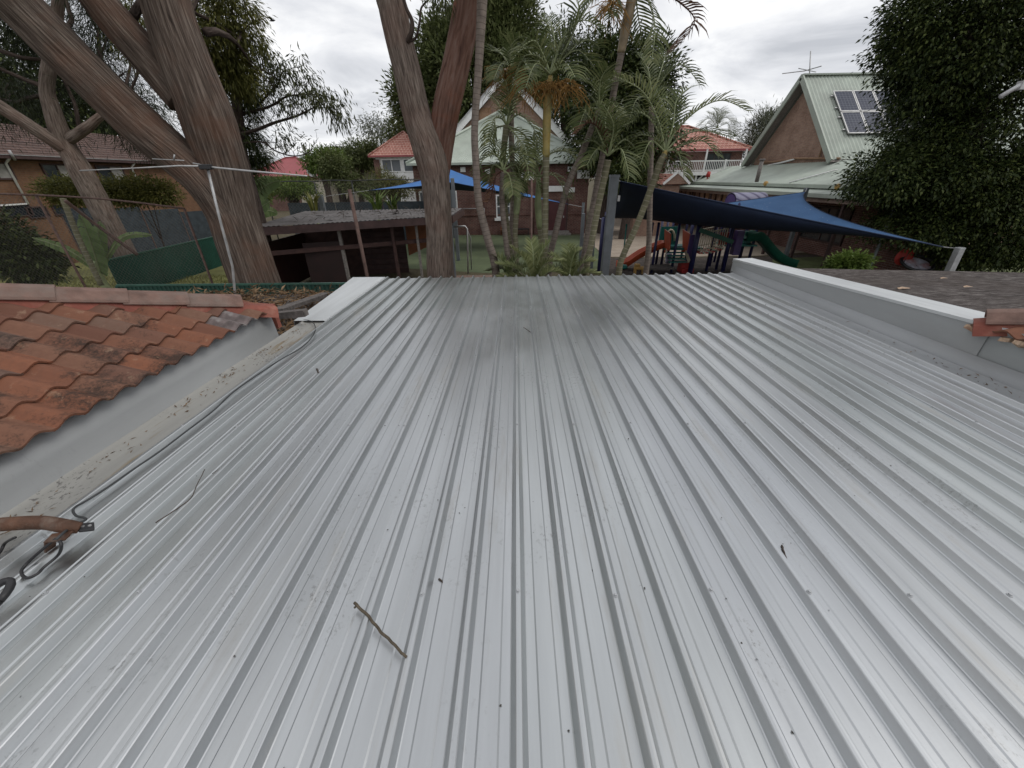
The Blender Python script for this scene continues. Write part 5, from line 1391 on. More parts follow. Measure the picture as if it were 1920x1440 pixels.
# ================================================================= palms
def frond(parent, ctrl, ll, mat, n=34, seed=0, hang=0.35, width=0.040, start=0.16, name='frond', vee=0.35):
    """feather frond along the curve through ctrl: rachis with two ranks of leaflets"""
    rg = random.Random(seed)
    sp_ = spline(ctrl, 10); m = len(sp_)
    lens = [0.0]
    for i in range(1, m): lens.append(lens[-1] + (sp_[i] - sp_[i - 1]).length)
    T = lens[-1]
    def at(s):
        s *= T
        for i in range(1, m):
            if lens[i] >= s:
                t = (s - lens[i - 1]) / max(1e-6, lens[i] - lens[i - 1]); return lerp(sp_[i - 1], sp_[i], t), (sp_[i] - sp_[i - 1]).normalized()
        return sp_[-1], (sp_[-1] - sp_[-2]).normalized()
    b = B()
    for i in range(n):
        t = start + (1 - start) * (i + 0.5) / n
        p, d = at(min(0.995, t))
        side = d.cross(Vector((0, 0, 1)))
        if side.length < 0.15: side = d.cross(Vector((0.3, 1, 0)))
        side.normalize(); up = side.cross(d).normalized()
        L = ll * (math.sin(math.pi * min(1.0, 0.12 + 0.80 * (t - start) / (1 - start))) ** 0.6) * rg.uniform(.82, 1.1)
        for sg_ in (1, -1):
            q = (side * sg_ * 0.82 + d * (0.45 + 0.35 * t) + up * (vee + rg.uniform(-.12, .12))).normalized()
            r_ = rg.random(); uu = [(r_, .5)] * 4
            w = width * rg.uniform(.8, 1.15)
            pts = [p]
            dd = q.copy(); seg = 3
            for k in range(seg):
                pts.append(pts[-1] + dd * (L / seg)); dd = (dd + Vector((0, 0, -hang * (k + 1) * .55)) + Vector((rg.uniform(-.06, .06), rg.uniform(-.06, .06), 0))).normalized()
            wv = d.cross(q).cross(q).normalized() if d.cross(q).length > .05 else up
            ws = [w * .55, w, w * .7, w * .08]
            vs_ = []
            for k in range(seg + 1): vs_ += [pts[k] + wv * ws[k] * .5, pts[k] - wv * ws[k] * .5]
            b.add(vs_, [(2 * k, 2 * k + 1, 2 * k + 3, 2 * k + 2) for k in range(seg)], [uu] * seg)
    o = b.build(name, mat, parent)
    b = B(); b.tube(sp_, interp([0.026, 0.006], m), 5); b.build('rachis', M_crownshaft_g if mat is not M_frond_br else M_frond_br, o, True)
    return o
def palm(name, label, trunk, Y, rads, mat, fronds, shaft=None, flowers=None, seed=0, ll=0.42, fmat=M_frond):
    """trunk: pixel path from ground up; fronds: (pixel path, depth change, material, leaflet length)"""
    base = P(trunk[0][0], trunk[0][1], Y); base = Vector((base.x, Y, 0))
    root = thing(name, label, 'palm', base)
    pts = [base] + [P(x, y, Y) for (x, y) in trunk]
    sp_ = spline(pts, 8); b = B(); b.tube(sp_, interp([rads[0] * 1.3] + list(rads), len(sp_)), 12, True, 0.03, seed); b.build('trunk', mat, root, True)
    if shaft:
        sp_ = spline([P(x, y, Y) for (x, y) in shaft[0]], 6); b = B(); b.tube(sp_, interp(shaft[1], len(sp_)), 12); b.build('crownshaft', shaft[2], root, True)
    rg = random.Random(seed)
    for i, fr in enumerate(fronds):
        path, dy = fr[0], fr[1]
        m_ = fr[2] if len(fr) > 2 and fr[2] else fmat
        l_ = fr[3] if len(fr) > 3 else ll
        n_ = len(path)
        pts = [P(x, y, Y + dy * (k / max(1, n_ - 1)) ** 1.2) for k, (x, y) in enumerate(path)]
        L = sum((pts[k + 1] - pts[k]).length for k in range(n_ - 1))
        frond(root, pts, l_ * 1.22, m_, max(14, int(L * 12.5)), seed * 50 + i, rg.uniform(.22, .62))
    if flowers:
        b = B()
        for (x, y, k) in flowers:
            c = P(x, y, Y - .1)
            for j in range(k):
                a = rg.uniform(0, 6.283); q = c + Vector((math.cos(a), math.sin(a) * .8, rg.uniform(-.9, .2))) * rg.uniform(.25, .62)
                mid = (c + q) / 2 + Vector((0, 0, .08)); b.tube([c, mid, q, q + Vector((0, 0, -.08))], [.008, .007, .005, .004], 4)
        b.build('flower_stalks', M_flower, root, kind='stuff')
    return root
G2 = M_palm_grey; O2 = M_palm_olive
# slim bare trunk passing in front of the hall, its crown above the picture
palm('palm_tree', 'slim bare grey palm trunk curving in front of the steep gable', [(930, 512), (915, 450), (898, 380), (892, 300), (890, 240), (897, 130), (902, 40), (906, -40)], 10.5, (.105, .10, .09, .085, .08, .085, .10, .11), G2,
     [([(906, -45), (880, -90), (820, -60)], .6), ([(906, -45), (940, -90), (1000, -60)], .6), ([(906, -45), (915, -110), (950, -130)], -1.2), ([(906, -45), (890, -100), (870, -130)], 1.2), ([(906, -45), (860, -70), (815, -20)], -.6)], seed=1)
# palm with a crown against the pale green hip
palm('palm_tree', 'palm whose pale fan of fronds opens against the pale green hip roof', [(957, 480), (950, 420), (945, 350), (944, 290), (950, 235)], 11.6, (.075, .07, .07, .075, .085), O2,
     [([(950, 235), (940, 222), (925, 225), (918, 265)], -.5, M_frond_lt, .36), ([(950, 235), (972, 215), (1000, 240), (1012, 285)], -.5, M_frond_lt), ([(950, 235), (935, 195), (915, 175)], .9), ([(950, 235), (968, 190), (985, 165)], .9), ([(950, 235), (985, 255), (1000, 300)], .5, M_frond_lt), ([(950, 235), (925, 245), (915, 290)], .6), ([(950, 235), (955, 190), (948, 150)], -.8), ([(950, 235), (965, 250), (985, 280), (990, 310)], -.9, M_frond_lt)], seed=2, ll=.40)
# shorter palm, dark crown in front of the hall window
palm('palm_tree', 'short palm with dark drooping crown above the hall window', [(953, 500), (946, 430), (941, 370), (944, 322)], 10.9, (.075, .07, .07, .07), G2,
     [([(944, 320), (930, 290), (905, 300), (898, 325)], -.3), ([(944, 320), (960, 285), (985, 300), (992, 335)], -.3), ([(944, 320), (925, 310), (915, 345)], .4), ([(944, 320), (968, 310), (978, 350)], .3), ([(944, 320), (938, 280), (925, 265)], .7), ([(944, 320), (955, 330), (962, 365)], -.5), ([(944, 320), (930, 330), (920, 372), (912, 380)], -.4, M_frond_br, .25)], seed=3, ll=.36)
palm('palm_tree', 'palm with green crownshaft in front of the low dark table', [(968, 480), (966, 440), (968, 400)], 11.2, (.07, .068, .075), O2,
     [([(972, 340), (955, 310), (935, 315)], .3), ([(972, 340), (990, 300), (1020, 310)], .3), ([(972, 340), (960, 345), (950, 375)], -.3), ([(972, 340), (1000, 330), (1015, 365)], -.2), ([(972, 340), (975, 295), (965, 270)], .5)], ([(968, 402), (970, 375), (972, 342)], [.075, .095, .05], M_crownshaft_g), seed=4, ll=.36)
palm('palm_tree', 'palm with pale green crownshaft beside the hall door', [(1016, 500), (1014, 450), (1012, 425)], 11.8, (.075, .07, .075), O2,
     [([(1010, 330), (990, 290), (960, 280)], .2, M_frond_lt), ([(1010, 330), (1030, 290), (1065, 285), (1085, 310)], .2, M_frond_lt), ([(1010, 330), (985, 330), (975, 365)], -.4), ([(1010, 330), (1040, 330), (1065, 370)], -.4), ([(1010, 330), (1005, 280), (1020, 250)], -.6, M_frond_lt)], ([(1012, 428), (1009, 385), (1010, 332)], [.08, .10, .05], M_crownshaft_g), seed=5, ll=.42)
# tall yellow crownshaft palm
palm('palm_tree', 'tall palm with yellow crownshaft and hanging orange flower stalks', [(1020, 500), (1022, 430), (1023, 360), (1024, 290)], 11.0, (.09, .085, .08, .085), O2,
     [([(1032, 140), (1054, 76), (1090, 38), (1132, 55)], -.4), ([(1032, 140), (1050, 90), (1085, 40), (1110, 0)], .3), ([(1032, 140), (1017, 100), (1000, 76), (968, 96)], -.4), ([(1032, 140), (1015, 110), (985, 105), (965, 140)], .5), ([(1032, 140), (1055, 110), (1085, 95), (1115, 125)], .4), ([(1032, 140), (1060, 120), (1078, 145)], -.8), ([(1032, 140), (1040, 80), (1030, 30)], 1.0), ([(1032, 140), (1005, 120), (985, 165)], -.7), ([(1032, 140), (1065, 100), (1100, 75), (1125, 90)], .8), ([(1032, 140), (1075, 60), (1085, 10), (1070, -30)], .2)],
     ([(1024, 295), (1025, 240), (1027, 190), (1032, 142)], [.085, .10, .095, .05], M_crownshaft), [(1010, 165, 50), (1045, 160, 50), (1030, 165, 60), (985, 160, 34), (1070, 165, 34)], seed=6, ll=.46)
palm('palm_tree', 'hidden palm with heavy orange flower stalks against the hall gable', [(958, 470), (962, 380), (960, 300), (958, 220), (955, 150)], 12.6, (.085, .085, .08, .08, .085), G2,
     [([(955, 125), (940, 100), (920, 95)], .6), ([(955, 125), (975, 95), (1000, 90)], .5), ([(955, 125), (940, 120), (925, 150)], -.6), ([(955, 125), (980, 115), (1000, 140)], -.5), ([(955, 125), (960, 85), (975, 70)], -.3)], ([(955, 152), (955, 126)], [.09, .05], M_crownshaft), [(950, 135, 60), (965, 140, 50), (940, 145, 40), (955, 165, 40)], seed=7, ll=.42)
# leaning grey trunk
palm('palm_tree', 'grey palm trunk leaning across the hall corner', [(1030, 495), (1042, 435), (1062, 355), (1090, 290), (1123, 205)], 11.4, (.09, .085, .08, .075, .07), G2,
     [([(1123, 205), (1110, 160), (1080, 150)], .3), ([(1123, 205), (1140, 160), (1170, 150)], .4), ([(1123, 205), (1100, 205), (1085, 240)], -.4), ([(1123, 205), (1150, 195), (1165, 235)], -.4), ([(1123, 205), (1125, 155), (1140, 125)], -.5), ([(1123, 205), (1105, 180), (1075, 200)], .6), ([(1123, 205), (1135, 225), (1130, 270)], -.6)], seed=8, ll=.40)
# very tall palm
palm('palm_tree', 'very tall palm with ringed trunk and brown hanging fronds', [(1090, 510), (1105, 420), (1122, 330), (1140, 240), (1153, 160), (1166, 95)], 11.8, (.075, .075, .075, .075, .08, .08), M_palm_grey,
     [([(1190, -40), (1230, -20), (1275, 5), (1302, 42), (1262, 95)], -.3, M_frond_br), ([(1190, -40), (1215, 0), (1228, 50), (1222, 115)], -.5), ([(1190, -40), (1160, 0), (1150, 30)], -.3), ([(1190, -40), (1140, -40), (1110, -5)], .5), ([(1190, -40), (1195, 20), (1205, 80)], .6), ([(1190, -40), (1250, -60), (1320, -20)], .6)],
     ([(1164, 100), (1175, 45), (1186, -10), (1190, -45)], [.09, .12, .11, .06], plain('tan_crownshaft', (0.21, 0.16, 0.10), .6, 0, .35, 5, .1)), [(1150, 5, 50), (1140, 20, 30)], seed=9, ll=.46)
# crown just below the dark evergreen
palm('palm_tree', 'palm with olive trunk and stiff crown beside the play sail post', [(1098, 515), (1110, 450), (1122, 385), (1134, 330), (1140, 300)], 10.6, (.085, .08, .078, .08, .08), O2,
     [([(1140, 292), (1118, 240), (1095, 205)], -.2), ([(1140, 292), (1160, 245), (1190, 225)], -.2), ([(1140, 292), (1115, 265), (1085, 270)], .5), ([(1140, 292), (1172, 262), (1200, 290)], .4), ([(1140, 292), (1135, 230), (1145, 190)], .5), ([(1140, 292), (1150, 235), (1130, 195)], -.7), ([(1140, 292), (1120, 280), (1100, 310)], -.4), ([(1140, 292), (1165, 280), (1180, 330)], -.5), ([(1140, 292), (1130, 250), (1105, 230), (1080, 250)], -.4, M_frond_br, .3)], seed=10, ll=.42)
# palm with the long arching frond
palm('palm_tree', 'curved palm leaning over the play sail with long arching fronds', [(1160, 512), (1168, 480), (1195, 420), (1222, 350), (1238, 305), (1247, 290)], 10.8, (.085, .08, .08, .08, .085, .08), O2,
     [([(1247, 285), (1268, 245), (1310, 205), (1355, 188), (1402, 208)], -.3, M_frond_lt, .44), ([(1247, 285), (1235, 230), (1205, 172), (1150, 142)], -.4, M_frond_lt, .5), ([(1247, 285), (1275, 258), (1315, 245), (1375, 258)], .5, M_frond), ([(1247, 285), (1262, 235), (1268, 190), (1290, 165)], .5), ([(1247, 285), (1230, 260), (1195, 255), (1172, 290)], .3), ([(1247, 285), (1285, 270), (1320, 265), (1345, 292)], -.5), ([(1247, 285), (1250, 220), (1232, 170)], .7), ([(1247, 285), (1220, 265), (1200, 310)], -.5), ([(1247, 285), (1270, 285), (1285, 330)], -.4), ([(1247, 285), (1225, 230), (1190, 210), (1160, 240)], .4)],
     ([(1244, 296), (1248, 282)], [.085, .05], M_crownshaft), seed=11, ll=.45)
palm('palm_tree', 'palm behind the arching fronds with one feathery frond against the sky', [(1215, 480), (1218, 400), (1220, 300), (1222, 200)], 13.2, (.09, .085, .08, .075), G2,
     [([(1222, 185), (1250, 140), (1280, 122), (1314, 160)], -.2), ([(1222, 185), (1195, 145), (1165, 155)], .3), ([(1222, 185), (1215, 130), (1195, 100)], .5), ([(1222, 185), (1250, 165), (1275, 195)], -.5), ([(1222, 185), (1240, 130), (1250, 95)], .6), ([(1222, 185), (1195, 185), (1180, 225)], -.5)], seed=12, ll=.46)
# far palm over the balcony roof
palm('palm_tree', 'far palm crown showing above the balcony house roof', [(1345, 300), (1345, 250)], 46, (.25, .2), G2,
     [([(1345, 240), (1330, 222), (1312, 235)], 0), ([(1345, 240), (1358, 220), (1378, 232)], 0), ([(1345, 240), (1340, 218), (1328, 212)], .8), ([(1345, 240), (1352, 215), (1365, 212)], -.8), ([(1345, 240), (1346, 212), (1350, 205)], .5), ([(1345, 240), (1325, 232), (1318, 252)], -.5), ([(1345, 240), (1365, 232), (1372, 250)], .5)], seed=13, ll=1.0)
# low young palms in the garden bed
def young_palm(label, px, py, Y, fr, seed, mat=M_frond_lt):
    c = P(px, py, Y); root = thing('young_palm', label, 'palm', (c.x, Y, 0))
    b = B(); b.tube([(c.x, Y, 0), (c.x, Y, c.z)], [.09, .05], 8); b.build('stem', M_crownshaft_g, root, True)
    for i, (mx_, my, tx, ty, dy) in enumerate(fr):
        frond(root, [c, P(mx_, my, Y + dy * .5), P(tx, ty, Y + dy)], .36, mat, 30, seed + i, .15, .034)
young_palm('young palm with stiff yellow green fronds fanning just beyond the roof edge', 1000, 535, 9.6, [(985, 490, 960, 465, -.2), (1012, 480, 1030, 455, .1), (1020, 495, 1050, 490, -.2), (970, 505, 930, 495, .2), (1000, 480, 995, 450, .3), (975, 520, 935, 520, -.1), (1030, 510, 1060, 515, .2)], 900)
young_palm('young palm with finely feathered pale fronds beside the play sail post', 1065, 530, 10.2, [(1050, 490, 1030, 478, .1), (1075, 480, 1090, 468, .1), (1090, 495, 1115, 490, -.1), (1045, 505, 1015, 505, .2), (1068, 478, 1062, 460, .4), (1095, 512, 1125, 515, 0)], 950)
young_palm('dry young palm at the foot of the slim bare trunk', 955, 530, 10.4, [(940, 490, 925, 480, .1), (965, 490, 985, 478, .1), (945, 505, 915, 508, .2), (975, 505, 990, 500, .1)], 970, M_frond)
# strappy plants beyond the carport
def strappy(label, px, py, Y, n, h, mat, seed):
    c = P(px, py, Y); root = thing('strappy_plant', label, 'plant', (c.x, Y, GZ)); rg = random.Random(seed)
    for i in range(n):
        a = rg.uniform(0, 6.283); l = h * rg.uniform(.6, 1.1); s = Vector((c.x + .15 * math.cos(a), Y + .15 * math.sin(a), c.z - h * .5))
        o1 = s + Vector((math.cos(a) * .2, math.sin(a) * .2, 1)).normalized() * l * .55; o2 = o1 + Vector((math.cos(a) * .8, math.sin(a) * .8, .5)).normalized() * l * .5
        sd3 = Vector((-math.sin(a), math.cos(a), 0)); w = .05; r_ = rg.random(); u4 = [(r_, .5)] * 4
        b = B(); b.add([s + sd3 * w * .6, s - sd3 * w * .6, o1 + sd3 * w, o1 - sd3 * w, o2 + sd3 * .005, o2 - sd3 * .005], [(0, 1, 3, 2), (2, 3, 5, 4)], [u4, u4]); b.build('blade', mat, root)
    b = B(); b.tube([(c.x, Y, GZ - .1), (c.x, Y, c.z - h * .45)], [.14, .1], 7); b.build('stem', M_crownshaft_g, root)
strappy('yellow green strappy plant behind the carport roof by the brown pole', 705, 375, 22.5, 34, 1.5, M_leaf_bright, 1)
strappy('yellowing strappy plant behind the carport near the grey post', 585, 375, 21.5, 22, 1.1, M_leaf_olive, 2)
strappy('strappy plant with broad leaves beside the carport roof end', 735, 380, 23, 26, 1.2, M_leaf_bright, 3)
# ================================================================= carport
CFL, CFR, CBR, CBL = P(462, 427, 13.2), P(847, 404, 15.2), P(869, 390, 18.6), P(572, 396, 17.4)
cp = thing('carport', 'old carport with flat grey debris strewn roof and dark timber frame', 'carport', ((CFL.x + CFR.x) / 2, 15, 0))
b = B(); corrug(b, CFL, CFR, CBL, CBR, 0.15, 0.012)
M_cproof = plain('old_grey_sheet', (0.10, 0.092, 0.090), .85, 0, .35, 2.5, .4, dirt=(0.06, 0.05, 0.047))
b.build('roof', M_cproof, cp)
dn = Vector((0, 0, -.14))
for (a, e) in ((CFL, CFR), (CFR, CBR), (CFL, CBL)):
    b = B(); b.bar(a + dn, e + dn, .05, .24); b.build('fascia', M_fascia, cp)
for t in (0.0, .33, .66, 1.0):
    a, e = lerp(CFL, CFR, t), lerp(CBL, CBR, t); b = B(); b.bar(a + Vector((0, 0, -.15)), e + Vector((0, 0, -.15)), .06, .18); b.build('rafter', M_darkwood, cp)
b = B(); a, e = lerp(CFL, CFR, .05), CFR; zt = lambda t: Vector((0, .35, -.75)); b.bar(CFL + Vector((.3, .3, -.85)), CFR + Vector((-.6, .3, -.85)), .08, .14); b.build('beam', M_darkwood, cp)
for (t, m_, w_) in ((0.39, M_grey_timber, .10), (.79, M_grey_timber, .08), (.98, M_steelpost, .12), (.66, M_darkwood, .10)):
    q = lerp(CFL, CFR, t) + Vector((0, .35, 0)); b = B(); b.box((q.x, q.y, q.z / 2 - .1), (w_, w_, q.z - .1)); b.build('post', m_, cp)
bk0, bk1 = lerp(CFL, CBL, .8), lerp(CFR, CBR, .8)
b = B(); mid = lerp(bk0, bk1, .62); b.bar((bk0.x, bk0.y, 1.5), (mid.x, mid.y, 1.5), .06, 2.1); b.build('back_wall', M_darkwood, cp)
for k in range(7):
    b = B(); p0 = lerp(bk0, bk1, .34); p1 = mid; b.bar((p0.x, p0.y - .06, .75 + k * .22), (p1.x, p1.y - .06, .75 + k * .22), .03, .17); b.build('louvre', M_fascia, cp)
b = B(); p0, p1 = lerp(bk0, bk1, .64), lerp(bk0, bk1, .93); b.add([(p0.x, p0.y - .2, 2.5), (p1.x, p1.y - .2, 2.5), (p1.x, p1.y - .2, 1.95), (p0.x, p0.y - .2, 1.2)], [(0, 1, 2, 3)]); o = b.build('side_panel', M_orangewood, cp); o.modifiers.new('t', 'SOLIDIFY').thickness = .03
sl0 = lerp(CFL, CBL, .1); b = B(); b.bar((sl0.x + .1, sl0.y, 1.4), (bk0.x + .1, bk0.y, 1.4), .05, 1.7); b.build('side_wall', plain('red_brown_panel', (0.030, 0.008, 0.006), .7, 0, .3, 2, .2), cp)
b = B(); fl = lerp(CFL, CFR, .2); b.bar((fl.x, fl.y + .35, 1.25), (lerp(CFL, CFR, .38).x, lerp(CFL, CFR, .38).y + .35, 1.25), .05, 1.9); b.build('front_panel', plain('red_brown_panel_b', (0.018, 0.006, 0.005), .7, 0, .3, 2, .2), cp)
# twigs and bark strewn on its roof
n = 300; tt = NR.beta(2.0, 1.3, n); ss = NR.uniform(.1, .95, n); pos = []
for a_, s_ in zip(tt, ss): pos.append(tuple(lerp(lerp(CFL, CFR, a_), lerp(CBL, CBR, a_), s_) + Vector((0, 0, .03))))
leaves_mesh('leaf_litter', np.array(pos), np.stack([NR.normal(0, 1, n), NR.normal(0, .5, n), NR.normal(0, .05, n)], 1), .34, .026, plain('bark_debris', (0.055, 0.042, 0.036), .95, 0, .4, 3, .2), None, kind='stuff', label='dark bark strips and twigs strewn on the carport roof', cat='litter')
b = B(); b.tube([(P(690, 520, 10.3).x, 10.3, 0), P(688, 515, 10.3), P(655, 355, 10.3)], .045, 10); b.build('leaning_pole', M_rustpole, None, True, label='brown rusty pole standing in front of the carport roof', cat='pole')
# dark domed cover beside the trunk
b = B(); c = P(735, 560, 9.2); rows = []
for i in range(7):
    a = i / 6 * math.pi / 2; rows.append([Vector((c.x + 1.0 * math.cos(a) * math.cos(t), 9.3 + .6 * math.cos(a) * math.sin(t), GZ + 1.12 * math.sin(a) ** .8)) for t in [k * 2 * math.pi / 24 for k in range(25)]])
b.grid(rows); 
b.build('covered_frame', M_black, None, True, label='black domed cover between the carport and the metal roof edge', cat='cover')
# goal frame and turf edge
b = B(); g = [P(852, 425, 17), P(876, 425, 17), P(877, 500, 17)]
b.tube([P(852, 425, 17), P(872, 424, 17), P(876, 429, 17), (P(877, 503, 17).x, 17, GZ)], .035, 8); b.tube([P(876, 432, 17), P(882, 445, 17.6), (P(881, 470, 17.6).x, 17.8, GZ)], .03, 6)
b.build('goal_frame', M_alum, None, True, label='thin pale goal frame standing on the turf beside the forked tree', cat='goal')
b = B(); b.tube([(P(997, 515, 10).x, 10, 0), P(997, 335, 10)], .022, 8); b.build('garden_stake', M_rustpole, None, True, label='thin straight brown stake among the palms', cat='stake')
for (px, py0, py1, Y, w_, lab) in ((848, 334, 470, 20, .16, 'square grey steel post holding the blue sail behind the forked tree'), (600, 365, 400, 22, .22, 'short grey steel post tying the blue sail beyond the carport'), (1094, 400, 500, 14.2, .11, 'dark steel post beside the turf and the curved palm')):
    q = P(px, py0, Y); b = B(); b.box((q.x, Y, q.z / 2), (w_, w_, q.z)); b.build('steel_post', M_steelpost, None, label=lab, cat='post', bevel=.01)

# ================================================================= shade sails
def sail(name, label, c, mat, under, sags, fold=0.0, n=30):
    """four corners in order (1 and 3 low); each edge drawn in towards the middle; fold pulls the middle down to the line between the low corners"""
    c = [Vector(p) for p in c]; mid = sum(c, Vector()) / 4
    def edge(a, e, t, s): 
        p = lerp(a, e, t); m_ = lerp(a, e, .5); return p + (mid - m_) * (s * 4 * t * (1 - t))
    drop = (lerp(c[1], c[3], .5) - mid) * fold
    rows = []
    for i in range(n + 1):
        u_ = i / n; row = []
        for j in range(n + 1):
            v_ = j / n
            b0, b1 = edge(c[0], c[1], u_, sags[0]), edge(c[3], c[2], u_, sags[2]); l0, l1 = edge(c[0], c[3], v_, sags[3]), edge(c[1], c[2], v_, sags[1])
            bil = c[0] * (1 - u_) * (1 - v_) + c[1] * u_ * (1 - v_) + c[2] * u_ * v_ + c[3] * (1 - u_) * v_
            w_ = (16 * u_ * (1 - u_) * v_ * (1 - v_)) ** .75
            row.append(b0 * (1 - v_) + b1 * v_ + l0 * (1 - u_) + l1 * u_ - bil + drop * w_)
        rows.append(row)
    root = thing(name, label, 'shade sail', mid)
    b = B(); b.grid(rows); o = b.build('cloth', mat, root, True)
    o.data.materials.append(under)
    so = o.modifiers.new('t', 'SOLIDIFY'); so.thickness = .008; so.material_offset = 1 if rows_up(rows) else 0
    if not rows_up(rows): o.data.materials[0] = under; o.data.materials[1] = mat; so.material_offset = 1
    ed = [rows[0][j] for j in range(n + 1)] + [rows[i][n] for i in range(1, n + 1)] + [rows[n][j] for j in range(n - 1, -1, -1)] + [rows[i][0] for i in range(n - 1, -1, -1)]
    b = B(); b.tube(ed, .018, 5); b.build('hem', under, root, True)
    return root
def rows_up(rows):
    k = len(rows) // 2
    return (rows[k][k + 1] - rows[k][k]).cross(rows[k + 1][k] - rows[k][k]).z > 0
M_sail_shaded = plain('shaded_sail_underside', (0.012, 0.022, 0.052), .9, 0, .15, 1.5, .03)  # same blue cloth as the top; shade of the underside put into its colour
A, Bc, C, D = P(1163, 340, 13.6), P(1128, 411, 17.5), P(1510, 360, 17.6), P(1768, 463, 11.6)
sl2 = sail('shade_sail', 'blue shade sail with shade-darkened underside twisted over the playground', (A, D, C, Bc), M_sail, M_sail_shaded, (.10, .28, .10, .05), .9)
for (p, q) in ((D, P(1796, 466, 11.5)), (A, P(1155, 336, 13.5)), (C, P(1513, 353, 17.8)), (Bc, P(1122, 408, 17.8))):
    b = B(); b.tube([p, q], .012, 5); b.build('tie_rod', M_alum, sl2)
sl1 = sail('shade_sail', 'bright blue shade sail sagging in front of the brick hall', (P(848, 342, 20.2), P(1066, 383, 24), P(842, 317, 28), P(692, 357, 22)), M_blue, M_sail_shaded, (.12, .2, .2, .15), .3)
b = B(); b.tube([P(692, 357, 22), P(604, 369, 22)], .012, 5); b.build('tie_rod', M_alum, sl1)
b = B(); b.tube([P(1066, 383, 24), P(1092, 388, 24.2)], .012, 5); b.build('tie_rod', M_alum, sl1)
b = B(); b.tube([(P(1094, 388, 24.3).x, 24.3, 0), P(1094, 380, 24.3)], .08, 8); b.build('steel_post', M_steelpost, None, label='thin post at the low end of the blue sail', cat='post')
b = B(); q = P(842, 312, 28.3); b.tube([(q.x, 28.3, 0), q], .09, 8); b.build('steel_post', M_steelpost, None, label='tall post hidden behind the forked tree at the blue sail peak', cat='post')
# posts of the play sail
pm = thing('sail_post', 'tall square grey steel post carrying the high corner of the play sail', 'post', (P(1140, 520, 13.4).x, 13.4, 0))
q0, q1 = P(1133, 515, 13.4), P(1152, 331, 13.4); d_ = (q1 - q0); base = q0 - d_ * ((q0.z) / d_.z)
b = B(); b.bar(base, q1, .26, .22, (0, -1, 0)); b.build('shaft', M_steelpost, pm, bevel=.015)
b = B(); b.bar(q1 - d_.normalized() * .02, q1 + d_.normalized() * .05, .29, .25, (0, -1, 0)); b.build('cap', M_steelpost, pm)
b = B(); q = P(1160, 372, 13.3); b.box(q, (.07, .07, .16)); b.build('bracket', M_alum, pm)
b = B(); q0, q1 = P(1780, 508, 11.4), P(1801, 464, 11.4); d_ = q1 - q0; base = q0 - d_ * (q0.z / d_.z); b.bar(base, q1, .16, .16, (0, -1, 0)); b.build('sail_post', M_galv, None, label='leaning galvanised post at the low outer end of the play sail', cat='post', bevel=.01)
b = B(); q = P(1513, 352, 17.9); b.box((q.x, 17.9, q.z / 2), (.14, .14, q.z)); b.build('sail_post', M_steelpost, None, label='post at the blue peak of the play sail in front of the verandah', cat='post')
b = B(); q = P(1122, 335, 17.8); b.box((q.x, 17.8, q.z / 2), (.14, .14, q.z)); b.build('sail_post', M_steelpost, None, label='thinner grey post behind the tall square sail post', cat='post')
b = B(); q0, q1 = G(1620, 495), P(1645, 425, 17.6); b.tube([Vector((q0.x, q0.y, GZ - .3)), q0, q1], .05, 8); b.build('white_pole', M_alum, None, True, label='pale slanting pole in front of the dark tree', cat='pole')

# ================================================================= play structure
M_pblue = plain('navy_play_post', (0.020, 0.022, 0.085), .45, 0, .25, 3, .05)
M_porange = plain('orange_play_plastic', (0.42, 0.075, 0.030), .45, 0, .15, 2, .05)
M_pteal = plain('teal_play_plastic', (0.012, 0.135, 0.115), .45, 0, .15, 2, .05)
M_pgreen = plain('green_play_plastic', (0.015, 0.11, 0.075), .45, 0, .15, 2, .05)
M_pcream = plain('cream_play_bar', (0.52, 0.46, 0.34), .5, 0, .12, 3, .05)
M_pred = plain('red_play_plastic', (0.38, 0.030, 0.025), .5, 0, .15, 3, .05)
M_ppurple = plain('purple_play_plastic', (0.075, 0.045, 0.16), .5, 0, .2, 3, .05)
M_pyellow = plain('yellow_play_plastic', (0.42, 0.25, 0.07), .5, 0, .15, 3, .05)
def swirlmat():
    m = MT('lilac_swirl_roof', .6)
    v = m.coord('Object')
    w = m.n('ShaderNodeTexWave', wave_type='RINGS', rings_direction='Y'); m.l(v, w.inputs['Vector']); w.inputs['Scale'].default_value = 1.15; w.inputs['Distortion'].default_value = 3.2; w.inputs['Detail'].default_value = 1.0; w.inputs['Detail Scale'].default_value = .8
    col = m.ramp(w.outputs['Fac'], [(0.10, (0.085, 0.075, 0.15)), (0.26, (0.24, 0.23, 0.33)), (1.0, (0.28, 0.27, 0.37))])
    m.color(col); m.bump(w.outputs['Fac'], .4, .03); return m.m
M_swirl = swirlmat()
ps = thing('play_structure', 'colourful playground climbing frame with slides under the twisted sail', 'playground', (8, 17.2, GZ))
def ppost(px, pyb, h, r_=.055, mat=M_pblue):
    q = G(px, pyb); b = B(); b.tube([(q.x, q.y, GZ - .05), (q.x, q.y, GZ + h)], r_, 10); b.build('post', mat, ps, True); return q
pp = [ppost(x, y, h) for (x, y, h) in ((1210, 512, 2.0), (1221, 512, 2.0), (1229, 500, 2.0), (1239, 500, 2.0), (1258, 512, 2.0), (1285, 488, 2.0), (1330, 500, 2.1), (1342, 506, 2.1), (1353, 510, 2.2), (1400, 500, 2.3), (1386, 490, 2.3))]
ppost(1293, 515, 2.2, .10); ppost(1122, 512, 2.2, .07); ppost(1128, 490, 2.2, .06)
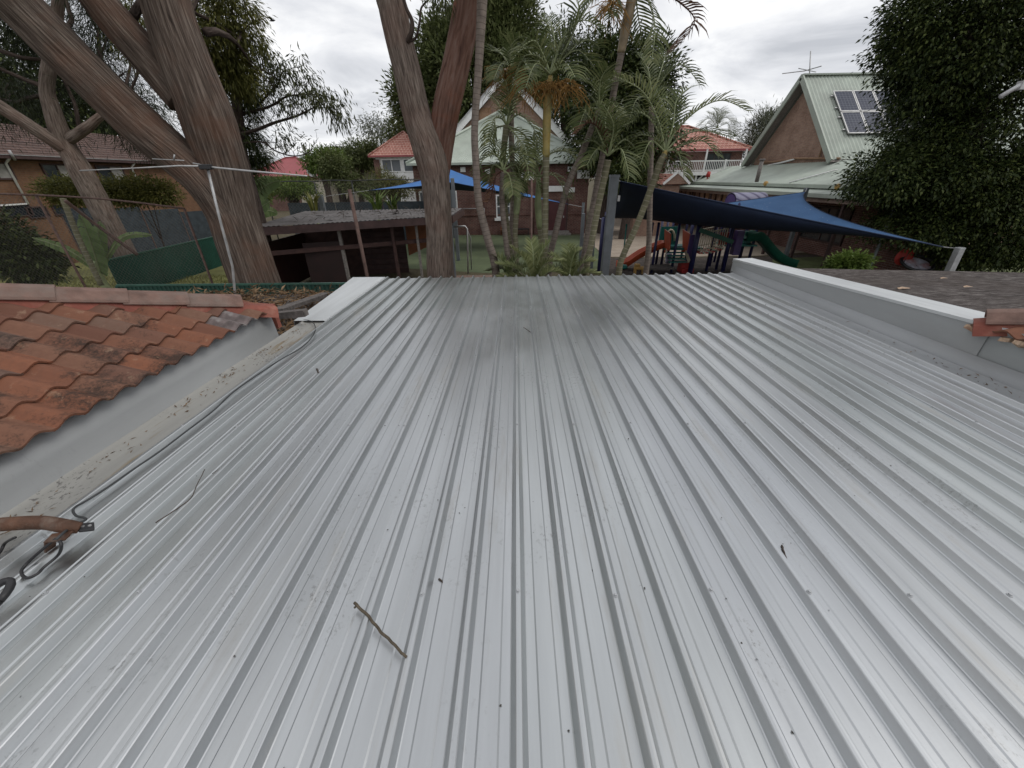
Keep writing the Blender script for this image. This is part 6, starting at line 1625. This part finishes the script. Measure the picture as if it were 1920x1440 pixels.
# orange slide
s0, s1 = P(1236, 463, 17.3), G(1152, 500); s1 = Vector((s1.x, 17.6, GZ + .12)); sm1, sm2 = lerp(s0, s1, .3), lerp(s0, s1, .75)
pth = spline([s0 + Vector((.25, 0, .02)), s0, lerp(s0, s1, .45) + Vector((0, 0, .02)), lerp(s0, s1, .8) + Vector((0, 0, -.10)), s1], 6)
b = B(); rows = []
for p in pth: rows.append([p + Vector((0, -.30, .2)), p + Vector((0, -.25, .2)), p + Vector((0, -.22, 0)), p + Vector((0, .22, 0)), p + Vector((0, .25, .2)), p + Vector((0, .30, .2)), p + Vector((0, .28, -.05)), p + Vector((0, -.28, -.05)), p + Vector((0, -.30, .2))])
b.grid(rows); b.build('slide', M_porange, ps, True, label='orange chute slide')
# decks, stairs, panels
d0 = P(1250, 470, 17.2); zdk = GZ + .95
b = B(); b.box((7.0, 17.4, zdk), (1.6, 1.1, .06)); b.build('deck', M_pteal, ps)
b = B(); x0 = P(1232, 505, 16.4).x; b.box((P(1237, 505, 16.3).x, 16.4, GZ + .32), (1.0, .8, .06)); b.build('low_deck', M_timber, ps)
for k in range(6):
    t = k / 5; q = lerp(P(1270, 491, 16.4), P(1262, 462, 17.0), t); b = B(); b.box(q, (.72, .2, .035)); b.build('stair_tread', M_pteal, ps)
for (x0_, x1_, off) in ((1246, 1254, 0), (1280, 1290, 1)):
    q0, q1, q2, q3 = P(x0_ + 1, 430, 17.2), P(x1_ + 4, 438, 16.8), P(x1_ + 2, 468, 16.6), P(x0_, 474, 16.9)
    b = B(); b.add([q0, q1, q2, q3], [(0, 1, 2, 3)]); o = b.build('side_panel', M_porange, ps); so = o.modifiers.new('t', 'SOLIDIFY'); so.thickness = .05; so.offset = 0
    b = B(); b.bar(P(x0_ + 4, 466, 16.9), P(x1_ + 0 + (-8 if not off else 2), 490, 16.3), .05, .14); b.build('stringer', M_pcream, ps)
b = B(); q0, q1 = P(1240, 425, 17.9), P(1270, 460, 17.9); c_ = (q0 + q1) / 2; b.box(c_, (abs(q1.x - q0.x), .05, abs(q1.z - q0.z))); b.build('arch_panel', M_pteal, ps)
b = B(); ar = [P(1258 + 7 * math.cos(a), 447 - 16 * math.sin(a), 17.84) for a in [k * math.pi / 8 - .3 for k in range(9)]]; b.tube(ar, .05, 6); b.build('arch_trim', M_pcream, ps, True)
b = B(); q0, q1 = P(1290, 440, 16.6), P(1299, 488, 16.6); c_ = (q0 + q1) / 2; b.box(c_, (.2, .06, q0.z - q1.z)); b.build('panel', M_ppurple, ps)
# bridge with cream balusters
bz0, bz1 = P(1305, 472, 16.9), P(1348, 463, 17.2)
pl = spline([bz0, lerp(bz0, bz1, .5) + Vector((0, 0, -.06)), bz1], 8)
for i in range(len(pl) - 1):
    c_ = (pl[i] + pl[i + 1]) / 2; b = B(); b.box(c_, (.105, .8, .05)); b.build('bridge_plank', (M_pred, M_pred, M_pteal, M_pcream)[i % 4], ps)
for yy in (-.4, .4):
    for i in range(11):
        q = lerp(bz0, bz1, i / 10) + Vector((0, yy, 0)); b = B(); b.tube([q, q + Vector((0, 0, .78))], .018, 6); b.build('baluster', M_pcream, ps)
    b = B(); b.tube([bz0 + Vector((0, yy, .78)), bz1 + Vector((0, yy, .78))], .025, 6); b.build('handrail', M_pcream, ps)
    b = B(); b.tube([bz0 + Vector((0, yy, .12)), bz1 + Vector((0, yy, .12))], .02, 6); b.build('handrail', M_pcream, ps)
b = B(); q = P(1360, 447, 17.2); b.box(q, (.5, .06, .5)); b.build('panel', M_pred, ps)
b = B(); q = P(1382, 455, 17.0); b.box(q, (.28, .3, .95)); b.build('panel', M_ppurple, ps)
b = B(); b.bar(P(1312, 431, 16.2), P(1374, 454, 16.6), .05, .16); b.build('climbing_beam', M_pgreen, ps)
b = B(); b.box((P(1385, 465, 17.3).x, 17.6, zdk + .05), (1.3, 1.0, .06)); b.build('deck', M_pteal, ps)
# green slide
s0, s1 = P(1406, 447, 17.4), P(1476, 487, 17.4); s1.z = GZ + .2
pth = spline([s0 + Vector((-.3, 0, .02)), s0, s0 + Vector((.35, 0, .0)), lerp(s0, s1, .6), lerp(s0, s1, .9) + Vector((0, 0, -.02)), s1 + Vector((.3, 0, -.05))], 6)
b = B(); rows = []
for p in pth: rows.append([p + Vector((0, -.34, .25)), p + Vector((0, -.28, .25)), p + Vector((0, -.24, 0)), p + Vector((0, .24, 0)), p + Vector((0, .28, .25)), p + Vector((0, .34, .25)), p + Vector((0, .3, -.08)), p + Vector((0, -.3, -.08)), p + Vector((0, -.34, .25))])
b.grid(rows); b.build('slide', M_pgreen, ps, True, label='deep green chute slide')
b = B(); q = P(1400, 445, 17.8); b.box(q, (.3, .3, .5)); b.build('panel', M_pteal, ps)
# barrel roofs
def barrel(px, py, Y, w, l, rr, lab):
    c_ = P(px, py, Y); b = B(); rows = []
    for k in range(13):
        a = math.pi * (k / 12); rows.append([c_ + Vector((x, -math.cos(a) * rr, math.sin(a) * rr * .8 - rr * .35)) for x in np.linspace(-w / 2, w / 2, 9)])
    b.grid(rows); o = b.build('barrel_roof', M_swirl, ps, True, label=lab); so = o.modifiers.new('t', 'SOLIDIFY'); so.thickness = .06
    for sx in (-1, 1):
        o2 = B(); pts_ = [c_ + Vector((sx * w / 2, -math.cos(a) * rr * .98, math.sin(a) * rr * .78 - rr * .35)) for a in [math.pi * k / 10 for k in range(11)]]
        o2.add(pts_ , [tuple(range(11))]); o2.build('roof_end', M_ppurple, ps)
    for sx in (-.42, .42):
        for sy in (-.8, .8):
            b = B(); q = c_ + Vector((sx * w, sy * rr, 0)); b.tube([(q.x, q.y, GZ), (q.x, q.y, c_.z - rr * .1)], .05, 8); b.build('post', M_pblue, ps, True)
barrel(1400, 372, 18.4, 1.35, 1, .52, 'large lilac barrel roof with swirl relief')
barrel(1283, 381, 19.4, 1.1, 1, .42, 'small lilac barrel roof')
for (px, py, h_) in ((1350, 390, .25), (1384, 392, .25)):
    q = P(px, py, 16.9); b = B(); b.tube([(q.x, 16.9, GZ), q, q + Vector((0, 0, .18)), q + Vector((0, 0, .24))], [.06, .06, .05, .02], 8); b.build('post', M_pblue, ps, True)
# loose play things
b = B(); q = G(1283, 510); b.box((q.x, q.y, GZ + .22), (.52, .4, .42)); b.box((q.x, q.y - .26, GZ + .1), (.5, .16, .2)); b.build('play_step', M_pred, None, label='red plastic step box on the bark under the sail', cat='step box', bevel=.03)
b = B(); q = G(1197, 514); b.box((q.x, q.y, GZ + .25), (.42, .25, .12)); b.box((q.x - .16, q.y, GZ + .1), (.08, .22, .22)); b.box((q.x + .16, q.y, GZ + .1), (.08, .22, .22)); b.box((q.x - .1, q.y - .02, GZ + .37), (.2, .22, .12)); b.build('ride_on_toy', M_pyellow, None, label='yellow ride-on toy standing on the bark beside the orange slide', cat='toy', bevel=.03)
b = B(); q = G(1252, 500); b.box((q.x, q.y + .1, GZ + .35), (.22, .3, .45)); b.build('toy_block', M_swirl, None, label='small lilac toy block beside the low timber deck', cat='toy', bevel=.06)
b = B(); q = G(1165, 512); b.tube([(q.x, q.y, GZ - .05), P(1175, 420, q.y)], .03, 8); b.tube([(q.x, q.y, GZ + .22), (q.x, q.y, GZ + .34)], [.24, .2], 14); b.build('spinner_pole', M_pteal, None, True, label='thin spinning pole with round teal foot plate', cat='spinner')
# basket swing and its frame, right
sw = thing('basket_swing', 'round basket swing with red cover hanging under the dark tree', 'swing', (G(1722, 503).x, G(1722, 503).y, GZ))
c_ = P(1720, 494, 14.6); b = B()
b.tube([c_ + Vector((.55 * math.cos(a), .35 * math.sin(a), .22 * math.sin(a) + .02)) for a in [k * 2 * math.pi / 24 for k in range(25)]], .05, 8); b.build('rim', M_black, sw, True)
b = B(); rows = []
for r_ in (0.02, .25, .48): rows.append([c_ + Vector((r_ * math.cos(a), r_ * .64 * math.sin(a), .22 / .55 * r_ * math.sin(a) - .08 + .1 * r_)) for a in [k * 2 * math.pi / 24 for k in range(25)]])
b.grid(rows); b.build('seat', plain('pale_seat_cover', (.42, .42, .48), .7, 0, .5, 5, .1, dirt=(.35, .08, .05)), sw, True)
b = B(); c2 = P(1697, 482, 14.8); rows = []
for r_ in (0.02, .2, .34): rows.append([c2 + Vector((r_ * math.cos(a), .1 * r_, r_ * .9 * math.sin(a))) for a in [k * 2 * math.pi / 18 for k in range(19)]])
b.grid(rows); b.build('cover', M_pred, sw, True)
for sx in (-.5, .5):
    b = B(); b.tube([c_ + Vector((sx, 0, .02)), c_ + Vector((sx * .4, .3, 2.2))], .012, 5); b.build('rope', M_black, sw)
b = B(); b.tube([c_ + Vector((-1.4, .3, 2.2)), c_ + Vector((1.4, .3, 2.2))], .05, 8); b.build('cross_bar', M_steelpost, sw)
for sx in (-1.4, 1.4):
    b = B(); q = c_ + Vector((sx, .3, 2.2)); b.tube([q, (q.x, q.y, GZ)], .05, 8); b.build('leg', M_steelpost, sw)
# yellow floats and small things on the verandah roof
for (px, py, lab) in ((1571, 350, 'yellow ball lying in the verandah gutter near the blue sail peak'), (1436, 344, 'yellow ball stuck in the verandah gutter above the lilac barrel roof')):
    q = PXP(px, py, 13.4); b = B()
    b.tube([q + Vector((0, 0, -.12)), q + Vector((0, 0, -.09)), q, q + Vector((0, 0, .09)), q + Vector((0, 0, .12))], [.02, .09, .125, .09, .02], 12); b.build('ball', M_pyellow, None, True, label=lab, cat='ball')
q = PXP(1326, 335, 14.0); b = B(); b.tube([(q.x, q.y, q.z - .4), (q.x, q.y, q.z + .1)], .05, 8); b.tube([(q.x, q.y, q.z + .1), (q.x + .05, q.y, q.z + .45)], [.17, .12], 8); b.build('red_vent', M_pred, None, True, label='red capped pipe standing on the verandah roof below the balcony', cat='pipe')
# ================================================================= aerial on the left
am = thing('roof_aerial', 'tall grey mast carrying long aerial rods in front of the twin trunks', 'aerial', (P(441, 553, 6.7).x, 6.7, 0))
q = P(441, 553, 6.7); qt = P(390, 318, 6.7)
b = B(); b.tube([(q.x, 6.7, 2.27), q, P(436, 500, 6.7), P(412, 410, 6.7), qt], .019, 10); b.build('mast', M_alum, am, True)
b = B(); b.tube([P(362, 306, 6.7), P(400, 314, 6.7), P(470, 321, 6.6), P(576, 330, 6.5)], [.010, .014, .014, .009], 8); b.build('boom', M_alum, am, True)
b = B(); b.tube([P(150, 320, 6.3), P(240, 316, 6.4), P(336, 311, 6.6), P(390, 312, 6.7)], [.008, .008, .012, .012], 8); b.build('rod', M_alum, am, True)
b = B(); b.tube([P(286, 298, 7.0), P(345, 301, 6.9)], .008, 6); b.build('rod', M_alum, am, True)
b = B(); b.box(P(386, 313, 6.68), (.16, .1, .07)); b.build('clamp', M_black, am, bevel=.01)
b = B(); b.tube([P(326, 300, 6.8), P(327, 290, 6.8)], .012, 6); b.build('stub', M_alum, am, True)
b = B(); b.box((q.x, 6.7, 2.275), (.14, .14, .02)); b.build('foot', M_rust, am)
# rod end sticking in from the right: an aerial on the right roof
ar = thing('roof_aerial', 'grey aerial rod reaching past the dark tree', 'aerial', (6.2, 3.9, 2.6))
e0 = P(1876, 181, 4.0); e1 = P(1922, 154, 4.0); d_ = e1 - e0
tt_ = (6.7 - e0.x) / d_.x; b = B(); b.tube([e0, e0 + d_ * .95, e0 + d_ * 1.0 + Vector((.05, 0, 0)), Vector((6.7, 4.0, e1.z + .05))], .018, 8); b.build('rod', M_alum, ar, True)
m0 = Vector((6.68, 4.0, e1.z))
b = B(); b.tube([(m0.x, m0.y, 2.6), (m0.x, m0.y, m0.z + .3)], .025, 8); b.build('mast', M_alum, ar, True)
b = B(); b.box(P(1916, 160, 4.0), (.05, .05, .06)); b.build('clamp', M_alum, ar)

# ================================================================= lead, rusty pipe, twigs on the roof
M_cable = plain('grey_cable', (0.035, 0.038, 0.040), .6, 0, .2, 20, 0)
cpx = [(548, 597, .02), (575, 600, .03), (588, 606, .035), (591, 620, .035), (580, 638, .035), (560, 655, .03), (530, 672, .04), (490, 698, .04), (440, 733, .04), (400, 770, .035), (350, 808, .04), (300, 846, .04), (250, 880, .04), (200, 915, .04), (160, 940, .04), (142, 950, .05), (137, 958, .05), (143, 967, .05), (158, 971, .04), (160, 975, .04), (140, 985, .06), (120, 998, .14), (105, 1012, .14)]
b = B(); b.tube(spline([RP(x, y, h) for (x, y, h) in cpx], 5), .0055, 7); b.build('cable', M_cable, None, True, label='thin grey cable running along the gutter pan from the beam to the rusty pipe', cat='cable')
rp = thing('rusty_pipe', 'rusty bent pipe with flattened bracket end lying across the ribs', 'pipe', RP(100, 1030))
b = B(); pts = spline([RP(-130, 1010, .16), RP(-50, 990, .17), RP(20, 982, .16), RP(80, 980, .15), RP(120, 986, .13), RP(150, 990, .10)], 6)
b.tube(pts, [.030] * (len(pts) - 6) + interp([.030, .024], 6), 14); b.build('tube', M_rust, rp, True)
fl = RP(147, 990, .10); fe = RP(177, 987, .075)
b = B(); b.bar(fl, fe, .062, .012); b.build('flat_end', M_black, rp, bevel=.004)
for t in (.3, .75):
    q = lerp(fl, fe, t); b = B(); b.tube([q + Vector((0, 0, .005)), q + Vector((0, 0, .010))], .007, 8); b.build('bolt', M_alum, rp)
b = B(); b.bar(RP(90, 1010, .115), RP(130, 1004, .115), .05, .010); b.bar(RP(94, 1030, .034), RP(94, 1010, .115), .04, .010); b.build('bracket', M_rust, rp, bevel=.003)
b = B(); b.tube(spline([RP(105, 1010, .12), RP(80, 1030, .09), RP(52, 1055, .05), RP(40, 1072, .04), RP(50, 1084, .035), RP(70, 1076, .035), RP(82, 1064, .035), RP(108, 1042, .05), RP(115, 1025, .10), RP(112, 1014, .12)], 6), .006, 7); b.build('cable_loop', M_black, None, True, label='black cable loop hanging under the rusty pipe end', cat='cable')
b = B(); b.tube(spline([RP(28, 1008, .14), RP(10, 1018, .06), RP(0, 1035, .035), RP(-20, 1060, .035)], 5), .006, 6); b.build('cable', M_black, None, True, label='black cable dropping from the rusty pipe over the pan', cat='cable')
b = B(); cc = RP(-12, 1138, .05)
b.tube([cc + Vector((.045 * math.cos(a), .0 + .075 * math.sin(a), .035 + .015 * math.sin(a))) for a in [k * 2 * math.pi / 20 for k in range(21)]], .014, 8); b.build('hose_ring', M_black, None, True, label='black hose ring lying on a roof rib', cat='hose')
M_twig = plain('greenish_twig', (0.088, 0.070, 0.048), .9, 0, .4, 60, .4); M_twig2 = plain('dark_twig', (0.060, 0.046, 0.038), .9, 0, .4, 60, .4)
def twig_(label, px, r0, r1, mat, side=None):
    b = B(); rg = random.Random(len(label)); lift = .006 if px[1][2] > .03 else 0.0
    pts = spline([RP(x, y, hh + lift) for (x, y, hh) in px], 5)
    pts = [p + Vector((rg.uniform(-1, 1), rg.uniform(-1, 1), rg.uniform(-.3, .3))) * r0 * .4 for p in pts]
    b.tube(pts, interp([r0, r1], len(pts)), 7)
    for s_ in side or []: b.tube(spline([RP(x, y, hh) for (x, y, hh) in s_], 3), [r1 * .9] * (3 * (len(s_) - 1) + 1), 5)
    return b.build('twig', mat, None, True, label=label, cat='twig')
twig_('thick greenish twig lying across two metal ribs', [(665, 1130, .03), (690, 1155, .034), (715, 1185, .033), (745, 1215, .034), (762, 1233, .034)], .0058, .0046, M_twig, [[(670, 1135, .03), (664, 1140, .026)]])
twig_('long thin bent twig lying across the ribs beside the dirty pan', [(292, 980, .033), (330, 955, .034), (358, 934, .033), (368, 912, .034), (384, 880, .034)], .0030, .0022, M_twig2, [[(398, 888, .034), (422, 872, .034), (432, 866, .034)]])
twig_('short dark forked twig on a pan', [(1466, 1022, .008), (1473, 1045, .012), (1478, 1062, .014), (1492, 1084, .010)], .0040, .0028, M_twig2, [[(1476, 1058, .012), (1482, 1064, .012)]])
twig_('tiny curled dry leaf beside a rib', [(823, 1086, .006), (828, 1089, .008), (830, 1096, .004)], .0045, .0015, M_twig2)
twig_('small dark leaf standing on edge on a rib', [(594, 692, .004), (596, 697, .010), (599, 701, .006)], .010, .004, M_twig2)
twig_('small dark twig on the pans near the end lap', [(982, 614, .006), (988, 618, .008), (995, 623, .006)], .0055, .003, M_twig2)
twig_('dry brown leaf curled at the foot of the parapet', [(1762, 695, .010), (1768, 697, .014), (1775, 698, .010)], .010, .004, M_twig2)
# specks, seeds and bits of bark
n = 230; pos = []; rg = random.Random(77)
while len(pos) < n:
    x = rg.uniform(-2.5, 3.8); y = rg.uniform(.25, 6.8) 
    if rg.random() < .45: y = rg.uniform(.3, 3.0)
    k_ = abs((x / RIB) - round(x / RIB)) * RIB
    if k_ < .032: continue
    pos.append((x, y, roofz(y) + .007))
sz = np.array([1.0] * n)
leaves_mesh('roof_specks', np.array(pos), np.stack([NR.normal(0, 1, n), NR.normal(0, 1, n), NR.normal(0, .1, n)], 1), .010, .007, plain('dark_speck', (.05, .045, .04), .9, 0, .4, 30, 0), None, kind='stuff', label='tiny dark seeds and bark specks scattered over the metal roof', cat='debris')
# litter in the left pan
n = 130; xx = NR.uniform(-2.57, -2.40, n); yy = np.clip(np.where(NR.uniform(0, 1, n) < .6, NR.choice([1.35, 1.9, 2.45, 3.0, 3.5, 4.1], n) + NR.normal(0, .09, n), NR.uniform(.6, 4.5, n)), .6, 4.5); xx = np.where(NR.uniform(0, 1, n) < .5, -2.56 + np.abs(NR.normal(0, .05, n)), xx)
leaves_mesh('pan_litter', np.stack([xx, yy, np.array([roofz(y) for y in yy]) + .012], 1), np.stack([NR.normal(0, .5, n), NR.normal(0, 1, n), NR.normal(0, .1, n)], 1), .035, .008, M_litter, None, kind='stuff', label='fine leaf litter lying in the dirty gutter pan', cat='litter')
n = 60; xx = NR.uniform(3.70, 3.85, n); yy = np.clip(NR.normal(2.4, .7, n), .9, 4.5)
leaves_mesh('pan_litter', np.stack([xx, yy, np.array([roofz(y) for y in yy]) + .012], 1), np.stack([NR.normal(0, .5, n), NR.normal(0, 1, n), NR.normal(0, .1, n)], 1), .04, .01, M_litter, None, kind='stuff', label='fine leaf litter at the foot of the metal parapet', cat='litter')
# moss and needles on the left tiles
n = 500; yy = NR.uniform(.8, 3.4, n); dd = NR.uniform(.05, 1.9, n)
ok = yy < 3.85 - dd
xx = -2.585 - dd * math.cos(PIT); zz = 2.893 + dd * math.sin(PIT) + .03
sel = ok & (np.sin(yy * 5) + np.sin(dd * 7) > .9)
leaves_mesh('tile_litter', np.stack([xx, yy, zz], 1)[sel], np.stack([NR.normal(0, 1, n), NR.normal(0, .6, n), NR.normal(0, .15, n)], 1)[sel], .05, .005, M_litter, None, kind='stuff', label='dry needles caught between the orange roof tiles', cat='litter')
# bird
q = P(511, 39, 40); b = B()
b.tube([q + Vector((-.22, 0, 0)), q + Vector((-.08, 0, .02)), q + Vector((.1, 0, .02)), q + Vector((.24, 0, .04))], [.01, .07, .06, .01], 8)
for s_ in (-1, 1): b.add([q + Vector((-.08, 0, .03)), q + Vector((.1, 0, .03)), q + Vector((.0, s_ * .25, .2)), q + Vector((-.14, s_ * .5, .08))], [(0, 1, 2, 3)])
b.build('bird', M_black, None, label='small dark bird flying in the grey sky', cat='bird')

# ================================================================= groups of repeats
GROUPS = {'palm_tree': 'palms between the metal roof and the hall', 'young_palm': 'young palms in the garden bed', 'gum_tree': 'gum trees', 'evergreen_tree': 'dark evergreens behind the houses', 'leafy_tree': 'green trees among the far houses',
          'leafy_shrub': 'leafy shrubs around the yards', 'shrub_tree': 'shrubs beyond the carport', 'banana_plant': 'banana plants', 'strappy_plant': 'strappy plants beyond the carport', 'steel_fence': 'green steel fences',
          'chain_link_fence': 'chain link fences', 'screen_fence': 'dark screen fences', 'shade_sail': 'shade sails', 'sail_post': 'posts of the play sail', 'steel_post': 'steel posts of the blue sail', 'tv_aerial': 'tv aerials on far roofs',
          'roof_aerial': 'aerials on the near roofs', 'far_house': 'far houses with plain roofs', 'twig': 'twigs on the metal roof', 'cable': 'cables on the metal roof', 'ball': 'yellow balls in the gutter', 'tiled_house': 'tiled houses beside the metal roof', 'vine_hedge': 'vine mounds along the brick house'}
for o in list(scene.objects):
    if o.parent is None and 'category' in o and 'group' not in o and o.get('kind') is None:
        base_ = o.name.split('.')[0]
        if base_ in GROUPS: o['group'] = GROUPS[base_]
